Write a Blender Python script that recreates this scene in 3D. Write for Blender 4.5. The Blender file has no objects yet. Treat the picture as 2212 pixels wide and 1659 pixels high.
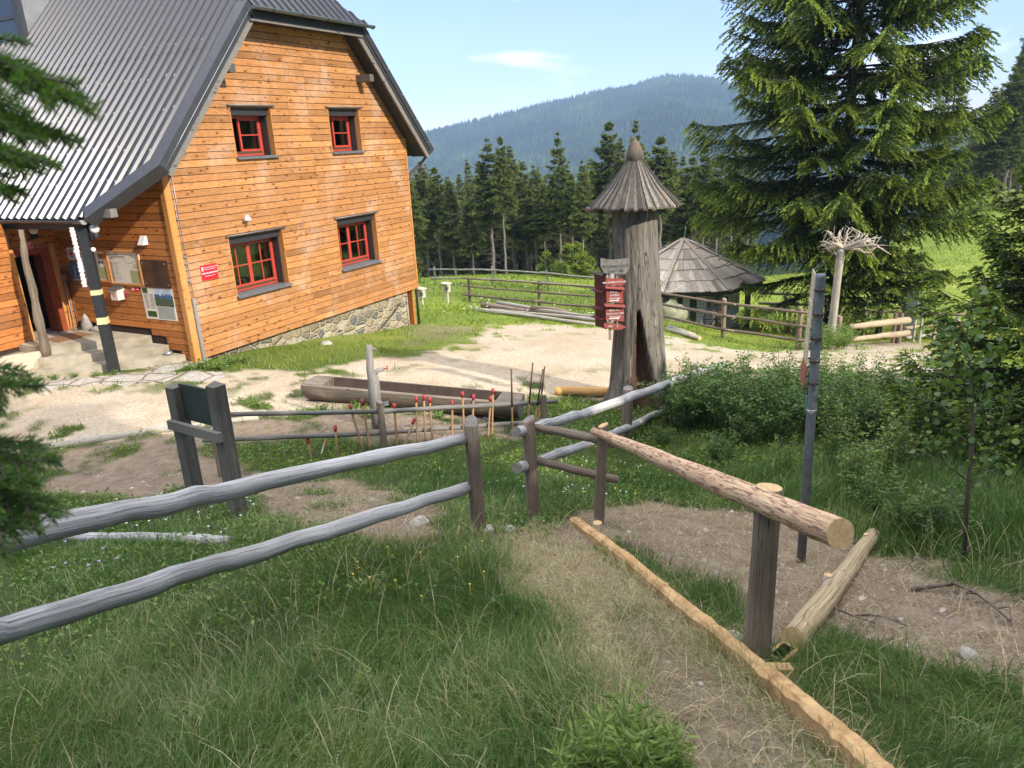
import bpy, math, random
import numpy as np
from mathutils import Vector, Matrix

SC = bpy.context.scene
random.seed(7)
RNG = np.random.default_rng(11)

# ------------------------------------------------------------------ camera
CAM_Z = 4.6
F = 2917.38 / 1.8228                      # focal length in pixels of a 2212 px wide picture
RM = np.array([[0.46404, -0.88455, -0.04721],
               [0.29606, 0.10464, 0.94942],
               [0.83487, 0.45455, -0.31044]])
cam_d = bpy.data.cameras.new("camera")
cam_d.sensor_width = 36.0
cam_d.lens = 2917.38 / 4032 * 36
cam_d.clip_start = 0.05
cam_d.clip_end = 9000
cam_d.dof.use_dof = True
cam_d.dof.focus_distance = 14.0
cam_d.dof.aperture_fstop = 8.0
cam = bpy.data.objects.new("camera", cam_d)
SC.collection.objects.link(cam)
cam.matrix_world = Matrix(((RM[0][0], RM[1][0], -RM[2][0], 0), (RM[0][1], RM[1][1], -RM[2][1], 0),
                           (RM[0][2], RM[1][2], -RM[2][2], CAM_Z), (0, 0, 0, 1)))
SC.camera = cam

# ------------------------------------------------------------------ light
SUN_DIR = np.array([-0.20, -0.88, 0.0]); SUN_DIR /= np.linalg.norm(SUN_DIR)
SUN_EL = math.radians(30)
SUN_VEC = Vector((SUN_DIR[0] * math.cos(SUN_EL), SUN_DIR[1] * math.cos(SUN_EL), math.sin(SUN_EL)))
sun_d = bpy.data.lights.new("sun", 'SUN')
sun_d.energy = 2.7
sun_d.angle = math.radians(0.6)
sun_d.color = (1.0, 0.92, 0.79)
sun = bpy.data.objects.new("sun", sun_d)
SC.collection.objects.link(sun)
sun.rotation_euler = SUN_VEC.to_track_quat('Z', 'Y').to_euler()
sun.location = (0, -20, 40)

W = bpy.data.worlds.new("World"); SC.world = W
W.use_nodes = True
wn = W.node_tree
wn.nodes.clear()
def wN(t, **k):
    n = wn.nodes.new(t)
    for a, b in k.items(): setattr(n, a, b)
    return n
sky = wN('ShaderNodeTexSky', sky_type='NISHITA')
sky.sun_disc = False
sky.sun_elevation = SUN_EL
sky.sun_rotation = math.atan2(SUN_VEC.x, SUN_VEC.y)
sky.air_density = 1.0; sky.dust_density = 0.35; sky.ozone_density = 2.6; sky.altitude = 1300
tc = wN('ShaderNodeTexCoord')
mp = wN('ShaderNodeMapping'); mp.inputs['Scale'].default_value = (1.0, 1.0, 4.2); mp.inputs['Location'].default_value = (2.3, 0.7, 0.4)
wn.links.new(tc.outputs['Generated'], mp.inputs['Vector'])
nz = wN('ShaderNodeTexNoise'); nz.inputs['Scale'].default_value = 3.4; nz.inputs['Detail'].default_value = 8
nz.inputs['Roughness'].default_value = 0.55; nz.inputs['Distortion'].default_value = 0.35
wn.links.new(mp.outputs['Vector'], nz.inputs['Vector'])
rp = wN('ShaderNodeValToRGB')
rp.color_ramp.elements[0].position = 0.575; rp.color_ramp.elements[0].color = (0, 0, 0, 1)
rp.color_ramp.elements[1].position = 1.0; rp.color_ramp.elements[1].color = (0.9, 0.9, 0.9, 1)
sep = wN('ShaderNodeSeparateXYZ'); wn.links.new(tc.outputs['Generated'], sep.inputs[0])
hi = wN('ShaderNodeMapRange'); hi.inputs['From Min'].default_value = 0.52; hi.inputs['From Max'].default_value = 0.85; hi.inputs['To Max'].default_value = 0.42   # bright cloud added high overhead, out of view, for fill light
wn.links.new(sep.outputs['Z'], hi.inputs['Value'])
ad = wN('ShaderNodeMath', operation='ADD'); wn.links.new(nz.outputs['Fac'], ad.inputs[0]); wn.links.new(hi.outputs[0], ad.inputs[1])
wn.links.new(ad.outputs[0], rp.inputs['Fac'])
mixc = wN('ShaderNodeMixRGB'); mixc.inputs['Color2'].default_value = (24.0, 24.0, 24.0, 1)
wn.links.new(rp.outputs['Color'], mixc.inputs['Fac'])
tn = wN('ShaderNodeMixRGB', blend_type='MULTIPLY'); tn.inputs['Fac'].default_value = 1; tn.inputs['Color2'].default_value = (0.96, 0.88, 1.05, 1)
wn.links.new(sky.outputs['Color'], tn.inputs['Color1']); wn.links.new(tn.outputs[0], mixc.inputs['Color1'])
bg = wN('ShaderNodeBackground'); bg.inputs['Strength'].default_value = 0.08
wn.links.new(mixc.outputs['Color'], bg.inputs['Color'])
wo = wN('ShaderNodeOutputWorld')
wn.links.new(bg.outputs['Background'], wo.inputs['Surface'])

SC.view_settings.view_transform = 'Standard'
SC.view_settings.look = 'None'
SC.view_settings.exposure = 1.5
SC.view_settings.gamma = 1.0
SC.cycles.max_bounces = 6
SC.cycles.diffuse_bounces = 4
SC.cycles.glossy_bounces = 3
SC.cycles.transmission_bounces = 4
SC.cycles.transparent_max_bounces = 8
SC.cycles.volume_bounces = 0
SC.cycles.sample_clamp_indirect = 6.0
SC.cycles.use_denoising = True
SC.cycles.use_fast_gi = False
SC.cycles.caustics_reflective = False
SC.cycles.caustics_refractive = False

# ------------------------------------------------------------------ measuring helpers (photo pixel -> place in the world)
def ray(px, py):
    d = np.array([(px - 1106.0) / F, -(py - 829.5) / F, 1.0])
    return RM.T @ d
CAMP = np.array([0, 0, CAM_Z])
def Pz(px, py, z):
    d = ray(px, py); return Vector(CAMP + d * ((z - CAM_Z) / d[2]))
def Px(px, py, x):
    d = ray(px, py); return Vector(CAMP + d * (x / d[0]))
def Py(px, py, y):
    d = ray(px, py); return Vector(CAMP + d * (y / d[1]))
def Pr(px, py, r):
    d = ray(px, py); return Vector(CAMP + d * (r / math.hypot(d[0], d[1])))

# ------------------------------------------------------------------ terrain
_ctrl = [(0, 0, 3.0), (-3, -3, 4.0), (-3, 3, 3.3), (3, -4, 3.0), (-6, -8, 5.0), (-10, 6, 4.0), (1.7, 3.4, 1.72), (4.95, 3.1, 1.36), (5.81, 3.0, 1.08),
         (5.79, 2.3, 1.17), (3.77, .53, 1.69), (5.99, .53, 1.04), (4.8, 6.69, .88), (4.76, 5.97, .99), (5.97, -.7, 1.45), (4.5, -2.2, 2.0),
         (9, -3.2, 1.0), (8.3, .2, 0.62), (8.55, 7.07, .13), (6.83, 8.28, .20), (10.96, 5.37, -.33), (11.08, 3.9, -.30), (12.6, 4.13, -.42), (8.9, 7.6, .12),
         (2.2, 8.2, .75), (5.4, 10.7, .10), (2, 14, .30), (0, 18, .4), (11.3, 14.55, -.02), (20, 14.5, -1.19), (15.5, 14.5, -.52), (10, 15.8, 0), (9, 18, 0), (6, 20, .0),
         (9, 12, 0.0), (13, 12, -.2), (11, 20, 0), (20, 25, -1.4), (10, 30, 0), (24, 16, -1.65), (15, 8, -.48), (17, 10.5, -.72), (22, 10, -1.35), (26, 7, -1.95), (29.8, 18.3, -2.55),
         (29.6, 14.5, -2.53), (22.7, 4.75, -1.53), (27, -.15, -2.39), (20, 1, -1.0), (16, -2, -.2), (30.5, 6.5, -3.15), (32, 9, -3.05), (14, -8, .3), (24, -10, -1.8),
         (40, 22, -3.6), (44, 5, -4.3), (35, -3, -3.0), (40, -14, -2.7), (66, 35, -8.4), (72, 15, -9.0), (75, -3, -4.3), (75, -20, -2.4), (102, -4, -5.0), (110, 60, -18), (118, 10, -17), (115, -30, -1.5), (40, 50, -5), (0, 60, 2), (-30, 30, 9), (-30, -20, 12), (20, -40, 3)]
_K = np.array(_ctrl, float)
def _phi(r): return np.where(r > 1e-9, r * r * np.log(np.maximum(r, 1e-9)), 0.0)
def _cmp(x, y):                                     # compress distance so that far control points do not swing the near ground
    r = np.hypot(x, y); s = np.where(r > 1e-6, np.log1p(r / 6.0) * 6.0 / np.maximum(r, 1e-6), 1.0)
    return x * s, y * s
_kx, _ky = _cmp(_K[:, 0], _K[:, 1])
_n = len(_K)
_A = np.zeros((_n + 3, _n + 3))
_A[:_n, :_n] = _phi(np.hypot(_kx[:, None] - _kx[None], _ky[:, None] - _ky[None])) + np.eye(_n) * 0.02
_A[:_n, _n] = 1; _A[:_n, _n + 1] = _kx; _A[:_n, _n + 2] = _ky
_A[_n:, :_n] = _A[:_n, _n:].T
_w = np.linalg.solve(_A, np.concatenate([_K[:, 2], [0, 0, 0]]))
def _hash(ix, iy, s=0):
    h = (ix * 374761393 + iy * 668265263 + s * 1442695041) & 0xffffffff
    h = ((h ^ (h >> 13)) * 1274126177) & 0xffffffff
    return ((h ^ (h >> 16)) & 0xffff) / 65535.0
def vnoise(x, y, s=0):
    x = np.asarray(x, float); y = np.asarray(y, float)
    ix = np.floor(x).astype(np.int64); iy = np.floor(y).astype(np.int64)
    fx = x - ix; fy = y - iy; fx = fx * fx * (3 - 2 * fx); fy = fy * fy * (3 - 2 * fy)
    a = _hash(ix, iy, s); b = _hash(ix + 1, iy, s); c = _hash(ix, iy + 1, s); d = _hash(ix + 1, iy + 1, s)
    return (a * (1 - fx) + b * fx) * (1 - fy) + (c * (1 - fx) + d * fx) * fy
def fbm(x, y, s=0, o=4):
    t = 0; a = 0.5; n = 0
    for k in range(o):
        t = t + a * vnoise(x * 2 ** k + 13.1 * k, y * 2 ** k - 7.7 * k, s + k); n += a; a *= 0.5
    return t / n
def H0(x, y):
    x = np.asarray(x, float); y = np.asarray(y, float)
    sh = x.shape; xf = x.ravel(); yf = y.ravel()
    cx, cy = _cmp(xf, yf); out = np.empty_like(xf)
    for i in range(0, len(xf), 20000):
        a, b = cx[i:i + 20000], cy[i:i + 20000]
        out[i:i + 20000] = _phi(np.hypot(a[:, None] - _kx[None], b[:, None] - _ky[None])) @ _w[:_n] + _w[_n] + _w[_n + 1] * a + _w[_n + 2] * b
    return out.reshape(sh)
def G(px, py, lift=0.0):                            # where the line of sight through a photo pixel meets the ground
    d = ray(px, py); d = d / math.hypot(d[0], d[1])
    r = np.linspace(1.0, 110, 5000)
    z = CAM_Z + d[2] * r - H0(d[0] * r, d[1] * r) - lift
    k = int(np.argmax(z < 0)) if (z < 0).any() else len(r) - 1
    return Vector((d[0] * r[k], d[1] * r[k], float(H0(d[0] * r[k], d[1] * r[k]))))
def gz(x, y): return float(ground_h(np.array([x]), np.array([y]))[0])

# surface zones, as outlines on the ground
def outline(pts):
    return np.array([[G(a, b).x, G(a, b).y] for a, b in pts])
def inside(x, y, P):
    c = np.zeros(x.shape, bool); n = len(P)
    for i in range(n):
        x1, y1 = P[i]; x2, y2 = P[(i + 1) % n]
        if y1 == y2: continue
        c ^= ((y1 > y) != (y2 > y)) & (x < (x2 - x1) * (y - y1) / (y2 - y1) + x1)
    return c
def edge_dist(x, y, P):
    d = np.full(x.shape, 1e9); n = len(P)
    for i in range(n):
        a = P[i]; b = P[(i + 1) % n]; ab = b - a; L = max(ab @ ab, 1e-9)
        t = np.clip(((x - a[0]) * ab[0] + (y - a[1]) * ab[1]) / L, 0, 1)
        d = np.minimum(d, np.hypot(x - a[0] - t * ab[0], y - a[1] - t * ab[1]))
    return d
def soft(x, y, P, w, ns, amp, seed):
    d = edge_dist(x, y, P); d = np.where(inside(x, y, P), d, -d)
    d = d + (fbm(x * ns, y * ns, seed) - 0.5) * 2 * amp
    return np.clip(d / w + 0.5, 0, 1)
Z_GRAVEL = outline([(-120, 990), (0, 976), (85, 971), (180, 948), (330, 930), (470, 912), (640, 886), (800, 884), (1110, 905), (1160, 858), (1320, 848), (1440, 812), (1560, 812), (1700, 835),
                    (1900, 850), (2020, 830), (2012, 742), (1880, 738), (1700, 762), (1560, 752), (1450, 728), (1300, 712), (1150, 700), (1060, 700), (1030, 735), (900, 762),
                    (700, 792), (560, 806), (430, 806), (390, 790), (250, 812), (120, 810), (60, 825), (-120, 850)])
Z_DIRTA = outline([(60, 990), (330, 940), (480, 915), (640, 890), (820, 897), (1110, 920), (1100, 945), (900, 955), (640, 950), (450, 960), (430, 985), (560, 1015), (700, 1032), (850, 1055), (960, 1100),
                   (965, 1150), (860, 1165), (700, 1150), (600, 1128), (530, 1095), (480, 1068), (300, 1075), (200, 1072), (95, 1045)])
Z_DIRTB = outline([(1180, 1165), (1270, 1100), (1400, 1082), (1560, 1095), (1700, 1125), (1850, 1165), (1960, 1215), (2080, 1262), (2212, 1290), (2400, 1320), (2400, 1500), (2212, 1475), (2080, 1452), (1900, 1385), (1800, 1350), (1700, 1400), (1640, 1395), (1540, 1270),
                   (1400, 1190), (1300, 1175)])
Z_STRAW = outline([(1060, 1152), (1240, 1128), (1330, 1200), (1480, 1310), (1640, 1450), (1750, 1560), (1900, 1670), (1950, 1750), (1430, 1750), (1380, 1650), (1290, 1500), (1210, 1380), (1110, 1240)])
Z_YARD = outline([(1480, 1720), (1445, 1620), (1385, 1480), (1320, 1370), (1380, 1320), (1500, 1400), (1640, 1530), (1800, 1650), (1900, 1750)])
Z_SOIL2 = outline([(900, 700), (1030, 708), (1000, 735), (890, 745)])
def ground_h(x, y):
    x = np.asarray(x, float); y = np.asarray(y, float)
    r = np.hypot(x, y)
    h = H0(x, y)
    g = inside(x, y, Z_GRAVEL)
    amp = np.where(g, 0.015, 0.06) * np.clip((r - 0.5) / 3, 0, 1)
    return h + (fbm(x * 0.9, y * 0.9, 3) - 0.5) * amp * 2 + (fbm(x * 5, y * 5, 5, 2) - 0.5) * np.where(g, 0.004, 0.022)
def zones(x, y):
    gr = soft(x, y, Z_GRAVEL, 0.30, 1.5, 0.70, 21); gr = gr * (1 - np.clip((fbm(x * 1.9, y * 1.9, 44, 4) - .60) * 14, 0, 1) * np.clip(1.6 - edge_dist(x, y, Z_GRAVEL) / 1.3, 0, 1))
    dA = soft(x, y, Z_DIRTA, 0.30, 2.0, 0.35, 22)
    dB = soft(x, y, Z_DIRTB, 0.20, 2.4, 0.22, 23)
    st = soft(x, y, Z_STRAW, 0.35, 2.2, 0.30, 24)
    ya = soft(x, y, Z_YARD, 0.25, 3.0, 0.15, 26)
    s2 = soft(x, y, Z_SOIL2, 0.8, 0.8, 0.8, 25)
    dA = np.clip(dA - np.clip((fbm(x * 1.7, y * 1.7, 41) - 0.58) * 9, 0, 1) * 0.9, 0, 1)
    dirt = np.maximum(np.maximum(dA, dB), np.maximum(ya * 0.85, s2 * 0.6)) * (1 - gr)
    return gr, dirt, st * (1 - dirt)
# ------------------------------------------------------------------ object helpers
def setp(o, label=None, cat=None, group=None, kind=None, category=None):
    cat = cat or category
    for k, v in (('label', label), ('category', cat), ('group', group), ('kind', kind)):
        if v: o[k] = v
    return o
def thing(name, label, cat, loc=(0, 0, 0), rz=0.0, group=None):
    o = bpy.data.objects.new(name, None); SC.collection.objects.link(o)
    o.location = loc; o.rotation_euler = (0, 0, rz); o.empty_display_size = 0.2
    return setp(o, label, cat, group)
def world_m(o):
    b = Matrix.LocRotScale(o.location, o.rotation_euler, o.scale)
    return b if o.parent is None else world_m(o.parent) @ o.matrix_parent_inverse @ b
def adopt(o, parent):
    if parent is not None:
        o.parent = parent
        o.matrix_parent_inverse = world_m(parent).inverted()
    return o
def copy_tree(root, loc=None, rz=None, sc=None):
    c = root.copy(); SC.collection.objects.link(c)
    if loc is not None: c.location = loc
    if rz is not None: c.rotation_euler = (0, 0, rz)
    if sc is not None: c.scale = sc
    def rec(a, b):
        for ch in list(a.children):
            d = ch.copy(); SC.collection.objects.link(d); d.parent = b
            d.matrix_parent_inverse = ch.matrix_parent_inverse.copy()
            rec(ch, d)
    rec(root, c)
    return c

def np_mesh(name, verts, faces_flat, counts, mats, mat_idx=None, tint=None, uv=None, smooth=False):
    me = bpy.data.meshes.new(name)
    verts = np.asarray(verts, np.float32); faces_flat = np.asarray(faces_flat, np.int32); counts = np.asarray(counts, np.int32)
    me.vertices.add(len(verts)); me.vertices.foreach_set('co', verts.ravel())
    me.loops.add(len(faces_flat)); me.loops.foreach_set('vertex_index', faces_flat)
    me.polygons.add(len(counts))
    st = np.zeros(len(counts), np.int32); st[1:] = np.cumsum(counts)[:-1]
    me.polygons.foreach_set('loop_start', st); me.polygons.foreach_set('loop_total', counts)
    if mat_idx is not None: me.polygons.foreach_set('material_index', np.asarray(mat_idx, np.int32))
    me.polygons.foreach_set('use_smooth', np.full(len(counts), bool(smooth)) if isinstance(smooth, bool) else np.asarray(smooth, bool))
    if tint is not None:
        a = me.attributes.new('tint', 'FLOAT', 'FACE'); a.data.foreach_set('value', np.asarray(tint, np.float32))
    if uv is not None:
        l = me.uv_layers.new(name='UVMap'); l.data.foreach_set('uv', np.asarray(uv, np.float32).ravel())
    me.update(calc_edges=True)
    for m in mats: me.materials.append(m)
    return me

class MB:
    def __init__(s): s.v = []; s.f = []; s.t = []; s.m = []; s.uv = []; s.sm = []
    def face(s, idx, tint=0.5, mi=0, uv=None, sm=False):
        s.f.append(idx); s.t.append(tint); s.m.append(mi); s.uv.append(uv or [(0, 0)] * len(idx)); s.sm.append(sm)
    def poly(s, pts, tint=0.5, mi=0):
        n = len(s.v); s.v += [tuple(p) for p in pts]; s.face(list(range(n, n + len(pts))), tint, mi)
    def hexa(s, P, tint=0.5, mi=0):                 # 8 corners: bottom ring 0-3 then top ring 4-7
        n = len(s.v); s.v += [tuple(p) for p in P]
        for q in ((3, 2, 1, 0), (4, 5, 6, 7), (0, 1, 5, 4), (1, 2, 6, 5), (2, 3, 7, 6), (3, 0, 4, 7)):
            s.face([n + i for i in q], tint, mi)
    def box(s, x0, x1, y0, y1, z0, z1, tint=0.5, mi=0):
        s.hexa([(x0, y0, z0), (x1, y0, z0), (x1, y1, z0), (x0, y1, z0), (x0, y0, z1), (x1, y0, z1), (x1, y1, z1), (x0, y1, z1)], tint, mi)
    def obox(s, c, ax, ay, az, tint=0.5, mi=0):     # centre and three half-axis vectors
        c = Vector(c); ax = Vector(ax); ay = Vector(ay); az = Vector(az)
        s.hexa([c + i * ax + j * ay - az for i, j in ((-1, -1), (1, -1), (1, 1), (-1, 1))] + [c + i * ax + j * ay + az for i, j in ((-1, -1), (1, -1), (1, 1), (-1, 1))], tint, mi)
    def beam(s, a, b, w, h, up=(0, 0, 1), tint=0.5, mi=0):
        a = Vector(a); b = Vector(b); d = (b - a); L = d.length; d.normalize(); r = d.cross(Vector(up)).normalized(); u = r.cross(d)
        s.obox((a + b) / 2, d * L / 2, r * w / 2, u * h / 2, tint, mi)
    def prism(s, pts, vec, tint=0.5, mi=0, mi_cap=None):
        n = len(s.v); k = len(pts); vec = Vector(vec)
        s.v += [tuple(p) for p in pts] + [tuple(Vector(p) + vec) for p in pts]
        s.face(list(range(n, n + k))[::-1], tint, mi if mi_cap is None else mi_cap); s.face(list(range(n + k, n + 2 * k)), tint, mi if mi_cap is None else mi_cap)
        for i in range(k): s.face([n + i, n + (i + 1) % k, n + k + (i + 1) % k, n + k + i], tint, mi)
    def tube(s, pts, rad, n=10, rough=0.0, seed=0, mi=0, mi_cap=None, caps=True, tint=0.5, sm=True, sq=1.0):
        pts = [Vector(p) for p in pts]; m = len(pts)
        if not hasattr(rad, '__len__'): rad = [rad] * m
        rnd = random.Random(seed); base = len(s.v); ref = None; L = 0
        ph = [rnd.uniform(0, 6.28) for _ in range(4)]
        vs = []
        for i, p in enumerate(pts):
            d = (pts[min(i + 1, m - 1)] - pts[max(i - 1, 0)]).normalized()
            if ref is None:
                ref = Vector((0, 0, 1)) if abs(d.z) < 0.9 else Vector((1, 0, 0))
            a = d.cross(ref).normalized(); b = d.cross(a).normalized(); ref = -b if False else ref
            if i: L += (p - pts[i - 1]).length
            vs.append(L)
            for j in range(n):
                t = 2 * math.pi * j / n
                k = 1 + rough * (math.sin(2 * t + ph[0] + i * .5) * .5 + math.sin(3 * t + ph[1] - i * .3) * .4 + rnd.uniform(-.5, .5) * .5)
                s.v.append(tuple(p + (a * math.cos(t) + b * math.sin(t) * sq) * rad[i] * k))
        for i in range(m - 1):
            for j in range(n):
                q = [base + i * n + j, base + i * n + (j + 1) % n, base + (i + 1) * n + (j + 1) % n, base + (i + 1) * n + j]
                s.face(q[::-1], tint, mi, [(( j + 1) / n, 0)] and [(j / n, vs[i + 1]), ((j + 1) / n, vs[i + 1]), ((j + 1) / n, vs[i]), (j / n, vs[i])], sm)
        if caps:
            mc = mi if mi_cap is None else mi_cap
            s.face([base + j for j in range(n)], tint, mc); s.face([base + (m - 1) * n + j for j in range(n)][::-1], tint, mc)
    def lathe(s, prof, c=(0, 0, 0), n=24, mi=0, tint=0.5, sm=True):   # prof: (radius, z)
        base = len(s.v)
        for r, z in prof:
            for j in range(n):
                t = 2 * math.pi * j / n; s.v.append((c[0] + r * math.cos(t), c[1] + r * math.sin(t), c[2] + z))
        for i in range(len(prof) - 1):
            for j in range(n):
                s.face([base + i * n + j, base + i * n + (j + 1) % n, base + (i + 1) * n + (j + 1) % n, base + (i + 1) * n + j], tint, mi, None, sm)
    def build(s, name, mats, parent=None, **props):
        if not isinstance(mats, (list, tuple)): mats = [mats]
        flat = [i for f in s.f for i in f]; cnt = [len(f) for f in s.f]
        uv = [c for u in s.uv for c in u]
        me = np_mesh(name, np.array(s.v) if s.v else np.zeros((0, 3)), flat, cnt, mats, s.m, s.t, uv, np.array(s.sm, bool))
        o = bpy.data.objects.new(name, me); SC.collection.objects.link(o)
        adopt(o, parent)
        return setp(o, **props)
def link(name, me, parent=None, **props):
    o = bpy.data.objects.new(name, me); SC.collection.objects.link(o); adopt(o, parent); return setp(o, **props)
def text(name, s, size, mat, org, right, up, parent, ext=0.002, align='LEFT', bold=0.0, spacing=1.0):
    cu = bpy.data.curves.new(name, 'FONT'); cu.body = s; cu.size = size; cu.extrude = ext; cu.align_x = align; cu.offset = bold; cu.space_character = spacing
    cu.materials.append(mat)
    o = bpy.data.objects.new(name, cu); SC.collection.objects.link(o)
    r = Vector(right).normalized(); u = Vector(up).normalized(); n = r.cross(u)
    M = Matrix(((r.x, u.x, n.x, org[0]), (r.y, u.y, n.y, org[1]), (r.z, u.z, n.z, org[2]), (0, 0, 0, 1)))
    me = bpy.data.meshes.new_from_object(o.evaluated_get(bpy.context.evaluated_depsgraph_get())); me.name = name
    bpy.data.objects.remove(o); bpy.data.curves.remove(cu)
    me.transform(M); o = bpy.data.objects.new(name, me); SC.collection.objects.link(o)
    return adopt(o, parent)

# ------------------------------------------------------------------ materials
class NT:
    def __init__(s, name):
        s.m = bpy.data.materials.new(name); s.m.use_nodes = True; s.t = s.m.node_tree; s.t.nodes.clear()
        s.out = s.n('ShaderNodeOutputMaterial')
    def n(s, t, ins=None, **k):
        x = s.t.nodes.new(t)
        for a, b in k.items(): setattr(x, a, b)
        for a, b in (ins or {}).items():
            if isinstance(b, bpy.types.NodeSocket): s.t.links.new(b, x.inputs[a])
            else: x.inputs[a].default_value = b
        return x
    def co(s, kind='Object', scale=(1, 1, 1), rot=(0, 0, 0)):
        c = s.n('ShaderNodeTexCoord'); return s.n('ShaderNodeMapping', {'Vector': c.outputs[kind], 'Scale': scale, 'Rotation': rot}).outputs[0]
    def noise(s, vec, scale, detail=4, rough=.55, dist=0.0):
        return s.n('ShaderNodeTexNoise', {'Vector': vec, 'Scale': scale, 'Detail': detail, 'Roughness': rough, 'Distortion': dist}).outputs['Fac']
    def vor(s, vec, scale, feature='F1', out='Distance', rand=1.0):
        return s.n('ShaderNodeTexVoronoi', {'Vector': vec, 'Scale': scale, 'Randomness': rand}, feature=feature).outputs[out]
    def ramp(s, fac, stops):
        r = s.n('ShaderNodeValToRGB', {'Fac': fac}); e = r.color_ramp.elements
        while len(e) < len(stops): e.new(0.5)
        for i, (p, c) in enumerate(stops):
            e[i].position = p; e[i].color = (*c, 1) if hasattr(c, '__len__') else (c, c, c, 1)
        return r.outputs['Color']
    def mix(s, f, a, b, mode='MIX'):
        def c(v): return (*v, 1) if isinstance(v, (tuple, list)) and len(v) == 3 else v
        return s.n('ShaderNodeMixRGB', {'Fac': f, 'Color1': c(a), 'Color2': c(b)}, blend_type=mode).outputs[0]
    def math(s, op, a, b=0.0, clamp=False):
        return s.n('ShaderNodeMath', {0: a, 1: b}, operation=op, use_clamp=clamp).outputs[0]
    def attr(s, name, out='Fac'): return s.n('ShaderNodeAttribute', attribute_name=name).outputs[out]
    def bump(s, h, strength=.5, dist=.02): return s.n('ShaderNodeBump', {'Height': h, 'Strength': strength, 'Distance': dist}).outputs[0]
    def bsdf(s, col, rough=.8, bump=None, metal=0.0, spec=.5, trans=None, tcol=None):
        def c(v): return (*v, 1) if isinstance(v, (tuple, list)) and len(v) == 3 else v
        i = {'Base Color': c(col), 'Roughness': rough, 'Metallic': metal, 'Specular IOR Level': spec}
        if bump is not None: i['Normal'] = bump
        b = s.n('ShaderNodeBsdfPrincipled', i).outputs[0]
        if trans:
            t = s.n('ShaderNodeBsdfTranslucent', {'Color': c(tcol if tcol is not None else col)}).outputs[0]
            b = s.n('ShaderNodeMixShader', {0: trans, 1: b, 2: t}).outputs[0]
        s.t.links.new(b, s.out.inputs['Surface']); return s.m

def m_simple(name, col, rough=.6, metal=0.0, var=.12, scale=8, bump=.0, spec=.5):
    t = NT(name); c = t.co(); n = t.noise(c, scale, 6, .6)
    lo = tuple(max(0, v * (1 - var)) for v in col); hi = tuple(min(1, v * (1 + var)) for v in col)
    colr = t.ramp(n, [(.3, lo), (.7, hi)])
    return t.bsdf(colr, rough, t.bump(n, bump, .01) if bump else None, metal, spec)

def m_boards(name, base, dark, light, weather=.5, rot=(0, 0, 0)):
    # spruce boards: long grain, knots, a different tone per board, bleached and bluish patches
    t = NT(name)
    tint = t.attr('tint')
    off = t.n('ShaderNodeCombineXYZ', {0: t.math('MULTIPLY', tint, 37.0), 1: t.math('MULTIPLY', tint, 11.0), 2: t.math('MULTIPLY', tint, 53.0)}).outputs[0]
    c0 = t.n('ShaderNodeVectorMath', {0: t.co('Object'), 1: off}, operation='ADD').outputs[0]
    cs = t.n('ShaderNodeMapping', {'Vector': c0, 'Scale': (1.1, 1.1, 15.0)}).outputs[0]
    warp = t.n('ShaderNodeTexNoise', {'Vector': cs, 'Scale': 1.6, 'Detail': 3, 'Distortion': 1.2}).outputs['Fac']
    grain = t.n('ShaderNodeTexNoise', {'Vector': t.n('ShaderNodeMapping', {'Vector': c0, 'Scale': (2.4, 2.4, 55.0)}).outputs[0], 'Scale': 1.7, 'Detail': 5, 'Distortion': .8}).outputs['Fac']
    rings = t.math('FRACT', t.math('MULTIPLY', warp, 7.0))
    g = t.math('ADD', t.math('MULTIPLY', rings, .45), t.math('MULTIPLY', grain, .6))
    col = t.ramp(g, [(.1, dark), (.5, base), (.95, light)])
    tone = t.ramp(tint, [(0, .62), (.35, .9), (.7, 1.05), (1, 1.25)])
    col = t.mix(1.0, col, tone, 'MULTIPLY')
    kc = t.n('ShaderNodeMapping', {'Vector': c0, 'Scale': (2.9, 2.9, 5.2)}).outputs[0]
    kd = t.vor(kc, 1.35)
    knot = t.ramp(kd, [(.07, 1.0), (.17, 0.0)])
    halo = t.ramp(kd, [(.08, .75), (.34, 0.0)])
    col = t.mix(halo, col, dark)
    col = t.mix(knot, col, tuple(v * .35 for v in dark))
    w1 = t.noise(t.n('ShaderNodeMapping', {'Vector': t.co('Object'), 'Scale': (1, 1, .8)}).outputs[0], .9, 8, .72)
    wf = t.ramp(w1, [(.50, 0.0), (.74, weather * .75)])
    col = t.mix(wf, col, (.62, .50, .40))
    w2 = t.noise(t.n('ShaderNodeMapping', {'Vector': c0, 'Scale': (1.5, 1.5, 5)}).outputs[0], 2.3, 5, .6)
    wf2 = t.ramp(w2, [(.60, 0.0), (.78, weather * .9)])
    col = t.mix(wf2, col, (.22, .21, .23))
    return t.bsdf(col, .62, t.bump(g, .25, .004), spec=.3)

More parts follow.
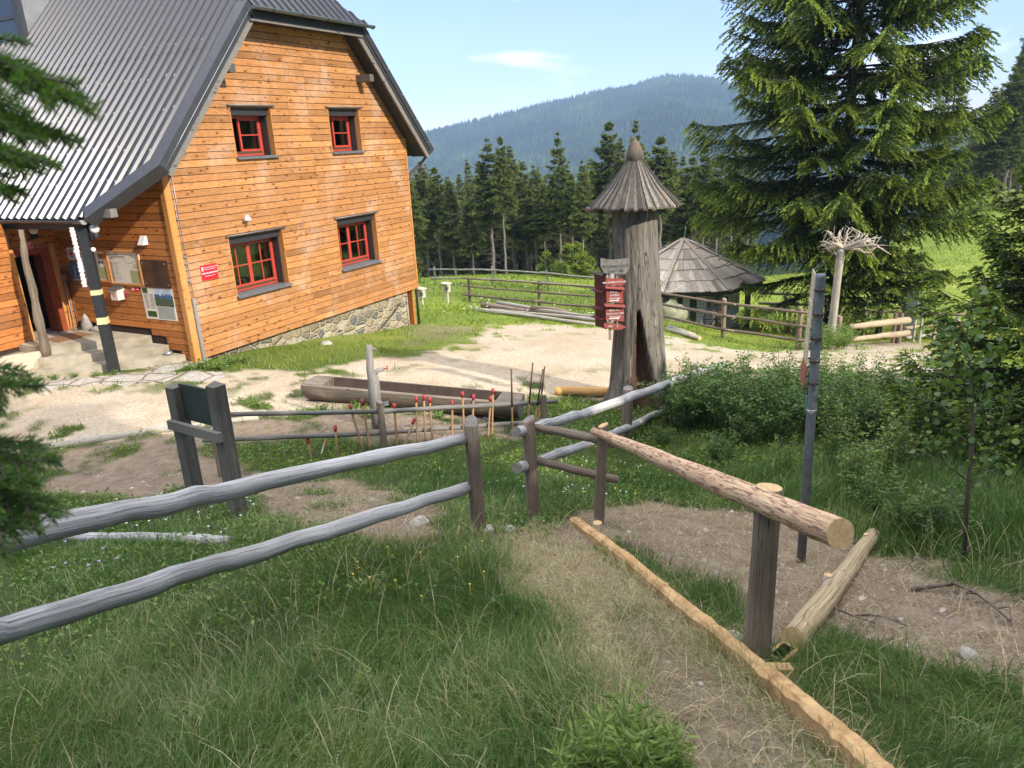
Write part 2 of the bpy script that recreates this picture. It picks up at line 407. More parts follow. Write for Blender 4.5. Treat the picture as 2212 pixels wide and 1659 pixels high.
def m_log(name, base, dark, light, crack=.8, bark=0.0, barkcol=(.15, .09, .07), ring=22):
    # a log: grain runs along the piece (UV: u round it, v along it in metres)
    t = NT(name)
    uvn = t.n('ShaderNodeTexCoord').outputs['UV']; obj = t.co('Object')
    u = t.n('ShaderNodeSeparateXYZ', {0: uvn}).outputs
    ang = t.math('MULTIPLY', u[0], 2 * math.pi)
    base_v = t.n('ShaderNodeCombineXYZ', {0: t.math('MULTIPLY', t.math('COSINE', ang), 1.0), 1: t.math('MULTIPLY', t.math('SINE', ang), 1.0), 2: u[1]}).outputs[0]
    g1 = t.n('ShaderNodeTexNoise', {'Vector': t.n('ShaderNodeMapping', {'Vector': base_v, 'Scale': (6, 6, .55)}).outputs[0], 'Scale': 2.0, 'Detail': 7, 'Roughness': .65, 'Distortion': .5}).outputs['Fac']
    big = t.noise(obj, 1.6, 4)
    col = t.ramp(g1, [(.28, dark), (.5, base), (.75, light)])
    col = t.mix(t.ramp(big, [(.35, .45), (.65, 0.0)]), col, dark)
    cr = t.n('ShaderNodeTexNoise', {'Vector': t.n('ShaderNodeMapping', {'Vector': base_v, 'Scale': (3.2, 3.2, .28)}).outputs[0], 'Scale': 2.6, 'Detail': 3, 'Distortion': .6}).outputs['Fac']
    cf = t.ramp(t.math('ABSOLUTE', t.math('SUBTRACT', cr, .5)), [(0.0, crack), (.022, 0.0)])
    col = t.mix(cf, col, tuple(v * .22 for v in dark))
    kn = t.ramp(t.vor(t.n('ShaderNodeMapping', {'Vector': base_v, 'Scale': (.9, .9, 1.7)}).outputs[0], 1.6), [(.06, .9), (.12, 0.0)])
    col = t.mix(kn, col, tuple(v * .3 for v in dark))
    h = t.math('SUBTRACT', g1, t.math('MULTIPLY', cf, 1.2))
    if bark > 0:
        bn = t.n('ShaderNodeTexNoise', {'Vector': t.n('ShaderNodeMapping', {'Vector': base_v, 'Scale': (1.3, 1.3, 3.0)}).outputs[0], 'Scale': 3.4, 'Detail': 6, 'Roughness': .7}).outputs['Fac']
        bf = t.ramp(bn, [(1 - bark - .04, 0.0), (1 - bark + .02, 1.0)])
        col = t.mix(bf, col, t.mix(g1, tuple(v * .6 for v in barkcol), tuple(v * 1.5 for v in barkcol)))
        h = t.math('ADD', h, t.math('MULTIPLY', bf, .6))
    return t.bsdf(col, .82, t.bump(h, .6, .008), spec=.25)

def m_end(name, base, dark):
    t = NT(name); c = t.co(); n = t.noise(c, 22, 5); v = t.noise(c, 70, 4)
    return t.bsdf(t.ramp(t.math('ADD', t.math('MULTIPLY', n, .6), t.math('MULTIPLY', v, .4)), [(.3, dark), (.65, base)]), .85, t.bump(v, .4, .004), spec=.2)

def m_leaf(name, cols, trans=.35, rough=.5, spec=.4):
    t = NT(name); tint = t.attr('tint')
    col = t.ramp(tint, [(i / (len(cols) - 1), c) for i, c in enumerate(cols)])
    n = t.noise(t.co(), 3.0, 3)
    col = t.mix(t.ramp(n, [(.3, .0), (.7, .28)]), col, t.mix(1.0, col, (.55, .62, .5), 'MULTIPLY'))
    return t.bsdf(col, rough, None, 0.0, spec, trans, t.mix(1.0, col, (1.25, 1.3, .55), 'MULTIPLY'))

M = {}
M['board'] = m_boards('spruce_boards', (.40, .172, .054), (.21, .075, .020), (.55, .305, .125), .60)
M['board_in'] = m_boards('sheltered_boards', (.42, .15, .036), (.25, .070, .016), (.56, .24, .075), .12)
M['trim'] = m_boards('trim_boards', (.52, .22, .055), (.36, .13, .03), (.62, .31, .10), .2)
M['groove'] = m_simple('shadow_gap', (.035, .018, .010), .9)
M['metal'] = m_simple('roof_sheet', (.024, .024, .030), .30, .15, .12, 3, 0, .55)
M['cheek'] = m_simple('dormer_sheet', (.23, .235, .24), .5, .3, .15, 2)
M['flash'] = m_simple('flashing', (.050, .050, .054), .42, .3, .15, 4, 0, .5)
M['gutter'] = m_simple('gutter_metal', (.085, .075, .07), .35, .6, .2, 5)
M['zinc'] = m_simple('zinc', (.45, .46, .47), .4, .7, .15, 9)
M['black'] = m_simple('black_paint', (.018, .019, .022), .6, 0, .3, 9, .2)
M['darkwood'] = m_log('dark_timber', (.085, .072, .062), (.030, .026, .024), (.16, .14, .12), .5)
M['post'] = m_log('weathered_post', (.22, .17, .125), (.095, .07, .05), (.34, .28, .215), 1.0)
M['grey'] = m_log('grey_rail', (.47, .455, .44), (.19, .18, .17), (.72, .70, .68), .95)
M['pale'] = m_log('pale_rail', (.42, .38, .31), (.20, .17, .13), (.62, .58, .48), .7)
M['fresh'] = m_log('half_peeled_log', (.66, .46, .28), (.42, .25, .15), (.80, .62, .42), .75, .44, (.24, .125, .085))
M['peeled'] = m_log('peeled_log', (.46, .36, .21), (.24, .18, .11), (.62, .52, .35), .9, .30, (.24, .16, .10))
M['oldpole'] = m_log('brown_pole', (.25, .18, .13), (.10, .07, .05), (.42, .33, .26), .5, .3, (.14, .10, .08))
M['bark'] = m_log('spruce_bark', (.20, .17, .15), (.085, .07, .062), (.33, .30, .27), .6)
M['barkd'] = m_log('dark_bark', (.09, .073, .06), (.035, .028, .024), (.16, .14, .12), .6)
M['end'] = m_end('cut_end', (.58, .42, .22), (.38, .24, .11))
M['endg'] = m_end('grey_cut_end', (.26, .235, .20), (.12, .10, .085))
M['hewn'] = m_boards('hewn_timber', (.60, .36, .15), (.36, .19, .075), (.74, .52, .27), .15)
M['red'] = m_simple('red_window_paint', (.42, .050, .028), .45, 0, .12, 12)
M['signred'] = m_simple('sign_red', (.27, .062, .050), .6, 0, .22, 18)
M['signred_shaded'] = m_simple('sign_red_shaded', (.085, .006, .008), .6, 0, .2, 18)  # sign red with shade put into the colour, for faces turned from the sun
M['enamel'] = m_simple('red_enamel', (.72, .012, .03), .3, 0, .05, 6)
M['white'] = m_simple('white_paint', (.78, .76, .74), .5, 0, .05, 12)
M['letter'] = m_simple('painted_letters', (.80, .72, .68), .6, 0, .08, 20)
M['globe'] = m_simple('opal_glass', (.80, .74, .72), .25, 0, .04, 4)
M['paper'] = m_simple('paper', (.66, .62, .54), .6, 0, .05, 15)
M['ink'] = m_simple('ink', (.06, .06, .06), .6)
M['blue'] = m_simple('blue_print', (.045, .12, .24), .5)
M['mapgreen'] = m_simple('map_green', (.32, .33, .16), .6, 0, .35, 60)
M['mapgrey'] = m_simple('map_grey', (.30, .32, .29), .6, 0, .3, 50)
M['curtain'] = m_simple('curtain', (.62, .60, .55), .8, 0, .1, 20)
M['tape'] = m_simple('yellowish_tape', (.62, .52, .27), .7, 0, .15, 25)
M['redtip'] = m_simple('red_tip', (.30, .018, .020), .5, 0, .15, 30)
M['handle'] = m_log('tool_wood', (.34, .20, .10), (.17, .095, .05), (.46, .30, .17), .2)
M['steel'] = m_simple('steel_pole', (.15, .165, .18), .5, .2, .25, 14, .1)
M['green_board'] = m_simple('board_back', (.030, .040, .036), .55, 0, .08, 5)
M['spare'] = None
M['rock'] = m_simple('rock', (.33, .30, .26), .9, 0, .35, 7, .8)
M['rust'] = m_simple('rusty_mat', (.25, .13, .06), .8, .2, .4, 30)
M['yellow'] = m_simple('yellow_petals', (.75, .50, .02), .6, 0, .1, 20)
M['petal'] = m_simple('white_petals', (.75, .75, .72), .6, 0, .05, 20)
M['violet'] = m_simple('violet_petals', (.42, .26, .50), .6, 0, .1, 20)
def m_glass():
    t = NT('window_glass'); return t.bsdf((.012, .014, .016), .04, None, 0.0, .9)
M['glass'] = m_glass()
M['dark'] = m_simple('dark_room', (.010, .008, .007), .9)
def m_stone():
    t = NT('stone_masonry'); c = t.n('ShaderNodeMapping', {'Vector': t.co('Object'), 'Scale': (1, 1, 1.7)}).outputs[0]
    wv = t.n('ShaderNodeMixRGB', {'Fac': .10, 'Color1': c, 'Color2': t.n('ShaderNodeTexNoise', {'Vector': c, 'Scale': 3}).outputs['Color']}).outputs[0]
    e = t.vor(wv, 3.1, 'DISTANCE_TO_EDGE'); cell = t.n('ShaderNodeTexVoronoi', {'Vector': wv, 'Scale': 3.1}).outputs['Color']
    n = t.noise(t.co(), 14, 6)
    g = t.n('ShaderNodeSeparateColor', {0: cell}).outputs[0]
    col = t.ramp(g, [(0, (.13, .13, .125)), (.3, (.24, .20, .125)), (.6, (.33, .27, .17)), (1, (.38, .34, .25))])
    col = t.mix(1.0, col, t.ramp(n, [(.3, .6), (.7, 1.25)]), 'MULTIPLY')
    mort = t.ramp(e, [(.035, 1.0), (.065, 0.0)])
    col = t.mix(mort, col, (.36, .31, .23))
    h = t.math('ADD', t.ramp(e, [(.03, 0.0), (.14, 1.0)]), t.math('MULTIPLY', n, .4))
    return t.bsdf(col, .9, t.bump(h, .9, .05), spec=.2)
M['stone'] = m_stone()
def m_conc():
    t = NT('worn_concrete'); c = t.co(); n = t.noise(c, 2.5, 7, .65); f = t.noise(c, 60, 4)
    col = t.ramp(n, [(.3, (.26, .22, .15)), (.55, (.42, .37, .28)), (.8, (.52, .47, .38))])
    col = t.mix(.25, col, t.ramp(f, [(.3, .2), (.7, .8)]), 'MULTIPLY')
    return t.bsdf(col, .9, t.bump(f, .4, .008), spec=.2)
M['conc'] = m_conc()
def m_flag():
    t = NT('flagstones'); c = t.co(); e = t.vor(c, 1.5, 'DISTANCE_TO_EDGE'); n = t.noise(c, 9, 6)
    col = t.ramp(n, [(.3, (.26, .235, .20)), (.7, (.44, .40, .34))])
    col = t.mix(t.ramp(e, [(.02, 1.0), (.05, 0.0)]), col, (.16, .13, .09))
    return t.bsdf(col, .9, t.bump(t.math('ADD', t.ramp(e, [(.01, 0.0), (.06, 1.0)]), t.math('MULTIPLY', n, .3)), .7, .02), spec=.2)
M['flag'] = m_flag()
def m_shingle(name, a, b, c_):
    t = NT(name); tint = t.attr('tint'); c = t.co(); n = t.noise(t.n('ShaderNodeMapping', {'Vector': c, 'Scale': (9, 9, 2)}).outputs[0], 3, 6, .65); n2 = t.noise(c, 1.3, 4)
    col = t.ramp(tint, [(0, a), (.5, b), (1, c_)])
    col = t.mix(1.0, col, t.ramp(n, [(.3, .45), (.65, 1.15)]), 'MULTIPLY')
    col = t.mix(t.ramp(n2, [(.55, 0.0), (.7, .35)]), col, (.30, .20, .10))
    return t.bsdf(col, .85, t.bump(n, .5, .01), spec=.2)
M['shingle'] = m_shingle('roof_shingles', (.30, .24, .19), (.48, .40, .32), (.64, .55, .44))
M['shingle_d'] = m_shingle('old_shingles', (.045, .038, .032), (.10, .086, .074), (.20, .175, .15))
def m_stump():
    t = NT('old_trunk_wood'); c = t.co(); uv = t.n('ShaderNodeTexCoord').outputs['UV']
    u = t.n('ShaderNodeSeparateXYZ', {0: uv}).outputs; ang = t.math('MULTIPLY', u[0], 2 * math.pi)
    bv = t.n('ShaderNodeCombineXYZ', {0: t.math('COSINE', ang), 1: t.math('SINE', ang), 2: u[1]}).outputs[0]
    g = t.n('ShaderNodeTexNoise', {'Vector': t.n('ShaderNodeMapping', {'Vector': bv, 'Scale': (3.0, 3.0, .8)}).outputs[0], 'Scale': 2, 'Detail': 9, 'Roughness': .74, 'Distortion': 1.1}).outputs['Fac']
    cr = t.n('ShaderNodeTexNoise', {'Vector': t.n('ShaderNodeMapping', {'Vector': bv, 'Scale': (1.6, 1.6, .30)}).outputs[0], 'Scale': 2.0, 'Detail': 5, 'Distortion': 1.2}).outputs['Fac']
    big = t.noise(t.n('ShaderNodeMapping', {'Vector': c, 'Scale': (1, 1, .5)}).outputs[0], 1.4, 5)
    col = t.ramp(g, [(.25, (.065, .052, .040)), (.5, (.175, .152, .122)), (.72, (.34, .315, .275))])
    col = t.mix(t.ramp(big, [(.38, .75), (.60, 0.0)]), col, (.095, .078, .058))
    cf = t.ramp(t.math('ABSOLUTE', t.math('SUBTRACT', cr, .5)), [(0.0, .8), (.012, 0.0)])
    col = t.mix(cf, col, (.03, .022, .018))
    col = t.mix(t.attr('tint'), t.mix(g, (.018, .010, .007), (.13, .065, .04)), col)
    return t.bsdf(col, .85, t.bump(t.math('SUBTRACT', g, cf), .9, .03), spec=.2)
M['stump'] = m_stump()
M['needle'] = m_leaf('spruce_needles', [(.014, .026, .010), (.040, .066, .014), (.115, .165, .022), (.26, .33, .045)], .25, .6, .25)
M['needle_far'] = m_leaf('far_needles', [(.024, .038, .014), (.055, .076, .019), (.11, .14, .032), (.19, .225, .05)], .25, .6, .2)
M['needle_far2'] = m_leaf('far_needles_pale', [(.030, .042, .018), (.075, .090, .030), (.14, .16, .045), (.22, .24, .07)], .25, .6, .2)
M['leaf'] = m_leaf('shrub_leaves', [(.035, .075, .020), (.075, .145, .036), (.135, .22, .050)], .38)
M['leaf_light'] = m_leaf('light_leaves', [(.055, .115, .022), (.125, .21, .040), (.24, .32, .075)], .4)
M['needle_near'] = m_leaf('near_needles', [(.035, .085, .022), (.075, .155, .040), (.13, .22, .05)], .35, .5, .3)
M['aspen'] = m_leaf('aspen_leaves', [(.045, .095, .028), (.085, .155, .038), (.15, .23, .05)], .4, .4)
M['grass'] = m_leaf('grass_blades', [(.060, .120, .032), (.110, .195, .052), (.18, .255, .088), (.31, .34, .17), (.56, .50, .33)], .38, .55, .3)
M['lawn'] = m_leaf('lawn_blades', [(.075, .125, .018), (.14, .205, .026), (.23, .29, .045), (.36, .36, .10)], .4, .5, .3)
M['straw'] = m_leaf('straw', [(.20, .155, .085), (.36, .29, .17), (.55, .46, .29)], .2, .7, .2)
M['twig'] = m_simple('twigs', (.10, .075, .055), .8, 0, .3, 20)
M['driftwood'] = m_simple('bleached_root', (.40, .34, .27), .8, 0, .3, 12, .4)
M['red_brown'] = m_boards('red_brown_frame', (.30, .060, .022), (.18, .03, .012), (.38, .10, .04), 0)
M['darkdoor'] = m_simple('brown_door', (.10, .055, .028), .6, 0, .2, 9)
M['gutter_g'] = m_simple('grey_gutter', (.13, .15, .15), .35, .6, .15, 5)
M['hewn_l'] = m_log('orange_split_log', (.62, .34, .12), (.40, .19, .06), (.72, .48, .22), .5)
M['darkpost'] = m_log('dark_square_post', (.15, .135, .11), (.06, .055, .045), (.27, .25, .21), .7)
M['darkrail2'] = m_log('dark_grey_rail', (.20, .185, .165), (.08, .072, .062), (.34, .32, .29), .7)
M['trough'] = m_log('trough_wood', (.19, .155, .12), (.09, .07, .052), (.28, .24, .195), .6)
M['troughin'] = m_simple('trough_inside', (.060, .040, .028), .8, 0, .3, 6, .4)
M['greypost'] = m_log('grey_forked_post', (.27, .25, .225), (.13, .118, .10), (.42, .40, .37), .6)
M['grip'] = m_simple('dark_red_grip', (.075, .030, .028), .6, 0, .2, 20)
M['signpink'] = m_simple('pink_paint', (.75, .20, .22), .6, 0, .1, 20)
M['clamp'] = m_simple('dark_clamp', (.10, .075, .065), .45, .5, .2, 20)
M['boardedge'] = m_simple('pale_board_edge', (.50, .42, .30), .7, 0, .2, 20)
M['greenp'] = m_simple('green_plate', (.02, .16, .09), .5, 0, .2, 20)
M['hutwall'] = m_boards('hut_planks', (.46, .42, .36), (.26, .23, .19), (.62, .58, .50), .1)
M['mossrock'] = m_simple('mossy_rock', (.22, .22, .14), .9, 0, .4, 5, .8)
M['boardwhite'] = m_simple('white_board', (.60, .66, .70), .4, 0, .04, 5)
M['ridge'] = m_leaf('ridge_needles', [(.012, .028, .014), (.030, .055, .022), (.070, .105, .035), (.12, .155, .045)], .1, .8, .1)
M['leafstem'] = m_simple('green_stem', (.07, .13, .035), .6, 0, .2, 9)
M['aspstem'] = m_simple('dark_stem', (.09, .07, .055), .7, 0, .3, 9)
M['oldpeel'] = m_log('half_grey_peeled_rail', (.40, .32, .21), (.22, .16, .10), (.55, .45, .31), .7, .2, (.20, .14, .10))
M['skyp'] = m_simple('sky_print', (.42, .50, .58), .5, 0, .25, 12)
M['forestp'] = m_simple('dark_hill_print', (.06, .085, .05), .6, 0, .5, 40)
M['oldboard'] = m_simple('old_grey_board', (.16, .15, .135), .85, 0, .4, 16, .3)
# ------------------------------------------------------------------ the ground
FWD = math.atan2(RM[2][1], RM[2][0])                  # azimuth the camera looks along
def az_of(px): 
    d = ray(px, 500); return math.atan2(d[1], d[0])
def polar_sheet(name, azs, rs, hf, mats, attrs=None, closed=False, smooth=True):
    A, R = np.meshgrid(azs, rs); x = R * np.cos(A); y = R * np.sin(A); z = hf(x, y)
    nr, na = A.shape; V = np.stack([x, y, z], -1).reshape(-1, 3)
    i, j = np.meshgrid(np.arange(nr - 1), np.arange(na if closed else na - 1), indexing='ij'); j2 = (j + 1) % na
    Fc = np.stack([i * na + j, (i + 1) * na + j, (i + 1) * na + j2, i * na + j2], -1).reshape(-1, 4)
    me = np_mesh(name, V, Fc.ravel(), np.full(len(Fc), 4), mats, smooth=smooth)
    for k, v in (attrs(x, y) if attrs else {}).items():
        a = me.attributes.new(k, 'FLOAT', 'POINT'); a.data.foreach_set('value', v.ravel().astype(np.float32))
    return link(name, me)
def m_ground():
    t = NT('ground_surface'); c = t.co(); gr = t.attr('gravel'); di = t.attr('dirt'); st = t.attr('straw')
    n1 = t.noise(c, .6, 6, .6); n2 = t.noise(c, 5, 6, .65); n3 = t.noise(c, 40, 4, .6); n4 = t.noise(c, 120, 3, .7)
    pv = t.n('ShaderNodeTexVoronoi', {'Vector': c, 'Scale': 42.0})
    peb = t.ramp(pv.outputs['Distance'], [(.15, 1.0), (.55, 0.0)]); pc = t.n('ShaderNodeSeparateColor', {0: pv.outputs['Color']}).outputs[0]
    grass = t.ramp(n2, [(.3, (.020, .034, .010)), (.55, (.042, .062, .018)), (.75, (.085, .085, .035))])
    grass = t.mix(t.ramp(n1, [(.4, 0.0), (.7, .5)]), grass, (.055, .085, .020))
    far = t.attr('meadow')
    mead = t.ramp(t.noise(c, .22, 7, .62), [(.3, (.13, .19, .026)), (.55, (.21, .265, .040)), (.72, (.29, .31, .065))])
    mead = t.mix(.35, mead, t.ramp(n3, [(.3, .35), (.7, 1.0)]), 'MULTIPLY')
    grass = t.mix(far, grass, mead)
    soil = t.ramp(t.math('ADD', t.math('MULTIPLY', n2, .6), t.math('MULTIPLY', n3, .4)), [(.3, (.090, .062, .042)), (.5, (.185, .138, .098)), (.7, (.29, .23, .17))])
    soil = t.mix(t.ramp(t.math('MULTIPLY', peb, t.ramp(pc, [(.72, 0.0), (.76, 1.0)])), [(.3, 0.0), (.5, .8)]), soil, (.26, .225, .18))
    soil = t.mix(t.ramp(t.noise(t.n('ShaderNodeMapping', {'Vector': c, 'Rotation': (0, 0, .6), 'Scale': (1, 7, 1)}).outputs[0], 9, 4), [(.56, 0.0), (.62, .55)]), soil, (.27, .21, .135))
    grv = t.ramp(pc, [(0, (.25, .195, .13)), (.5, (.41, .335, .235)), (1, (.55, .465, .35))])
    grv = t.mix(1.0, grv, t.ramp(n1, [(.32, (.74, .66, .54)), (.62, (1, 1, 1))]), 'MULTIPLY')
    grv = t.mix(t.ramp(n2, [(.48, 0.0), (.72, .55)]), grv, (.33, .26, .18))
    rut = t.noise(t.n('ShaderNodeMapping', {'Vector': c, 'Rotation': (0, 0, .75), 'Scale': (.22, 1.6, 1)}).outputs[0], 1.1, 5, .6, .4)
    grv = t.mix(t.ramp(rut, [(.50, 0.0), (.62, .45)]), grv, (.40, .33, .25))
    grv = t.mix(t.ramp(n4, [(.45, 0.0), (.60, .45)]), grv, (.64, .56, .45))
    strw = t.ramp(t.noise(c, 26, 5, .7), [(.3, (.13, .10, .062)), (.6, (.30, .245, .15))])
    col = t.mix(st, grass, strw); col = t.mix(di, col, soil); col = t.mix(gr, col, grv)
    h = t.math('ADD', t.math('MULTIPLY', n3, .5), t.math('ADD', t.math('MULTIPLY', peb, .35), t.math('MULTIPLY', n2, .6)))
    return t.bsdf(col, .95, t.bump(h, .8, .03), spec=.15)
M['ground'] = m_ground()
azs = np.concatenate([FWD + np.radians(np.arange(-64, 64.01, .25)), FWD + np.radians(np.arange(67, 295, 4.0))])
rs = 0.4 * 1.0125 ** np.arange(0, 480); rs = rs[rs < 150]; rs[0] = 0.02
def g_attrs(x, y):
    gr, di, st = zones(x, y); r = np.hypot(x, y)
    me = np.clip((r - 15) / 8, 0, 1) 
    return {'gravel': gr, 'dirt': di, 'straw': st, 'meadow': me}
ground = polar_sheet('ground', azs, rs, ground_h, [M['ground']], g_attrs, closed=True)
setp(ground, kind='structure')

# far hills: a valley beyond the meadow, the wooded ridge, and the nearer slope that rises at the edge of the meadow
_sil = [(-400, 300), (300, 300), (700, 300), (880, 292), (930, 281), (960, 273), (1000, 263), (1050, 252), (1100, 240), (1145, 229), (1180, 219), (1250, 206), (1310, 191), (1375, 180), (1405, 170), (1440, 162), (1480, 161), (1540, 168), (1600, 186), (1700, 215), (1800, 235), (1990, 250), (2300, 230), (2600, 200)]
_saz = []; _stn = []
for _a, _b in _sil:
    _d = ray(_a, _b + 7); _saz.append(math.atan2(_d[1], _d[0])); _stn.append(_d[2] / math.hypot(_d[0], _d[1]))
_o = np.argsort(_saz); _saz = np.array(_saz)[_o]; _stn = np.array(_stn)[_o]
RR = 2200.0
AZR0, AZR1 = az_of(2050), az_of(2210)
def hill_h(x, y):
    r = np.hypot(x, y); a = np.arctan2(y, x)
    e = np.interp(a, _saz, _stn); top = CAM_Z + e * RR
    t = np.clip((r - 520) / (RR - 520), 0, 1); prof = t ** 1.15
    spur = ((fbm(x / 420, y / 420, 51, 4) - .5) * 210 + (fbm(x / 120, y / 120, 57, 3) - .5) * 45) * np.sin(np.clip(t, 0, 1) * math.pi)
    z = -150 + (top + 150) * prof + spur
    z = np.where(r > RR, top - (r - RR) * .5, z)
    near = -14 - 136 * np.clip((r - 130) / 390, 0, 1) ** .8
    z = np.where(r < 520, near, z)
    wr = np.clip((AZR0 - a) / (AZR0 - AZR1), 0, 1); wr = wr * wr * (3 - 2 * wr)
    zr = -6 + 13 * np.clip((r - 90) / 90, 0, 1) + 62 * np.clip((r - 150) / 300, 0, 1) + (fbm(x / 60, y / 60, 61, 3) - .5) * 10
    zr = np.where(r > 450, 69 - (r - 450) * .1, zr)
    z = np.where(wr > 0, z * (1 - wr) + np.maximum(zr, z) * wr, z)
    w = np.clip((r - 95) / 55, 0, 1); w = w * w * (3 - 2 * w)
    return ground_h(x, y) * (1 - w) + z * w - .12 * (1 - w)
def m_hill():
    t = NT('forest_floor'); c = t.co(); n = t.noise(c, .012, 6); n2 = t.noise(c, .2, 4)
    return t.bsdf(t.mix(.5, t.ramp(n, [(.3, (.016, .028, .012)), (.7, (.034, .052, .018))]), t.ramp(n2, [(.3, (.012, .022, .010)), (.7, (.045, .065, .022))])), .95, spec=.05)
M['hill'] = m_hill()
azh = FWD + np.radians(np.arange(-70, 70.01, .35))
rh = np.concatenate([np.arange(118, 600, 8.0), np.arange(600, 2600, 18.0), [2800, 3200]])
hills = polar_sheet('hills', azh, rh, hill_h, [M['hill']])
setp(hills, kind='structure')
# ring that closes the ground all the way round to the horizon
rb = polar_sheet('terrain', np.radians(np.arange(0, 360, 6.0)), np.array([145, 400, 1500, 5200.]), lambda x, y: np.where(np.hypot(x, y) < 200, H0(x, y) - 3, -170 + 0 * x), [M['hill']], closed=True)
setp(rb, kind='structure')

# ------------------------------------------------------------------ grass and other ground cover
def blades(name, x, y, z, h, w, lean, hd, tint, mats, seg=2, curve=.5, twist=None):
    n = len(x); hd = np.asarray(hd); L = h
    dx, dy = np.cos(hd), np.sin(hd)
    wa = RNG.uniform(0, 2 * np.pi, n) if twist is None else twist
    wx, wy = np.cos(wa) * w / 2, np.sin(wa) * w / 2
    V = []; k = np.linspace(0, 1, seg + 1)
    for i, t in enumerate(k):
        ang = lean * (1 - curve + curve * 1.6 * t)
        o = L * t * np.sin(ang); u = L * t * np.cos(ang)
        cx = x + dx * o; cy = y + dy * o; cz = z + u
        if i < seg:
            f = 1 - .45 * t
            V.append(np.stack([cx - wx * f, cy - wy * f, cz], -1)); V.append(np.stack([cx + wx * f, cy + wy * f, cz], -1))
        else: V.append(np.stack([cx, cy, cz], -1))
    V = np.stack(V, 1).reshape(-1, 3); m = 2 * seg + 1; b = np.arange(n) * m
    fl = []; cnt = []
    parts = []
    for i in range(seg - 1): parts.append(np.stack([b + 2 * i, b + 2 * i + 1, b + 2 * i + 3, b + 2 * i + 2], -1))
    tri = np.stack([b + 2 * seg - 2, b + 2 * seg - 1, b + 2 * seg], -1)
    flat = np.concatenate([p.ravel() for p in parts] + [tri.ravel()]); cnt = np.concatenate([np.full(n * (seg - 1), 4), np.full(n, 3)])
    tt = np.tile(tint, seg)
    return np_mesh(name, V, flat, cnt, mats, tint=tt)
def scatter(n, r0, r1, a0=-38, a1=38, pw=1.0):
    u = RNG.random(n); r = (r0 ** (2 / pw) + u * (r1 ** (2 / pw) - r0 ** (2 / pw))) ** (pw / 2) if pw != 1 else np.sqrt(r0 ** 2 + u * (r1 ** 2 - r0 ** 2))
    a = FWD + np.radians(RNG.uniform(a0, a1, n)); return r * np.cos(a), r * np.sin(a)
HOUSE_BOX = (9.2, 20.6, 14.45, 40)
def keep_out(x, y):
    k = (x > 11.2) & (x < 20.4) & (y > 14.6)
    k |= (x > 8.9) & (x < 11.4) & (y > 15.2)
    k |= (x < 9.6) & (y > 17.0) & (y < 30) & (x > 5)
    return k
def field(name, label, n, r0, r1, hgt, wid, mat, zone_w, tintf, lean=(.1, .6), seg=2, a0=-38, a1=38, clump=.6, cs=3.0, pw=1.0, hn=None):
    x, y = scatter(n, r0, r1, a0, a1, pw)
    w = zone_w(x, y); c = fbm(x * cs, y * cs, 71, 3); w = w * np.clip(1 - clump + (c - .35) * 3.2 * clump + clump * .3, .04, 1)
    k = (RNG.random(len(x)) < w) & ~keep_out(x, y); x = x[k]; y = y[k]; c = c[k]; n = len(x)
    z = ground_h(x, y) - .01
    hh = RNG.uniform(hgt[0], hgt[1], n) * (.55 + .9 * c) * (RNG.random(n) ** .35)
    if hn is not None: hh = hh * hn(x, y)
    base_dir = fbm(x * .8, y * .8, 81, 2) * 12
    me = blades(name, x, y, z, hh, RNG.uniform(wid[0], wid[1], n), RNG.uniform(lean[0], lean[1], n), base_dir + RNG.normal(0, 1.2, n), np.clip(tintf(x, y, n), 0, 1), [mat], seg)
    return link(name, me, kind='stuff', label=label, category='grass')
def zg(x, y):
    gr, di, st = zones(x, y); return np.clip(1 - gr * 1.6 - di * 1.15, 0, 1) * (1 - .88 * st)
def lush(x, y):                                     # the tall bright grass beyond the pole
    c = G(2010, 1060); return np.clip(1.4 - np.hypot((x - c.x) / 2.6, (y - c.y) / 2.6), 0, 1)
def tn_near(x, y, n):
    gr, di, st = zones(x, y)
    p = fbm(x * 1.1, y * 1.1, 91, 3)
    return .22 + (p - .45) * 1.15 + RNG.normal(0, .15, n) + (RNG.random(n) < .11) * RNG.uniform(.2, .7, n) + st * .45 - lush(x, y) * .10
field('grass', 'long soft green grass on the shaded slope in front of the fence', 130000, 1.6, 5.2, (.10, .26), (.0022, .0052), M['grass'], zg, tn_near, (.15, .95), 3, pw=1.3, cs=2.2, a0=-58, a1=58,
      hn=lambda x, y: 1.0)
field('grass', 'green grass around the fence posts and sign board', 90000, 5.2, 9.5, (.07, .17), (.005, .010), M['grass'], zg, lambda x, y, n: tn_near(x, y, n) - .02, (.1, .8), 2, cs=2.0,
      hn=lambda x, y: 1 + 2.2 * lush(x, y))
field('grass', 'grass and clover between rack trough and old trunk', 60000, 9.5, 16, (.05, .13), (.008, .018), M['lawn'], zg, lambda x, y, n: .35 + (fbm(x, y, 95, 3) - .5) * .9 + RNG.normal(0, .15, n), (.1, .8), 2, cs=1.6)
field('lawn', 'sunlit rough lawn strip beside the gravel yard', 70000, 13, 30, (.07, .20), (.018, .034), M['lawn'], zg, lambda x, y, n: .45 + (fbm(x * .7, y * .7, 96, 3) - .5) * .8 + RNG.normal(0, .16, n), (.1, .7), 1, cs=1.0, clump=.7)
field('meadow_grass', 'sunlit meadow grass around the hut and beyond the fences', 60000, 28, 64, (.10, .26), (.035, .075), M['lawn'], zg, lambda x, y, n: .55 + (fbm(x * .3, y * .3, 97, 3) - .5) * .9 + RNG.normal(0, .16, n), (.1, .6), 1, cs=.5)
def zs(x, y):
    gr, di, st = zones(x, y); return np.clip(st * 1.0 + di * .34 * (1 - gr), 0, 1)
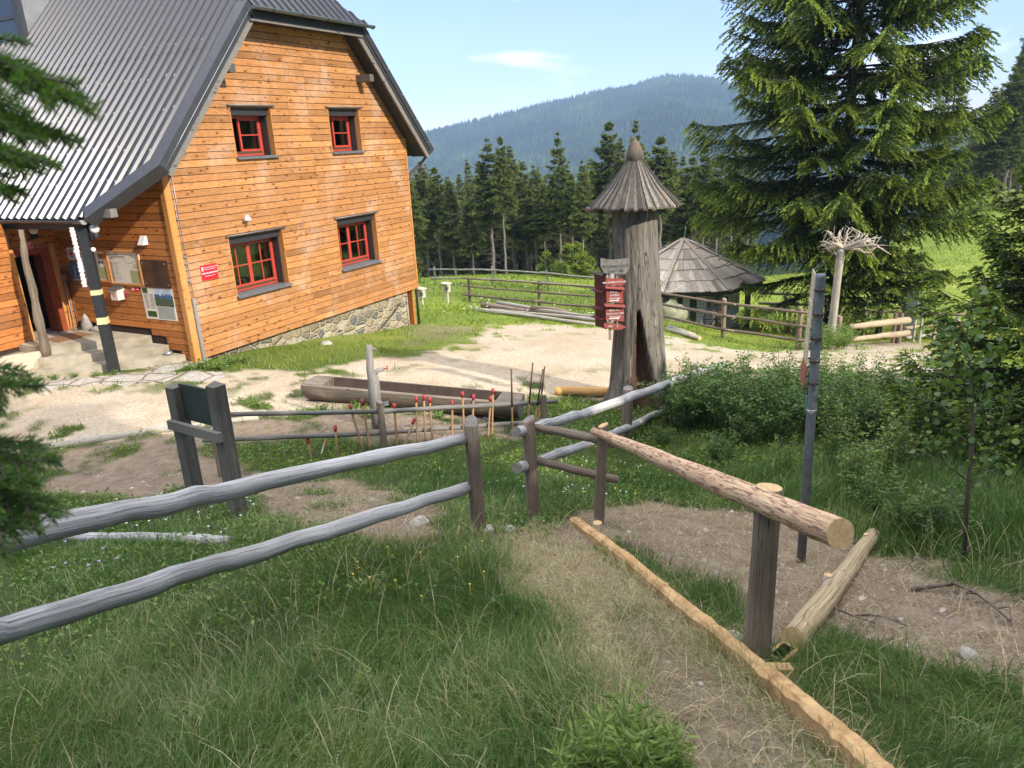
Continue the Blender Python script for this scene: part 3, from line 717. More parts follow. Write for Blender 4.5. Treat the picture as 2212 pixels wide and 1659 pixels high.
x, y = scatter(110000, 1.4, 9.0, -50, 50, pw=1.2); k = RNG.random(len(x)) < zs(x, y); x = x[k]; y = y[k]; n = len(x)
me = blades('dry_straw', x, y, ground_h(x, y) + RNG.uniform(0, .02, n), RNG.uniform(.05, .20, n), RNG.uniform(.0025, .005, n), RNG.uniform(1.1, 1.65, n) * .72, RNG.uniform(0, 6.28, n), RNG.random(n), [M['straw']], 2, .4)
link('dry_straw', me, kind='stuff', label='flattened dry straw-coloured grass on the worn path', category='straw')
xs_, ys_ = scatter(1500, 1.8, 6.5, -45, 45); k = RNG.random(len(xs_)) < zg(xs_, ys_); xs_ = xs_[k]; ys_ = ys_[k]; n = len(xs_)
me = blades('seed_stalks', xs_, ys_, ground_h(xs_, ys_), RNG.uniform(.25, .46, n), RNG.uniform(.003, .005, n), RNG.uniform(.1, .7, n), RNG.uniform(0, 6.28, n), RNG.uniform(.5, 1, n), [M['straw']], 3, .8)
link('seed_stalks', me, kind='stuff', label='thin pale seed stalks standing above the green grass', category='grass')
def zc(x, y): 
    gr, di, st = zones(x, y); return np.clip(1 - gr * 1.5 - di * 1.1 - st, 0, 1) * np.clip((fbm(x * .9, y * .9, 131, 3) - .36) * 5, .08, 1)
xs_, ys_ = scatter(52000, 4.5, 15, -40, 40); k = (RNG.random(len(xs_)) < zc(xs_, ys_)) & ~keep_out(xs_, ys_); xs_ = xs_[k]; ys_ = ys_[k]; n = len(xs_); a_ = RNG.uniform(0, 6.28, n); rr_c = np.hypot(xs_, ys_)
P_c = np.stack([xs_, ys_, ground_h(xs_, ys_) + RNG.uniform(.02, .09, n)], -1); D_c = np.stack([np.cos(a_), np.sin(a_), RNG.uniform(-.1, .8, n)], -1); n_c = n
# pebbles and chips on the bare soil
mb = MB()
x, y = scatter(5200, 3.0, 12.5); gr, di, st = zones(x, y); k = (RNG.random(len(x)) < di * .75 + st * .1); x = x[k]; y = y[k]
z = ground_h(x, y)
V = []; Fl = []
for i in range(len(x)):
    s = RNG.choice([.007, .011, .018, .032], p=[.5, .3, .16, .04]); b = len(V)
    q = RNG.uniform(.6, 1.3, 8) * s; a0 = RNG.uniform(0, 6.28)
    for j in range(5): V.append((x[i] + math.cos(a0 + j * 1.257) * q[j] * 1.3, y[i] + math.sin(a0 + j * 1.257) * q[j], z[i] - .002))
    V.append((x[i] + q[5] * .3, y[i] + q[6] * .2, z[i] + q[7] * .7))
    for j in range(5): Fl += [b + j, b + (j + 1) % 5, b + 5]
me = np_mesh('pebbles', np.array(V), Fl, np.full(len(Fl) // 3, 3), [M['rock']])
link('pebbles', me, kind='stuff', label='small grey stones scattered over the bare soil', category='pebbles')
# ------------------------------------------------------------------ the mountain house
GX0, GX1, GY = 11.30, 20.42, 14.583                  # gable wall
WB = 0.04                                            # underside of the boards
def roofz_l(x): return 4.48 + (x - 10.90) * (3.40 / 3.06)     # left main slope, outer surface
def roofz_r(x): return 4.48 + (21.12 - x) * (3.40 / 3.06)
RIDX = (10.90 + 21.12) / 2
RIDZ = roofz_l(RIDX)
HIPZ = 7.93; VG = 13.98                              # level of the hip eave, and front edge of the roof
house = thing('mountain_house', 'large mountain hut clad in orange spruce boards under a dark ribbed metal roof', 'house', (GX0, GY, 0))

def boards(mb, x0, x1, z0, z1, yf, openings=(), lim=None, course=.161, th=.03, seams=(), seed=1, axis='y', gap=.015):
    rnd = random.Random(seed); z = z0
    while z < z1 - .01:
        zt = min(z + course, z1)
        cuts = sorted({z, zt} | {q for o in openings for q in (o[2], o[3]) if z < q < zt})
        bj = sorted(set([x0, x1] + [s for s in seams]))
        xs = []
        for a, b in zip(bj[:-1], bj[1:]):
            seg = [a]
            while b - seg[-1] > 4.6: seg.append(seg[-1] + rnd.uniform(2.2, 4.0))
            if b - a > 2.4 and rnd.random() < .5 and len(seg) == 1: seg.append(a + rnd.uniform(.8, b - a - .8))
            seg.append(b); xs += list(zip(seg[:-1], seg[1:]))
        for a, b in xs:
            tint = min(1, max(0, rnd.gauss(.5, .24)))
            for q0, q1 in zip(cuts[:-1], cuts[1:]):
                ivs = [(a + .002, b - .002)]
                for o in openings:
                    if q0 >= o[2] - 1e-6 and q1 <= o[3] + 1e-6:
                        nv = []
                        for u, v in ivs:
                            if o[0] > u: nv.append((u, min(v, o[0])))
                            if o[1] < v: nv.append((max(u, o[1]), v))
                        ivs = [w for w in nv if w[1] - w[0] > .004]
                for u, v in ivs:
                    g0 = gap / 2 if q0 == z else 0; g1 = gap / 2 if q1 == zt else 0
                    lo, hi = q0 + g0, q1 - g1
                    if lim:
                        ul, uh = max(u, lim[0](lo)), max(u, lim[0](hi)); vl, vh = min(v, lim[1](lo)), min(v, lim[1](hi))
                        if vl - ul < .01 or vh - uh < .01:
                            if vl - ul < .01: continue
                            vh = uh = (ul + vl) / 2 if vh < uh else uh
                    else: ul = uh = u; vl = vh = v
                    if axis == 'y':
                        P = [(ul, yf, lo), (vl, yf, lo), (vl, yf + th, lo), (ul, yf + th, lo), (uh, yf, hi), (vh, yf, hi), (vh, yf + th, hi), (uh, yf + th, hi)]
                    else:
                        P = [(yf + th, ul, lo), (yf, ul, lo), (yf, vl, lo), (yf + th, vl, lo), (yf + th, uh, hi), (yf, uh, hi), (yf, vh, hi), (yf + th, vh, hi)]
                    mb.hexa(P, tint)
        z = zt
WIN = {'lw1': (12.80, 14.62, 1.28, 2.735), 'lw2': (16.74, 18.57, 1.28, 2.735), 'uw1': (13.47, 14.80, 4.55, 5.72), 'uw2': (16.94, 18.29, 4.55, 5.73)}
lim = (lambda z: max(GX0, 10.90 + (z - 4.40) * .9) + .0 if z > 4.3 else GX0, lambda z: 21.12 - (z - 4.40) * .9 - .0 if z > 5.0 else GX1)
lim = (lambda z: max(GX0 + .0, RIDX - (RIDZ - .22 - z) * .9), lambda z: min(GX1, RIDX + (RIDZ - .22 - z) * .9))
wall = MB()
boards(wall, GX0 + .10, GX1, WB, 7.74, GY, list(WIN.values()), lim, seams=(15.44, 16.17), seed=3)
wallo = wall.build('gable_wall', [M['board']], house)
back = MB()                                          # dark backing seen in the gaps and the body behind
def gable_poly(y, z1=7.74):
    return [(GX0 + .06, y, WB + .01), (GX1 - .02, y, WB + .01), (GX1 - .02, y, 5.2), (lim[1](z1), y, z1), (lim[0](z1), y, z1), (GX0 + .06, y, 4.6)]
def backing(mb, yf, th):
    # strips round the openings so that windows stay open
    xs = [GX0 + .06] + [q for o in sorted(WIN.values()) for q in (o[0], o[1])] + [GX1 - .02]
    for z0, z1, names in ((WB + .01, 1.28, ()), (1.28, 2.735, ('lw1', 'lw2')), (2.735, 4.55, ()), (4.55, 5.73, ('uw1', 'uw2')), (5.73, 7.74, ())):
        edges = [None] + sum([[WIN[n][0], WIN[n][1]] for n in names], []) + [None]
        for k in range(0, len(edges) - 1, 2):
            a0 = edges[k] if edges[k] is not None else max(GX0 + .06, lim[0](z0)); a1 = edges[k] if edges[k] is not None else max(GX0 + .06, lim[0](z1))
            b0 = edges[k + 1] if edges[k + 1] is not None else min(GX1 - .02, lim[1](z0)); b1 = edges[k + 1] if edges[k + 1] is not None else min(GX1 - .02, lim[1](z1))
            mb.hexa([(a0, yf, z0), (b0, yf, z0), (b0, yf + th, z0), (a0, yf + th, z0), (a1, yf, z1), (b1, yf, z1), (b1, yf + th, z1), (a1, yf + th, z1)])
backing(back, GY + .032, .10)
back.build('wall_backing', [M['groove']], house)
body = MB()
body.box(GX0 + .1, GX1 - .1, 26, 26.2, 0, 5); 
for x in (GX1 - .12,): body.box(x, x + .1, GY + .15, 26, -1.2, 4.98)
body.prism([(RIDX - (RIDZ - .3 - 3.6) * .9, 26.1, 3.6), (RIDX + (RIDZ - .3 - 3.6) * .9, 26.1, 3.6), (RIDX, 26.1, RIDZ - .3)], (0, .1, 0))
body.build('rear_walls', [M['board_in']], house)
# a dark room behind the windows
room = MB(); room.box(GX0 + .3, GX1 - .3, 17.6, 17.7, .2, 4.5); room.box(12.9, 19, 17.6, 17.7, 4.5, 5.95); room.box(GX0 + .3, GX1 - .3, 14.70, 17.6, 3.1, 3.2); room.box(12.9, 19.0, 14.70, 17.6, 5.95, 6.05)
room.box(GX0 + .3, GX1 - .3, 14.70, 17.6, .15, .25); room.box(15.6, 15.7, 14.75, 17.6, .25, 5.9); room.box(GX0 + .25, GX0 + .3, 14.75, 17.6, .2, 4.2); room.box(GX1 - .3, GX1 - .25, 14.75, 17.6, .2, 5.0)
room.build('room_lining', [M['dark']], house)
# corner boards
cb = MB(); cb.hexa([(GX0 - .02, GY - .022, -.02), (GX0 + .13, GY - .022, -.02), (GX0 + .13, GY + .03, -.02), (GX0 - .02, GY + .03, -.02), (GX0 - .02, GY - .022, 4.42), (GX0 + .13, GY - .022, 4.62), (GX0 + .13, GY + .03, 4.62), (GX0 - .02, GY + .03, 4.42)], .7)
cb.box(GX0 - .045, GX0 - .021, GY - .02, GY + .12, -.02, 4.36, .3)
cb.build('corner_board', [M['trim']], house)
cb = MB(); cb.box(GX1 - .01, GX1 + .05, GY - .02, GY + .08, WB - .02, 4.95, .6); cb.build('corner_board', [M['trim']], house)
# stone plinth following the falling ground
pl = MB(); n = 24
for i in range(n):
    a = GX0 + .5 + (19.93 - GX0 - .5) * i / n; b = GX0 + .5 + (19.93 - GX0 - .5) * (i + 1) / n
    ga = gz(a, GY) - .4; gb = gz(b, GY) - .4
    pl.hexa([(a, GY + .16, ga), (b, GY + .16, gb), (b, GY + .5, gb), (a, GY + .5, ga), (a, GY + .16, WB), (b, GY + .16, WB), (b, GY + .5, WB), (a, GY + .5, WB)])
pl.box(19.93, 20.0, GY + .13, GY + 6, -2.6, WB - .01); 
pl.box(GX0 + .1, GX0 + .5, GY + .2, GY + .5, -.3, WB)
plo = pl.build('stone_plinth', [M['stone']], house)
wd = MB(); wd.tube([Py(865, 655, GY + .08), Py(850, 678, GY + .02), Py(835, 695, GY - .03), Py(824, 710, GY - .08)], .022, 6, .1); wd.build('drain_hose', [M['darkwood']], house)

def window(key, style):
    x0, x1, z0, z1 = WIN[key]; Yg = GY; d = .40
    r = thing('window', None, None, (x0, Yg, z0)); adopt(r, house)
    r.matrix_parent_inverse = world_m(house).inverted()
    m = MB()                                         # reveal
    m.box(x1 - .022, x1 - .001, Yg - .004, Yg + d + .04, z0, z1, .35); m.box(x0 + .001, x0 + .022, Yg - .004, Yg + d + .04, z0, z1, .5); m.box(x0, x1, Yg, Yg + d + .04, z1 - .02, z1 - .001, .3)
    m.build('reveal', [M['trim']], r)
    m = MB(); s = .10
    m.hexa([(x0 - .02, Yg - s, z0 - .045), (x1 + .03, Yg - s, z0 - .045), (x1 + .03, Yg + .02, z0 - .02), (x0 - .02, Yg + .02, z0 - .02), (x0 - .02, Yg - s, z0 - .015), (x1 + .03, Yg - s, z0 - .015), (x1 + .03, Yg + .02, z0 + .012), (x0 - .02, Yg + .02, z0 + .012)])
    m.box(x0 + .022, x1 - .022, Yg + .02, Yg + d, z0 - .01, z0 + .02)
    m.build('sill', [M['zinc_d']], r)
    m = MB(); m.tube([(x0 - .09, Yg - .06, z1 + .02), (x1 + .09, Yg - .06, z1 + .02)], .018, 8); m.box(x0 - .07, x1 + .07, Yg - .06, Yg + .0, z1 + .002, z1 + .035)
    m.build('head_flashing', [M['zinc_d']], r)
    bh = .20
    m = MB(); m.box(x0 + .022, x1 - .022, Yg + .10, Yg + d, z1 - bh, z1 - .021); m.box(x1 - .055, x1 - .024, Yg + .16, Yg + d - .05, z0 + .03, z1 - bh); m.build('roller_shutter_box', [M['shutter']], r)
    Yf = Yg + d - .03; a, b, c, e = x0 + .022, x1 - .06, z0 + .03, z1 - bh
    fr = MB(); w = .06
    fr.box(a, b, Yf, Yf + .07, c, c + w); fr.box(a, b, Yf, Yf + .07, e - w, e); fr.box(a, a + w, Yf, Yf + .07, c + w, e - w); fr.box(b - w, b, Yf, Yf + .07, c + w, e - w)
    frame = fr.build('frame', [M['red']], r)
    st = MB(); st.box(a + w, b - w, Yf - .012, Yf + .03, c + w - .005, c + w + .045); st.build('weather_bar', [M['bar']], frame)
    ia, ib, ic, ie = a + w, b - w, c + w + .045, e - w; mid = (ia + ib) / 2
    def sash(p0, p1, cols):
        s = MB(); w2 = .052; y0, y1 = Yf - .014, Yf + .035
        s.box(p0, p1, y0, y1, ic, ic + w2); s.box(p0, p1, y0, y1, ie - w2, ie); s.box(p0, p0 + w2, y0, y1, ic + w2, ie - w2); s.box(p1 - w2, p1, y0, y1, ic + w2, ie - w2)
        zc = (ic + ie) / 2; s.box(p0 + w2, p1 - w2, y0 + .004, y1 - .004, zc - .014, zc + .014)
        for k in range(1, cols):
            xc = p0 + (p1 - p0) * k / cols; s.box(xc - .014, xc + .014, y0 + .002, y1 - .006, ic + w2, ie - w2)
        so = s.build('casement', [M['red']], r)
        g = MB(); g.box(p0 + w2 - .005, p1 - w2 + .005, Yf + .008, Yf + .014, ic + w2 - .005, ie - w2 + .005); g.build('pane', [M['glass_t']], so)
    if style == 'lower':
        sash(ia, mid - .002, 2); sash(mid + .002, ib, 2)
        cu = MB(); n = 14
        for k in range(n):
            xa = ib - .34 + .26 * k / n; xb = ib - .34 + .26 * (k + 1) / n
            ya = Yf + .16 + .02 * math.sin(k * 2.1); yb = Yf + .16 + .02 * math.sin((k + 1) * 2.1)
            cu.poly([(xa, ya, c), (xb, yb, c), (xb, yb, e), (xa, ya, e)])
        cu.build('curtain', [M['curtain']], r)
    else:
        sash(mid - .12, ib, 1)
        o = MB()                                     # the other casement stands open into the room
        for (p, q, zz0, zz1) in ((0, .5, ic, ic + .05), (0, .5, ie - .05, ie), (0, .05, ic, ie), (.45, .5, ic, ie)):
            o.box(ia + .01, ia + .05, Yf + .05 + p, Yf + .05 + q, zz0, zz1)
        o.build('casement', [M['red']], r)
    return r
M['zinc_d'] = m_simple('grey_sill_metal', (.17, .175, .18), .5, .4, .2, 9)
M['shutter'] = m_simple('shutter_box_metal', (.03, .029, .032), .5, .1, .15, 9)
M['bar'] = m_simple('bronze_bar', (.13, .10, .06), .4, .6, .1, 9)
def m_gt():
    t = NT('window_glass_clear'); g = t.n('ShaderNodeBsdfGlossy', {'Color': (.9, .95, 1, 1), 'Roughness': .03}).outputs[0]
    tr = t.n('ShaderNodeBsdfTransparent', {'Color': (.72, .76, .76, 1)}).outputs[0]
    fr = t.n('ShaderNodeFresnel', {'IOR': 1.7}).outputs[0]
    m = t.n('ShaderNodeMixShader', {0: t.math('ADD', fr, .05, True), 1: tr, 2: g}).outputs[0]
    t.t.links.new(m, t.out.inputs['Surface']); return t.m
M['glass_t'] = m_gt()
for k in WIN: window(k, 'lower' if k[0] == 'l' else 'upper')

# ---- roof
YB = 27.0
def rib_profile(y0, y1, pitch=.29, h=.062):
    ys = []; y = y0
    while y < y1:
        ys += [(y, 0), (y + pitch * .60, 0), (y + pitch * .71, h), (y + pitch * .97, h)]; y += pitch
    ys.append((y, 0)); return ys
def ribbed(mb, P0, P1, nrm, prof, mi=0):
    nrm = Vector(nrm).normalized(); n = len(mb.v)
    for y, h in prof:
        a = Vector(P0(y)) + nrm * h; b = Vector(P1(y)) + nrm * h; mb.v += [tuple(a), tuple(b)]
    for i in range(len(prof) - 1): mb.face([n + 2 * i, n + 2 * i + 1, n + 2 * i + 3, n + 2 * i + 2], .5, mi)
SL = (RIDZ - 4.48) / (RIDX - 10.90)                  # one slope from ridge to porch eave
KX, KZ = 10.87, 4.48 - .03 * SL                      # where the verge turns aside
EX = 9.98; EZ = KZ - (KX - EX) * SL; TY = 15.42      # porch eave and its near end
sN = Vector((-SL, 0, 1)); kN = sN
rf = MB()
prof = [(y, h) for y, h in rib_profile(VG + .34, YB)]
def lowL(y):
    x = EX if y > TY + .3 else EX + (KX - EX) * (TY + .3 - y) / (TY + .3 - VG - .0)
    return (x, y, KZ - (KX - x) * SL)
def topL(y):
    z = min(RIDZ, HIPZ + (y - VG) * 1.05)
    return (KX + (z - KZ) / SL, y, z)
def at_x(x): return lambda y: (x, y, KZ + (x - KX) * SL)
def clampx(f, x): return lambda y: (min(f(y)[0], x), y, KZ + (min(f(y)[0], x) - KX) * SL)
off = sN.normalized() * .008
ribbed(rf, lowL, at_x(13.2), sN, prof)
ribbed(rf, lambda y: tuple(Vector((13.1, y, KZ + (13.1 - KX) * SL)) + off), lambda y: tuple(Vector(topL(y)) + off), sN, prof)
rfo = rf.build('roof', [M['metal']], house)
dr = random.Random(5); sc = MB()                     # screws with bright washers
for x in (EX + .12, EX + .6, 11.2, 11.9, 12.6, 13.3, 14.2, 15.0):
    for k in range(44):
        y = VG + .34 + .29 * (k + .80); z = KZ + (x - KX) * SL
        if z > HIPZ + (y - VG) * 1.05 - .1 or x < lowL(y)[0] + .25 or dr.random() < .4: continue
        xx = x + dr.uniform(-.05, .05); zz = z + (xx - x) * SL
        sc.obox(Vector((xx, y, zz)) + sN.normalized() * .064, (.016, 0, .016 * SL), (0, .012, 0), sN.normalized() * .006)
sc.build('roof_screw', [M['zinc']], rfo, kind='stuff')
rr = MB()                                            # far slope and half hip
rr.prism([(21.12, VG + .02, 4.48), (21.12, YB, 4.48), (RIDX, YB, RIDZ), (RIDX, VG + (RIDZ - HIPZ) / 1.05, RIDZ), (RIDX + (RIDZ - HIPZ) * .9, VG + .02, HIPZ)], (0, 0, -.03))
rr.build('far_roof_slope', [M['metal']], house)
hp = MB(); hz0 = HIPZ; hl, hr = RIDX - (RIDZ - HIPZ) * .9, RIDX + (RIDZ - HIPZ) * .9; ryy = VG + (RIDZ - HIPZ) / 1.05
x = hl + .05; pr = []
while x < hr: pr += [(x, 0), (x + .15, 0), (x + .17, .04), (x + .22, .04)]; x += .262
n0 = len(hp.v); hn = Vector((0, -1.05, 1)).normalized()
for xx, h in pr:
    f = 1 - abs(xx - RIDX) / (hr - RIDX + .12); zt = HIPZ + (RIDZ - HIPZ) * max(0.02, min(1, f))
    hp.v += [tuple(Vector((xx, VG - .12, HIPZ - .126)) + hn * h), tuple(Vector((xx, VG + (zt - HIPZ) / 1.05, zt)) + hn * h)]
for i in range(len(pr) - 1): hp.face([n0 + 2 * i, n0 + 2 * i + 2, n0 + 2 * i + 3, n0 + 2 * i + 1])
hpo = hp.build('half_hip', [M['metal']], house)
def verge(name, A, B, w, N_, side, mats):
    m = MB(); A = Vector(A); B = Vector(B); d = (B - A).normalized(); N_ = Vector(N_).normalized(); y = Vector((0, 1, 0))
    def strip(y0, y1, n0, n1): 
        P = []
        for q in (A, B):
            P.append([q + y * y0 + N_ * n0, q + y * y1 + N_ * n0, q + y * y1 + N_ * n1, q + y * y0 + N_ * n1])
        m.hexa(P[0] + P[1])
    strip(0, w, .05, .075); strip(-.0, .02, -.10, .05); strip(.03, .05, -.19, -.102)
    return m.build(name, mats, house)
A0, A1 = (KX, VG, KZ), (hl, VG, HIPZ)
verge('verge_flashing', A0, A1, .36, sN, 1, [M['flash']])
m = MB(); A_ = Vector((KX, VG, KZ)); B_ = Vector((EX, TY, EZ)); dd = (B_ - A_).normalized(); Nn = sN.normalized(); iw = Nn.cross(dd); iw = iw if iw.y > 0 else -iw
for (u0, u1, n0, n1) in ((0, .36, .05, .078), (-.02, .0, -.12, .078), (.0, .02, -.20, -.1)):
    m.hexa([q + iw * u + Nn * n_ for q in (A_ - dd * .02, B_ + dd * .05) for u, n_ in ((u0, n0), (u1, n0), (u1, n1), (u0, n1))])
m.build('verge_flashing', [M['flash']], house)
rN = Vector((RIDZ - KZ, 0, RIDX - KX))
verge('verge_flashing', (hr, VG, HIPZ), (21.12, VG, KZ), .36, rN, 1, [M['flash']])
def slope_board(name, A, B, N_, y0, y1, n0, n1, mat):
    m = MB(); A = Vector(A); B = Vector(B); N_ = Vector(N_).normalized(); y = Vector((0, 1, 0)); P = []
    for q in (A, B): P += [q + y * y0 + N_ * n0, q + y * y1 + N_ * n0, q + y * y1 + N_ * n1, q + y * y0 + N_ * n1]
    m.hexa(P); return m.build(name, [mat], house)
M['greyboard'] = m_boards('grey_fascia', (.17, .155, .135), (.08, .07, .06), (.27, .25, .22), 0)
slope_board('barge_board', A0, A1, sN, .06, .10, -.34, -.16, M['greyboard'])
slope_board('barge_board', (hr, VG, HIPZ), (21.12, VG, KZ), rN, .06, .12, -.34, -.16, M['greyboard'])
slope_board('soffit', A0, A1, sN, .10, .70, -.24, -.21, M['black'])
slope_board('soffit', (hr, VG, HIPZ), (21.12, VG, KZ), rN, .12, .72, -.24, -.21, M['black'])
slope_board('soffit', (hr - .3, VG, HIPZ + .33), (21.12, VG, KZ), rN, .74, 12, -.20, -.17, M['black'])
m = MB(); m.prism([A_ - Nn * .08 + iw * .06, B_ - Nn * .08 + iw * .06, Vector((EX, 26, EZ)) - Nn * .08, Vector((11.6, 26, KZ + (11.6 - KX) * SL)) - Nn * .08, Vector((11.6, VG + .2, KZ + (11.6 - KX) * SL)) - Nn * .08], -Nn * .05); m.build('porch_ceiling', [M['darkwood']], house)
# hip eave: fascia, gutter
m = MB(); m.box(hl + .05, hr - .05, VG + .02, VG + .07, HIPZ - .36, HIPZ - .05, .4); m.box(hl + .1, hr - .1, VG + .07, GY + .1, HIPZ - .30, HIPZ - .26, .4); m.build('hip_fascia', [M['black']], house)
m = MB(); m.box(hl - .05, hr + .05, VG + .0, VG + .06, HIPZ - .385, HIPZ - .345, .4); m.build('hip_fascia', [M['greyboard']], house)
def gutter(a, b, r, parent, mat):
    m = MB(); a = Vector(a); b = Vector(b); d = (b - a).normalized(); s = d.cross(Vector((0, 0, 1))).normalized(); k = 9; rings = []
    for q in (a, b):
        rings.append([q + s * r * math.cos(math.pi * i / k) - Vector((0, 0, 1)) * r * math.sin(math.pi * i / k) for i in range(k + 1)] + [q + s * (r - .006) * math.cos(math.pi * i / k) - Vector((0, 0, 1)) * (r - .006) * math.sin(math.pi * i / k) for i in range(k, -1, -1)])
    n = len(rings[0]); m.v += [tuple(p) for p in rings[0] + rings[1]]
    for i in range(n): m.face([i, (i + 1) % n, n + (i + 1) % n, n + i], .5, 0, None, True)
    for q in (a, b): m.v.append(tuple(q)); 
    c = len(m.v)
    m.poly([a + s * r * math.cos(math.pi * i / k) - Vector((0, 0, 1)) * r * math.sin(math.pi * i / k) for i in range(k + 1)])
    m.poly([b + s * r * math.cos(math.pi * i / k) - Vector((0, 0, 1)) * r * math.sin(math.pi * i / k) for i in range(k, -1, -1)])
    t = 0.0; L = (b - a).length
    g = m.build('gutter', [mat], parent)
    t = .6
    while t < L:
        p = a + d * t; br = MB(); br.tube([p + s * (r + .006) * math.cos(math.pi * i / 6) - Vector((0, 0, 1)) * (r + .006) * math.sin(math.pi * i / 6) for i in range(7)], .012, 5); t += .95
        br.build('gutter_bracket', [M['black']], g)
    return g
gutter((hl - .12, VG - .20, HIPZ - .10), (hr + .28, VG - .20, HIPZ - .10), .075, house, M['gutter_g'] if 'gutter_g' in M else M['gutter'])
gutter((EX - .07, YB, EZ - .02), (EX - .07, TY + .1, EZ - .02), .075, house, M['gutter'])
m = MB(); m.poly([(EX - .07 + .085 * math.cos(math.pi * i / 8), TY + .085, EZ - .02 - .085 * math.sin(math.pi * i / 8)) for i in range(9)]); m.box(EX - .17, EX + .03, TY + .08, TY + .095, EZ - .03, EZ + .0)
m.build('gutter_end', [M['zinc']], house)
# purlin ends
for (px, py, x, z) in ((1553, 0, 18.40, 6.52), (0, 0, 20.52, 4.98), (0, 0, 13.28, 6.50), (0, 0, 11.66, 4.98)):
    m = MB(); m.prism([(x - .09, VG + .10, z - .09), (x + .09, VG + .10, z - .09), (x + .10, VG + .10, z + .06), (x + .07, VG + .10, z + .10), (x - .09, VG + .10, z + .10)], (0, .55, 0)); m.build('purlin_end', [M['darkwood']], house)
q = Py(246, 460, 14.95); m = MB(); m.box(q.x - .08, q.x + .08, 14.95, 19.0, q.z - .09, q.z + .09); m.build('purlin_end', [M['greyboard']], house)
for k in range(9):
    m = MB(); y = 15.9 + k * 1.05; m.beam((EX + .1, y, EZ - .12), (EX + 1.3, y, EZ - .12 + 1.2 * SL), .11, .14); m.build('rafter', [M['black']], house)
m = MB(); m.box(10.08, 10.22, TY + .3, 26, 3.22, 3.36); m.build('eave_beam', [M['black']], house)
# downpipe at the far corner
m = MB(); m.tube([(21.15, 14.3, 4.40), (21.15, 14.32, 4.25), (21.05, 14.38, 4.12), (20.7, 14.62, 3.80), (20.56, 14.70, 3.6), (20.54, 14.72, 0), (20.54, 14.72, -1.3)], .045, 10); m.build('downpipe', [M['gutter']], house)
# lightning conductor
m = MB(); m.tube([(GX0 + .22, GY - .03, 4.5)] + [(GX0 + .22, GY - .035, z) for z in (3.5, 2.5, 1.52)], .006, 5); m.tube([(GX0 + .17, GY - .03, 4.5), (GX0 + .17, GY - .03, 1.5)], .004, 5)
for z in (3.3, 2.45, 2.3, 1.9): m.box(GX0 + .15, GX0 + .24, GY - .05, GY - .004, z - .012, z + .012)
wire = m.build('lightning_wire', [M['zinc']], house)
m = MB(); m.box(GX0 + .155, GX0 + .235, GY - .055, GY - .001, .0, 1.50); m.build('wire_guard', [M['zinc']], wire)
m = MB(); q = [(hr + .25, VG - .01, HIPZ - .3 + .25)]
m.tube([Vector((hl - .02 + t * (KX - hl), VG - .012, HIPZ - .12 + t * (KZ - HIPZ))) for t in (0, .25, .5, .75, .97)], .005, 5)
m.build('lightning_wire', [M['zinc']], house); m = MB()
m.tube([Vector((hr + .10 + t * (21.12 - hr), VG - .012, HIPZ - .02 + t * (KZ - HIPZ))) for t in (0, .25, .5, .75, .93)], .005, 5)
for t in (.12, .32, .52, .72, .92):
    for (xa, xb, o) in ((hr + .10, 21.12, -.02),): m.obox((xa + t * (xb - xa), VG - .014, HIPZ + o + t * (KZ - HIPZ)), (.018, 0, .0), (0, .012, 0), (0, 0, .018))
m.build('lightning_wire', [M['zinc']], house)
# dormer low on the left slope, at the edge of the picture
dm = MB(); dy0 = 22.8; dx0 = 14.02; zx = lambda x: KZ + (x - KX) * SL; dt = zx(dx0) + 1.9
dm.prism([(dx0 + .05, dy0, zx(dx0)), (dx0 + 1.75, dy0, zx(dx0 + 1.75)), (dx0 + .05, dy0, dt)], (0, 3.4, 0)); dmo = dm.build('dormer', [M['cheek']], house)
m = MB(); m.prism([(dx0 - .02, dy0 - .06, zx(dx0) - .1), (dx0 - .02, dy0 + .22, zx(dx0) - .1), (dx0 - .02, dy0 + .22, dt + .05), (dx0 - .02, dy0 - .06, dt + .05)], (.14, 0, 0)); m.box(dx0 - .03, dx0 + .04, dy0 + .22, dy0 + 3, zx(dx0) + .62, zx(dx0) + .72); m.build('corner_post', [M['flash']], dmo)
m = MB(); m.box(dx0 + .01, dx0 + .045, dy0 + .22, dy0 + 2.6, zx(dx0) + .05, dt); m.build('pane', [M['glass']], dmo)

# ---- entrance porch
PW = GX0                                             # poster wall plane x, runs back from the gable corner
DY = 18.86
pw = MB(); boards(pw, GY + .10, DY, .72, 4.9, PW, seed=9, axis='x', course=.161)
boards(pw, GY + .10, 16.0, .56, .72, PW, seed=10, axis='x'); boards(pw, GY + .10, 15.5, .24, .56, PW, seed=12, axis='x'); boards(pw, GY + .10, 15.05, .02, .24, PW, seed=13, axis='x')
pw.build('poster_wall', [M['board_in']], house)
m = MB(); m.box(PW + .031, PW + .1, GY + .10, DY, .0, 4.9); m.build('wall_backing', [M['groove']], house)
dw = MB(); boards(dw, 9.98, PW, .50, 4.6, DY, [(9.98, 10.98, .4, 2.66)], (lambda z: max(9.98, EX + .25 + (z - EZ) / SL), lambda z: PW), seed=15, course=.161); boards(dw, 5.0, 9.90, .50, 3.38, DY - .30, seed=16)
boards(dw, 5, 5.4, -.4, .5, DY - .28, seed=17)
dw.build('door_wall', [M['board_in']], house)
m = MB(); m.box(10.98, PW, DY + .031, DY + .1, .4, 4.3); m.box(9.9, 10.98, DY + .031, DY + .1, 2.66, 3.3); m.box(5, 9.9, DY - .269, DY - .2, .4, 3.38); m.box(9.88, 9.95, DY - .28, DY + .6, .4, 3.3); m.build('wall_backing', [M['groove']], house)
m = MB(); m.box(9.88, 9.97, DY - .33, DY - .02, .46, 2.75, .5); m.build('corner_board', [M['trim']], house)
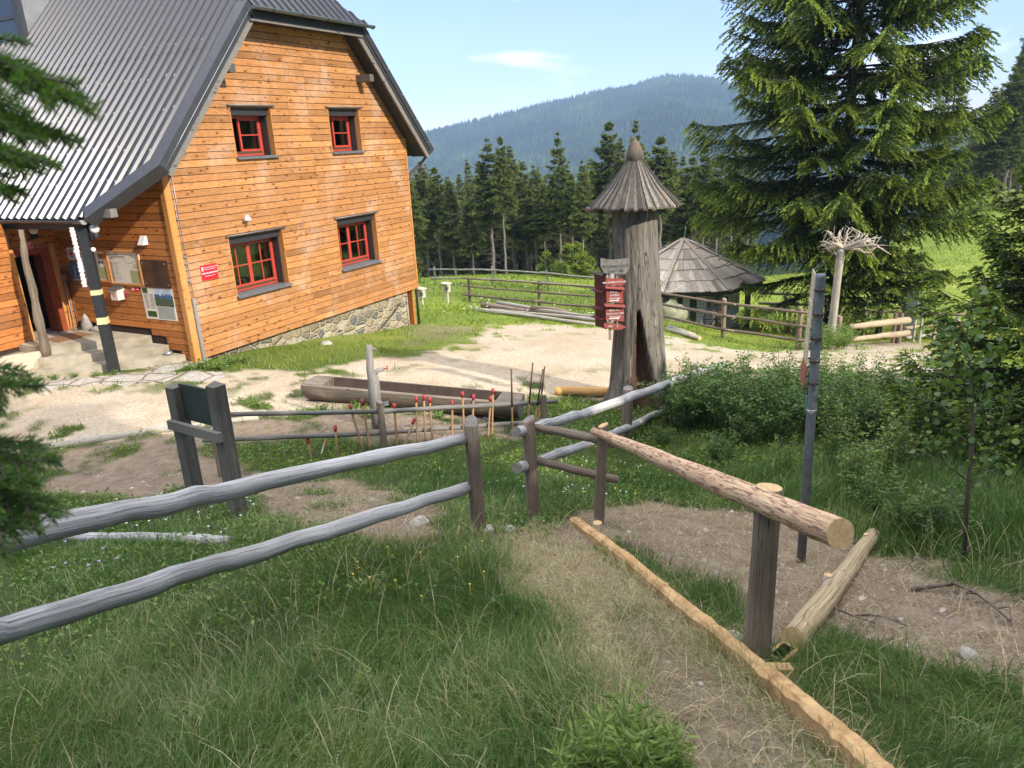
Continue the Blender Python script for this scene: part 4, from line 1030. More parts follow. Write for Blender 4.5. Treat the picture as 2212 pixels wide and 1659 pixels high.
door = thing('entrance_door', None, None, (10.0, DY, .5)); adopt(door, house)
m = MB(); m.box(9.97, 10.98, DY - .03, DY + .35, 2.54, 2.67, .3); m.box(10.78, 10.86, DY - .015, DY + .35, .5, 2.54, .2); m.box(10.862, 10.98, DY - .03, DY + .04, .5, 2.54, .3); m.build('door_frame', [M['red_brown'] if 'red_brown' in M else M['trim']], door)
m = MB(); m.box(10.99, 11.12, DY - .04, DY + .02, .5, 2.75, .55); m.build('door_casing', [M['trim']], door)
m = MB(); m.box(9.99, 10.03, DY + .3, DY + 1.0, .5, 2.5); m.box(10.02, 10.35, DY + .95, DY + 1.0, .5, 2.5); m.build('door_leaf', [M['darkdoor'] if 'darkdoor' in M else M['darkwood']], door)
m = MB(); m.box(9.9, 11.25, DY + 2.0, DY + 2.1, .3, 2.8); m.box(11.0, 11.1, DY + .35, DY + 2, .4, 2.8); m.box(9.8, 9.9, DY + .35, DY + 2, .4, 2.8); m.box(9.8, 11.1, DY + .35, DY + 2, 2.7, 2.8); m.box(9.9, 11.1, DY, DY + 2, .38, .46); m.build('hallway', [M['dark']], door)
# ------------------------------------------------------------------ steps, posts and everything at the entrance
def stepline(z, off0, off1):                         # the steps run aslant; ends measured from the photograph
    return
steps = thing('entrance_steps', 'worn concrete porch platform with slanting steps at the entrance', 'steps', (10.2, 17, 0))
S = {'p': (.56, [(9.60, 17.72), (10.98, 16.28), (11.28, 16.02)]), 's2': (.37, [(9.25, 17.48), (10.96, 15.67), (11.28, 15.45)]), 's1': (.18, [(8.88, 17.22), (11.0, 15.08), (11.28, 14.92)])}
for nm, (z, line), back_ in (('platform', S['p'], 19.6), ('step', S['s2'], 19.0), ('step', S['s1'], 18.6)):
    m = MB(); P = [(a, b, -.35) for a, b in line] + [(11.28, back_, -.35), (line[0][0] - .02, back_, -.35)]
    m.prism(P, (0, 0, z + .35)); o = m.build(nm, [M['conc']], steps)
m = MB(); m.prism([(10.02, 17.68, .562), (10.85, 17.62, .562), (10.90, 18.32, .562), (10.08, 18.38, .562)], (0, 0, .012))
mat = m.build('door_mat', [M['rust']]); setp(mat, 'rusty brown metal grate mat lying on the porch platform', 'mat')
m = MB(); m.prism([(9.95, 18.0, .561), (10.5, 18.35, .561), (10.9, 18.72, .561), (10.3, 18.78, .561)], (0, 0, .008)); m.build('worn_threshold', [M['flag']], steps)
ramp = thing('wooden_ramp', 'pale plank ramp beside the porch steps', 'ramp', (8.5, 18, 0))
m = MB(); rnd = random.Random(4)
A, B = Vector((9.56, 17.60, .50)), Vector((8.55, 16.95, .02)); C_, D_ = Vector((9.56, 19.2, .50)), Vector((5.6, 19.2, -.02))
n = 14
for k in range(n):                                   # planks laid across the slope
    t0, t1 = k / n, (k + .93) / n
    a0, a1 = A.lerp(B, t0), A.lerp(B, t1); b0, b1 = a0 + Vector((-3.6, 2.2, 0)), a1 + Vector((-3.6, 2.2, 0))
    m.hexa([a0 - Vector((0, 0, .04)), a1 - Vector((0, 0, .04)), b1 - Vector((0, 0, .04)), b0 - Vector((0, 0, .04)), a0, a1, b1, b0], rnd.uniform(.3, .8))
M['rampw'] = m_boards('pale_ramp_planks', (.50, .42, .29), (.32, .25, .16), (.62, .54, .41), .1)
m.build('deck', [M['rampw']], ramp)
m = MB(); m.prism([A + Vector((.01, 0, -.0)), B + Vector((.01, 0, -.0)), B + Vector((.01, 0, -.2)), A + Vector((.01, 0, -.55))], (.05, .02, 0)); m.build('side_board', [M['rampw']], ramp)

# black square post with tape bands
ps = thing('porch_post', 'square black-painted porch post with two pale tape bands', 'post', (10.0, 15.76, 0))
ang = math.atan2(-.19, .15) ; ax = Vector((math.cos(ang), math.sin(ang), 0)) * .095; ay = Vector((-math.sin(ang), math.cos(ang), 0)) * .095
base = Vector((10.03, 15.80, 0)); top = Vector((10.03, 15.80, 3.62))
def sqpost(mb, z0, z1, k=1.0, mi=0):
    mb.obox((base.x, base.y, (z0 + z1) / 2), ax * k, ay * k, (0, 0, (z1 - z0) / 2), .5, mi)
m = MB(); sqpost(m, -.1, 3.30); m.build('shaft', [M['blackpost'] if 'blackpost' in M else M['black']], ps)
for z in (1.82, 1.20):
    m = MB(); sqpost(m, z, z + .11, 1.03); m.build('tape_band', [M['tape']], ps)
m = MB(); sqpost(m, -.1, 1.16, 1.06); m.build('post_shoe', [M['steelpaint'] if 'steelpaint' in M else M['black']], ps)
m = MB(); sqpost(m, 1.16, 1.20, 1.12); m.build('tape_band', [M['tape']], ps)
cv = MB(); rnd = random.Random(3); pts = []
n = 46
for k in range(n):
    z = 3.3 - (3.3 - 2.02) * k / (n - 1); r = .045 + .014 * math.sin(k * 2.3) + rnd.uniform(-.008, .008)
    pts.append((base.x - ax.x * 1.0 - ay.x * 0 - .10 + rnd.uniform(-.006, .006), base.y + .12, z))
cv.tube(pts, [.044 + .016 * (k % 3 == 0) + rnd.uniform(-.006, .006) for k in range(n)], 7, .25, 4)
cvo = cv.build('hanging_carving', [M['whitecarv'] if 'whitecarv' in M else M['white']]); setp(cvo, 'knobbly whitish carved pole hanging beside the black porch post', 'carving')
# rough log post
lp = MB(); b = Vector((9.58, 17.52, .36)); rnd = random.Random(8); pts = []; rr_ = []
for k in range(14):
    t = k / 13; pts.append((b.x + .10 * t + .02 * math.sin(k * 1.1), b.y + .02 * math.cos(k * .8), -.05 + b.z + 2.95 * t)); rr_.append(.105 - .045 * t + .012 * math.sin(k * 1.9) + (.02 if k == 9 else 0))
lp.tube(pts, rr_, 12, .10, 5); lpo = lp.build('log_post', [M['post']]); setp(lpo, 'crooked rough log post holding the porch roof beside the doorway', 'post')

def lamp(name, loc, d, label):
    t = thing(name, label, 'lamp', loc); l = Vector(loc)
    m = MB(); m.lathe([(.001, -.105), (.05, -.095), (.09, -.05), (.105, 0), (.09, .055), (.05, .095), (.001, .105)], (l.x + d[0] * .12, l.y + d[1] * .12, l.z), 20); m.build('glass_globe', [M['globe']], t)
    m = MB(); m.lathe([(.07, -.19), (.075, -.12), (.06, -.09)], (l.x + d[0] * .12, l.y + d[1] * .12, l.z), 12); m.beam(l + Vector((0, 0, -.13)), l + Vector((d[0] * .12, d[1] * .12, -.14)), .05, .06); m.box(l.x - .04, l.x + .04, l.y - .04, l.y + .04, l.z - .22, l.z - .06); m.build('bracket', [M['black']], t)
lamp('wall_lamp', (10.66, DY - .01, 3.12), (0, -1), 'round white globe lamp above the house number sign')
lamp('wall_lamp', (10.13, 15.70, 3.24), (.5, -.5), 'round white globe lamp near the top of the black porch post')
m = MB(); m.lathe([(.001, -.05), (.04, -.04), (.055, 0), (.04, .04), (.001, .05)], (10.10, 15.70, 2.80), 14); o = m.build('alarm_siren', [M['white']]); setp(o, 'small white siren ball on the black porch post', 'siren')

# --- writing on the number plate
np_ = thing('house_number_plate', 'red enamel house number plate 37 over the doorway', 'sign', (10.52, DY - .03, 2.78))
m = MB(); m.box(10.43, 10.62, DY - .02, DY - .005, 2.69, 2.855); m.build('white_rim', [M['white']], np_)
m = MB(); m.box(10.437, 10.613, DY - .024, DY - .019, 2.697, 2.848); m.build('plate', [M['enamel']], np_)
text('lettering', '37', .105, M['white'], (10.525, DY - .026, 2.755), (1, 0, 0), (0, 0, 1), np_, align='CENTER', bold=.003)
text('lettering', 'BELE VODE', .032, M['white'], (10.525, DY - .026, 2.712), (1, 0, 0), (0, 0, 1), np_, align='CENTER')

# --- things on the poster wall (plane x = PW, faces -x; "right" on them is -y)
def pl_box(mb, y0, y1, z0, z1, d0, d1, tint=.5, mi=0): mb.box(PW - d1, PW - d0, min(y0, y1), max(y0, y1), z0, z1, tint, mi)
WR = (0, -1, 0)
def wall_text(par, s, size, y, z, d=.022, mat=None, **k): text('lettering', s, size, mat or M['ink'], (PW - d, y, z), WR, (0, 0, 1), par, ext=.0008, **k)
def sheet(name, label, y0, y1, z0, z1, mat, cat='poster', d=.008):
    t = thing(name, label, cat, (PW, (y0 + y1) / 2, z0)); m = MB(); pl_box(m, y0, y1, z0, z1, .001, d); m.build('sheet', [mat], t); return t
t = sheet('poster', 'small white poster with round blue and red rescue emblem', 18.62, 18.33, 2.32, 2.61, M['white'])
for r0, r1, mm in ((.085, .115, M['blue']), (.035, .065, M['enamel'])):
    m = MB(); c = (PW - .0105, 18.475, 2.475); k = 24
    for i in range(k):
        a, b_ = 2 * math.pi * i / k, 2 * math.pi * (i + 1) / k
        m.poly([(c[0], c[1] + r * math.cos(q), c[2] + r * math.sin(q)) for r, q in ((r0, a), (r1, a), (r1, b_), (r0, b_))])
    m.build('emblem', [mm], t)
m = MB(); pl_box(m, 18.495, 18.455, 2.42, 2.53, .010, .012); pl_box(m, 18.53, 18.42, 2.455, 2.495, .010, .0125); m.build('emblem', [M['enamel']], t)
t = sheet('poster', 'blue poster with a pale tree drawing', 18.63, 18.32, 1.79, 2.25, M['blue'])
m = MB(); m.tube([(PW - .012, 18.48, 1.93), (PW - .012, 18.475, 2.08)], .008, 5)
rnd = random.Random(2)
for k in range(26):
    a = rnd.uniform(0, 6.28); q = rnd.uniform(.02, .075); m.obox((PW - .011, 18.475 + q * math.cos(a), 2.14 + q * math.sin(a)), (.001, 0, 0), (0, .006, 0), (0, 0, .006))
m.build('tree_drawing', [M['paper']], t)
m = MB()
for z in (1.90, 1.875, 1.85): pl_box(m, 18.56, 18.38, z, z + .008, .009, .0105)
pl_box(m, 18.60, 18.34, 1.80, 1.825, .009, .0105); m.build('print_lines', [M['paper']], t)
def board(y0, y1, z0, z1, label):
    t = thing('notice_board', label, 'notice board', (PW, (y0 + y1) / 2, z0)); w = .045
    m = MB(); pl_box(m, y0, y1, z0, z1, .001, .02); m.build('sheet', [M['paper']], t)
    m = MB(); pl_box(m, y0, y1, z1 - w, z1, .021, .045, .6); pl_box(m, y0, y1, z0, z0 + w, .021, .045, .6); pl_box(m, y0, y0 - w, z0 + w, z1 - w, .021, .045, .6); pl_box(m, y1 + w, y1, z0 + w, z1 - w, .021, .045, .6)
    m.build('frame', [M['trim']], t); return t
def lines(par, y, z, n, L, mat=None, dz=.022, h=.006, seed=1):
    m = MB(); rnd = random.Random(seed)
    for k in range(n): pl_box(m, y, y - L * rnd.uniform(.6, 1), z - k * dz, z - k * dz + h, .0205, .0215)
    m.build('print_lines', [mat or M['mapgrey']], par)
def blob(par, y, z, ry, rz, mat, seed, name='map_print', d=.0216):
    rnd = random.Random(seed); m = MB(); k = 22; P = []
    for i in range(k):
        a = 2 * math.pi * i / k; q = rnd.uniform(.7, 1.05); P.append((PW - d, y - ry * q * math.cos(a), z + rz * q * math.sin(a)))
    m.poly(P); m.build(name, [mat], par)
b1 = board(18.27, 17.12, 1.81, 2.59, 'framed trail map board partly hidden behind the black post')
b2 = board(17.08, 15.89, 1.765, 2.595, 'wood-framed map board headed Slovenska turnokolesarska pot')
for b_, y0, y1, z0, z1, sd in ((b1, 18.27, 17.12, 1.81, 2.59, 1), (b2, 17.08, 15.89, 1.765, 2.595, 7)):
    m = MB(); pl_box(m, y1 + .42, y1 + .06, z0 + .06, z0 + .36, .0205, .0225); m.build('map_print', [M['mapgreen']], b_)
    m = MB(); rnd = random.Random(sd)
    for k in range(4): pl_box(m, y1 + .09 + .0, y1 + .055, z1 - .12 - k * .07, z1 - .08 - k * .07, .0205, .022)
    m.build('photo_print', [M['twig']], b_)
lines(b2, 16.92, 2.30, 5, .30, seed=2); lines(b2, 16.88, 2.17, 9, .22, seed=4); lines(b2, 16.9, 1.95, 3, .3, seed=5); lines(b1, 17.55, 2.20, 3, .2, seed=9); lines(b1, 18.1, 2.0, 6, .22, seed=3)
m = MB(); pl_box(m, 17.03, 16.93, 1.84, 2.34, .0203, .0206); m.build('side_column', [M['zinc']], b2)
wall_text(b2, 'SLOVENSKA', .045, 16.87, 2.475); wall_text(b2, 'TURNOKOLESARSKA', .045, 16.87, 2.425); wall_text(b2, 'POT', .045, 16.87, 2.375)
m = MB(); 
for r0, r1 in ((.035, .06),):
    for i in range(20):
        a, c_ = 2 * math.pi * i / 20, 2 * math.pi * (i + 1) / 20; rr2 = r1 + (.012 if i % 2 else 0)
        m.poly([(PW - .0215, 16.95 + r * math.cos(q), 2.44 + r * math.sin(q)) for r, q in ((r0, a), (rr2, a), (rr2, c_), (r0, c_))])
m.build('emblem', [M['ink']], b2)
def outline_map(par, y, z, ry, rz, seed, mat):
    rnd = random.Random(seed); m = MB(); k = 26; P = []
    for i in range(k + 1):
        a = 2 * math.pi * i / k; q = rnd.uniform(.75, 1.05) if i < k else None
        P.append((PW - .022, y - ry * (q or 1) * math.cos(a), z + rz * (q or 1) * math.sin(a)))
    P[-1] = P[0]; m.tube(P, .004, 4, caps=False); m.build('map_outline', [mat], par)
outline_map(b2, 16.25, 2.40, .22, .11, 3, M['mapgrey']); outline_map(b1, 18.0, 2.28, .2, .14, 5, M['enamel'])
m = MB(); pl_box(m, 16.15, 15.96, 2.17, 2.28, .0205, .0225); m.build('photo_print', [M['rampw']], b2)
m = MB(); pl_box(m, 17.42, 17.2, 2.38, 2.50, .0205, .0225); m.build('photo_print', [M['rust']], b1)
for y in (17.45, 17.33): 
    m = MB(); pl_box(m, y, y - .07, 2.26, 2.31, .0205, .0225); m.build('photo_print', [M['ink']], b1)
m = MB(); m.poly([(PW - .0215, 18.13 - .05 * math.cos(q), 2.49 + .05 * math.sin(q)) for q in [2 * math.pi * i / 16 for i in range(16)]]); m.build('emblem', [M['enamel']], b1)
M['darkglass'] = m_simple('dark_glossy_panel', (.035, .026, .022), .12, 0, .3, 5)
t = thing('dark_plaque', 'dark glossy plaque with four corner screws on the porch wall', 'plaque', (PW, 15.4, 1.75))
m = MB(); pl_box(m, 15.86, 14.955, 1.765, 2.40, .001, .03); m.build('panel', [M['darkglass']], t)
for y, z in ((15.80, 2.33), (15.02, 2.32), (15.80, 1.84), (15.02, 1.83)):
    m = MB(); pl_box(m, y + .014, y - .014, z - .014, z + .014, .031, .04); m.build('screw_cap', [M['zinc']], t)
t = sheet('info_panel', 'info panel with mountain photo and grey map below the dark plaque', 16.06, 14.97, .975, 1.735, M['paper'], 'info panel')
def rect(par, nm, y0, y1, z0, z1, mat, d=.0095):
    m = MB(); pl_box(m, y0, y1, z0, z1, .0082, d); return m.build(nm, [mat], par)
rect(t, 'photo_print', 15.62, 14.98, 1.31, 1.73, M['skyp'])
for z0_, z1_, mm_, sd_ in ((1.31, 1.60, 'blue', 3), (1.31, 1.50, 'forestp', 5)):
    rnd = random.Random(sd_); m = MB(); n_ = 16; P = [(PW - .0105 - .0006 * sd_, 15.62 - .64 * i / n_, z1_ + rnd.uniform(-.05, .03)) for i in range(n_ + 1)]
    for i in range(n_): m.poly([(P[i][0], P[i][1], z0_), (P[i + 1][0], P[i + 1][1], z0_), P[i + 1], P[i]])
    m.build('photo_print', [M[mm_]], t)
rect(t, 'map_print', 15.6, 15.02, 1.0, 1.29, M['mapgrey']); rect(t, 'photo_print', 15.98, 15.66, 1.03, 1.17, M['leaf']); rect(t, 'photo_print', 16.02, 15.84, 1.60, 1.72, M['leaf'])
m = MB(); rnd = random.Random(6)
for k in range(12):
    for y in (16.0, 15.81): pl_box(m, y, y - rnd.uniform(.12, .16), 1.57 - k * .03, 1.58 - k * .03, .0084, .0095)
m.build('print_lines', [M['ink']], t)
t = sheet('small_sign', 'small red strip sign beside the wooden letter box', 16.43, 16.12, 1.63, 1.715, M['enamel'], 'sign', .012)
rect(t, 'mark', 16.38, 16.31, 1.65, 1.70, M['white'], .0135); rect(t, 'mark', 16.22, 16.15, 1.665, 1.69, M['white'], .0135)
t = thing('letter_box', 'wooden letter box with little dark roof and red ring mark', 'box', (PW, 16.8, 1.4))
m = MB(); m.box(PW - .22, PW - .001, 16.68, 16.94, 1.42, 1.68, .5); m.build('case', [M['plywood'] if 'plywood' in M else M['paper']], t)
m = MB(); m.hexa([(PW - .27, 16.65, 1.665), (PW - .27, 16.97, 1.665), (PW, 16.97, 1.70), (PW, 16.65, 1.70), (PW - .27, 16.65, 1.685), (PW - .27, 16.97, 1.685), (PW, 16.97, 1.76), (PW, 16.65, 1.76)]); m.build('lid', [M['darkwood']], t)
m = MB(); c = (PW - .223, 16.81, 1.53)
for i in range(20):
    a, c_ = 2 * math.pi * i / 20, 2 * math.pi * (i + 1) / 20; m.poly([(c[0], c[1] + r * math.cos(q), c[2] + r * math.sin(q)) for r, q in ((.022, a), (.045, a), (.045, c_), (.022, c_))])
m.build('ring_mark', [M['enamel']], t)
m = MB(); m.tube([(PW - .05, 16.60, 1.45), (PW - .05, 16.60, 1.66)], .02, 8); o = m.build('spray_can', [M['redtip']]); setp(o, 'small red canister fixed beside the letter box', 'canister')
m = MB(); m.hexa([(PW - .14, 15.49, 2.75), (PW - .14, 15.69, 2.75), (PW, 15.69, 2.75), (PW, 15.49, 2.75), (PW - .03, 15.50, 2.95), (PW - .03, 15.68, 2.95), (PW, 15.68, 2.95), (PW, 15.50, 2.95)]); o = m.build('vent_hood', [M['white']]); setp(o, 'white vent hood high on the porch wall', 'vent')
# shovel, stick, stones, bowl
sh = thing('shovel', 'black shovel leaning upright in the porch corner', 'shovel', (10.99, 18.5, .56))
m = MB(); m.tube([(11.0, 18.42, .58), (11.18, 18.68, 1.75)], .016, 8); m.build('handle', [M['black']], sh)
m = MB(); m.prism([(11.13, 18.60, 1.66), (11.24, 18.76, 1.66), (11.27, 18.79, 2.02), (11.17, 18.62, 2.02)], (-.03, .0, .0)); m.build('blade', [M['black']], sh)
m = MB(); m.tube([(10.94, 18.45, .58), (11.12, 18.74, 1.95)], .014, 6); o = m.build('broom_stick', [M['pale']]); setp(o, 'pale stick leaning beside the door casing', 'stick')
def rock(name, c, s, seed, label, mat=None, cat='stone'):
    rnd = random.Random(seed); m = MB(); n, k = 12, 8; base = 0
    for i in range(k + 1):
        ph = math.pi * i / k
        for j in range(n):
            th = 2 * math.pi * j / n; q = 1 + .22 * math.sin(2 * th + seed) * math.sin(ph * 2 + seed) + rnd.uniform(-.09, .09)
            m.v.append((c[0] + s[0] * q * math.sin(ph) * math.cos(th), c[1] + s[1] * q * math.sin(ph) * math.sin(th), c[2] + s[2] * q * math.cos(ph)))
    for i in range(k):
        for j in range(n): m.face([i * n + j, (i + 1) * n + j, (i + 1) * n + (j + 1) % n, i * n + (j + 1) % n], .5, 0, None, True)
    o = m.build(name, [mat or M['rock']]); setp(o, label, cat); return o
rock('stone', (11.16, 18.3, .70), (.11, .16, .26), 3, 'upright rough stone standing in the porch corner')
rock('stone', (11.14, 17.9, .60), (.12, .2, .08), 5, 'low flat stone against the poster wall')
bw = Pz(867, 764 - 0, .20); bw = Pz(637 / 1.0, 0, 0) if False else Pz(348, 768, .38 - .0)
m = MB(); c = (11.12, 15.30, .182); m.lathe([(.001, .0), (.075, .0), (.10, .065), (.095, .066), (.07, .01), (.001, .009)], c, 18); o = m.build('dog_bowl', [M['zinc']]); setp(o, 'small steel bowl on the lowest steps by the wall', 'bowl')
M['blackpost'] = M['black']
# --- things on the gable
rs_ = thing('house_sign', 'bright red sign reading DOM NA SMREKOVCU on the sunny gable', 'sign', (12.08, GY, 1.85))
m = MB(); m.box(11.855, 12.325, GY - .02, GY - .001, 1.84, 2.19); m.build('plate', [M['enamel']], rs_)
for s_, sz, z in (('PLANINSKA ZVEZA SLOVENIJE', .031, 2.12), ('PD ČRNA NA KOROŠKEM', .028, 2.075)): text('lettering', s_, sz, M['white'], (11.945, GY - .022, z), (1, 0, 0), (0, 0, 1), rs_, ext=.001)
text('lettering', 'DOM NA SMREKOVCU', .045, M['white'], (12.09, GY - .022, 1.985), (1, 0, 0), (0, 0, 1), rs_, align='CENTER', bold=.001, ext=.001)
text('lettering', 'Nadmorska višina 1377 m', .028, M['white'], (12.09, GY - .022, 1.925), (1, 0, 0), (0, 0, 1), rs_, align='CENTER', ext=.001)
m = MB(); m.lathe([(.001, 0), (.03, 0)], (0, 0, 0)); m = MB(); m.poly([(11.90 + .027 * math.cos(q), GY - .0215, 2.125 + .03 * math.sin(q)) for q in [2 * math.pi * i / 16 for i in range(16)]]); m.poly([(11.885, GY - .0215, 2.105), (11.915, GY - .0215, 2.105), (11.92, GY - .0215, 2.06), (11.88, GY - .0215, 2.06)]); m.build('emblem', [M['white']], rs_)
cm = thing('security_camera', 'white security camera mounted on the gable above a window', 'camera', (13.38, GY, 3.12))
m = MB(); m.tube([(13.30, GY - .12, 3.11), (13.44, GY - .17, 3.09)], .045, 10); m.build('camera_body', [M['white']], cm)
m = MB(); m.box(13.44, 13.52, GY - .05, GY - .001, 3.05, 3.19); m.tube([(13.48, GY - .04, 3.12), (13.40, GY - .14, 3.12)], .018, 6); m.build('bracket', [M['white']], cm)

# flagstones before the steps
m = MB(); rnd = random.Random(31)
for (px, py) in [(70 + 42 * i, 838 - 7 * j + 0.02 * i + (3 if i % 2 else 0)) for i in range(10) for j in range(2)] + [(300 + 30 * i, 800 + 8 * (i % 3)) for i in range(5)]:
    q = G(px + rnd.uniform(-10, 10), py - px * .055); P = []; n = rnd.randint(5, 7); R_ = rnd.uniform(.22, .42)
    for i in range(n):
        a = 2 * math.pi * i / n + rnd.uniform(-.2, .2); x, y = q.x + R_ * rnd.uniform(.75, 1.1) * math.cos(a), q.y + R_ * rnd.uniform(.75, 1.1) * math.sin(a); P.append((x, y, gz(x, y) + .012 + .002 * rnd.random()))
    zt_ = max(p[2] for p in P); m.prism([(x, y, zt_ - .06) for x, y, z in P], (0, 0, .065), rnd.random())
o = m.build('paving', [M['flag']]); setp(o, kind='structure')
# ------------------------------------------------------------------ old hollow trunk with its shingle cap
SX, SY = 12.95, 4.25
sb = G(1385, 885); SX, SY = sb.x + .45, sb.y + .22; SZ = gz(SX, SY) - .25
R0 = math.hypot(SX, SY)
def lev(px_y, x=1375): return Pr(x, px_y, R0).z
zt = lev(448)
stump = thing('hollow_trunk', 'tall dead weathered trunk standing on the yard with a conical shingle cap', 'tree trunk', (SX, SY, SZ))
vd = math.atan2(-SY, -SX)                            # direction back to the viewer
rgt = vd + math.pi / 2                               # picture right is -this
def prof_r(t):                                       # half width from the photo, in metres
    return np.interp(t, [0, .06, .14, .25, .4, .6, .8, 1.0], [.80, .70, .60, .555, .50, .45, .425, .415])
nH, nA = 70, 96; V = []; T = []; UV = []
for i in range(nH):
    t = i / (nH - 1); z = SZ + (zt - SZ) * t; r0 = float(prof_r(t)); cx = -.07 * t + .03 * math.sin(t * 4)
    for j in range(nA):
        th = 2 * math.pi * j / nA; rel = (th - vd + math.pi) % (2 * math.pi) - math.pi
        n_ = float(fbm(np.array(math.cos(th) * 1.3 + 9), np.array(math.sin(th) * 1.3 + t * 1.3), 5, 3)) - .5
        f_ = float(vnoise(np.array(math.cos(th) * 9 + 9), np.array(math.sin(th) * 9 + t * 1.2), 8)) - .5
        r = r0 * (1 + .30 * n_ * (1.2 - .7 * t) + .035 * f_)
        r += .10 * max(0, 1 - t / .16) * max(0, math.cos(th * 3 + 1.1))
        # the open hollow low on the side that faces the path
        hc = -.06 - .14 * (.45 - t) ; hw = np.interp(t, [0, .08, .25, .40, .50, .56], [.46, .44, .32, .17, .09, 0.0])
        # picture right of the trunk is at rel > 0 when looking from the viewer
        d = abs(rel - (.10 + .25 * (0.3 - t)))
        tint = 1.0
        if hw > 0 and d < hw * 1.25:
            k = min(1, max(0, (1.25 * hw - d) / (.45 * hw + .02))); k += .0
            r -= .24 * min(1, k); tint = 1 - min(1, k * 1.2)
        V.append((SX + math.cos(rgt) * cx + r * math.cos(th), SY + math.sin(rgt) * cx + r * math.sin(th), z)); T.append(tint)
m = MB(); m.v = V
for i in range(nH - 1):
    for j in range(nA):
        j2 = (j + 1) % nA; q = [i * nA + j, i * nA + j2, (i + 1) * nA + j2, (i + 1) * nA + j]
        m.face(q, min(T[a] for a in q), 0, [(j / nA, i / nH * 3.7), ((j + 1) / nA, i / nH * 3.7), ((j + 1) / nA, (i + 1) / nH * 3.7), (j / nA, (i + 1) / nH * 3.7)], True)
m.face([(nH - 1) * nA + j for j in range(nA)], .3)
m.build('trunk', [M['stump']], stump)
capr = .0
ez = lev(443); apz = lev(345); rc = (1463 - 1279) / 2 / F * math.hypot(R0, ez - CAM_Z) * 1.0
cc = Pr(1371, 440, R0)
m = MB(); rnd = random.Random(12); n = 62
for k in range(n):
    a0 = 2 * math.pi * k / n; a1 = 2 * math.pi * (k + .96) / n; lift = .018 * (k % 2); rr_ = rc * rnd.uniform(.975, 1.025); rt = .13
    zb = ez + lift - rnd.uniform(0, .02)
    P = []
    for (r, z) in ((rr_, zb - .022), (rr_, zb + .012), (rr_ * .6, ez + (apz - ez) * .40 + lift + .012), (rt, apz + lift + .0), (rt, apz + lift - .04), (rr_ * .6, ez + (apz - ez) * .40 + lift - .022)):
        P.append((r, z))
    nb = len(m.v)
    for a in (a0, a1):
        for r, z in P: m.v.append((cc.x + r * math.cos(a), cc.y + r * math.sin(a), z))
    tt = min(1, max(0, rnd.gauss(.5, .3)))
    m.face([nb + i for i in range(6)], tt); m.face([nb + 6 + i for i in range(5, -1, -1)], tt)
    for i in range(6): m.face([nb + i, nb + 6 + i, nb + 6 + (i + 1) % 6, nb + (i + 1) % 6], tt)
m.build('shingle_cap', [M['shingle_d']], stump)
m = MB(); m.lathe([(.150, 0), (.160, .02), (.155, .12), (.125, .21), (.08, .29), (.035, .35), (.002, .40)], (cc.x, cc.y, apz - .01), 16); m.build('finial', [M['shingle_d']], stump)
q = Pr(1300, 456, R0 - .1); m = MB(); m.tube([q, q + Vector((.35 * -math.cos(rgt) * -1, .35 * math.sin(rgt) * -1, .02))], .055, 8, .1, mi_cap=1); m.build('branch_stub', [M['post'], M['endg']], stump)
q = Pr(1316, 545, R0 - .55)
# direction boards nailed to the trunk
ux = Vector((-math.cos(rgt), -math.sin(rgt), 0)) if False else Vector((math.cos(rgt), math.sin(rgt), 0))
camr = Vector(RM[0]); camr.z = 0; camr.normalize()
if ux.dot(camr) < 0: ux = -ux
ux = (ux + Vector((math.cos(vd), math.sin(vd), 0)) * -.28).normalized()      # boards are turned a little
nrm = Vector((ux.y, -ux.x, 0)); nrm = nrm if nrm.dot(Vector((math.cos(vd), math.sin(vd), 0))) > 0 else -nrm
RS = R0 - .72
def board2d(name, pts, d0, d1, mat, parent, tint=.5):
    m = MB(); org = Pr(1327, 640, RS); org = Vector((org.x, org.y, 0))
    P = []
    for px, py in pts:
        q = Pr(px, py, RS); P.append(q)
    # flatten onto the plane through org with normal nrm
    P2 = []
    for (px, py) in pts:
        d = Vector(ray(px, py)); t = ((org - Vector(CAMP)).dot(nrm)) / d.dot(nrm); P2.append(Vector(CAMP) + d * t + nrm * d0)
    m.prism(P2, nrm * (d1 - d0), tint); return m.build(name, [mat], parent)
def on_board(px, py, d):
    org = Pr(1327, 640, RS); org = Vector((org.x, org.y, 0)); dd = Vector(ray(px, py)); t = ((org - Vector(CAMP)).dot(nrm)) / dd.dot(nrm); return Vector(CAMP) + dd * t + nrm * d
def btext(parent, s, size, px, py, mat, d=.028, align='CENTER'):
    text('lettering', s, size, mat, on_board(px, py, d), ux, (0, 0, 1), parent, ext=.0015, align=align, bold=.0)
t = thing('wooden_sign', 'grey carved wooden board reading VRH SMREKOVCA on the dead trunk', 'sign', tuple(on_board(1327, 580, 0)))
board2d('plank', [(1297, 557), (1315, 561), (1338, 560), (1356, 557), (1359, 568), (1357, 582), (1350, 592), (1325, 592), (1306, 590), (1297, 577)], 0, .025, M['oldboard'], t)
btext(t, 'VRH SMREKOVCA', .062, 1327, 577, M['ink']); btext(t, '22 MIN 16 SEC', .048, 1329, 587, M['ink'])
m = MB(); 
t = thing('sign_batten', 'thin grey battens carrying the red hiking signs', 'batten', tuple(on_board(1326, 650, 0)))
board2d('batten', [(1314, 590), (1319, 590), (1321, 735), (1316, 735)], -.04, -.005, M['post'], t); board2d('batten', [(1331, 594), (1335, 594), (1336, 712), (1332, 712)], -.04, -.005, M['post'], t)
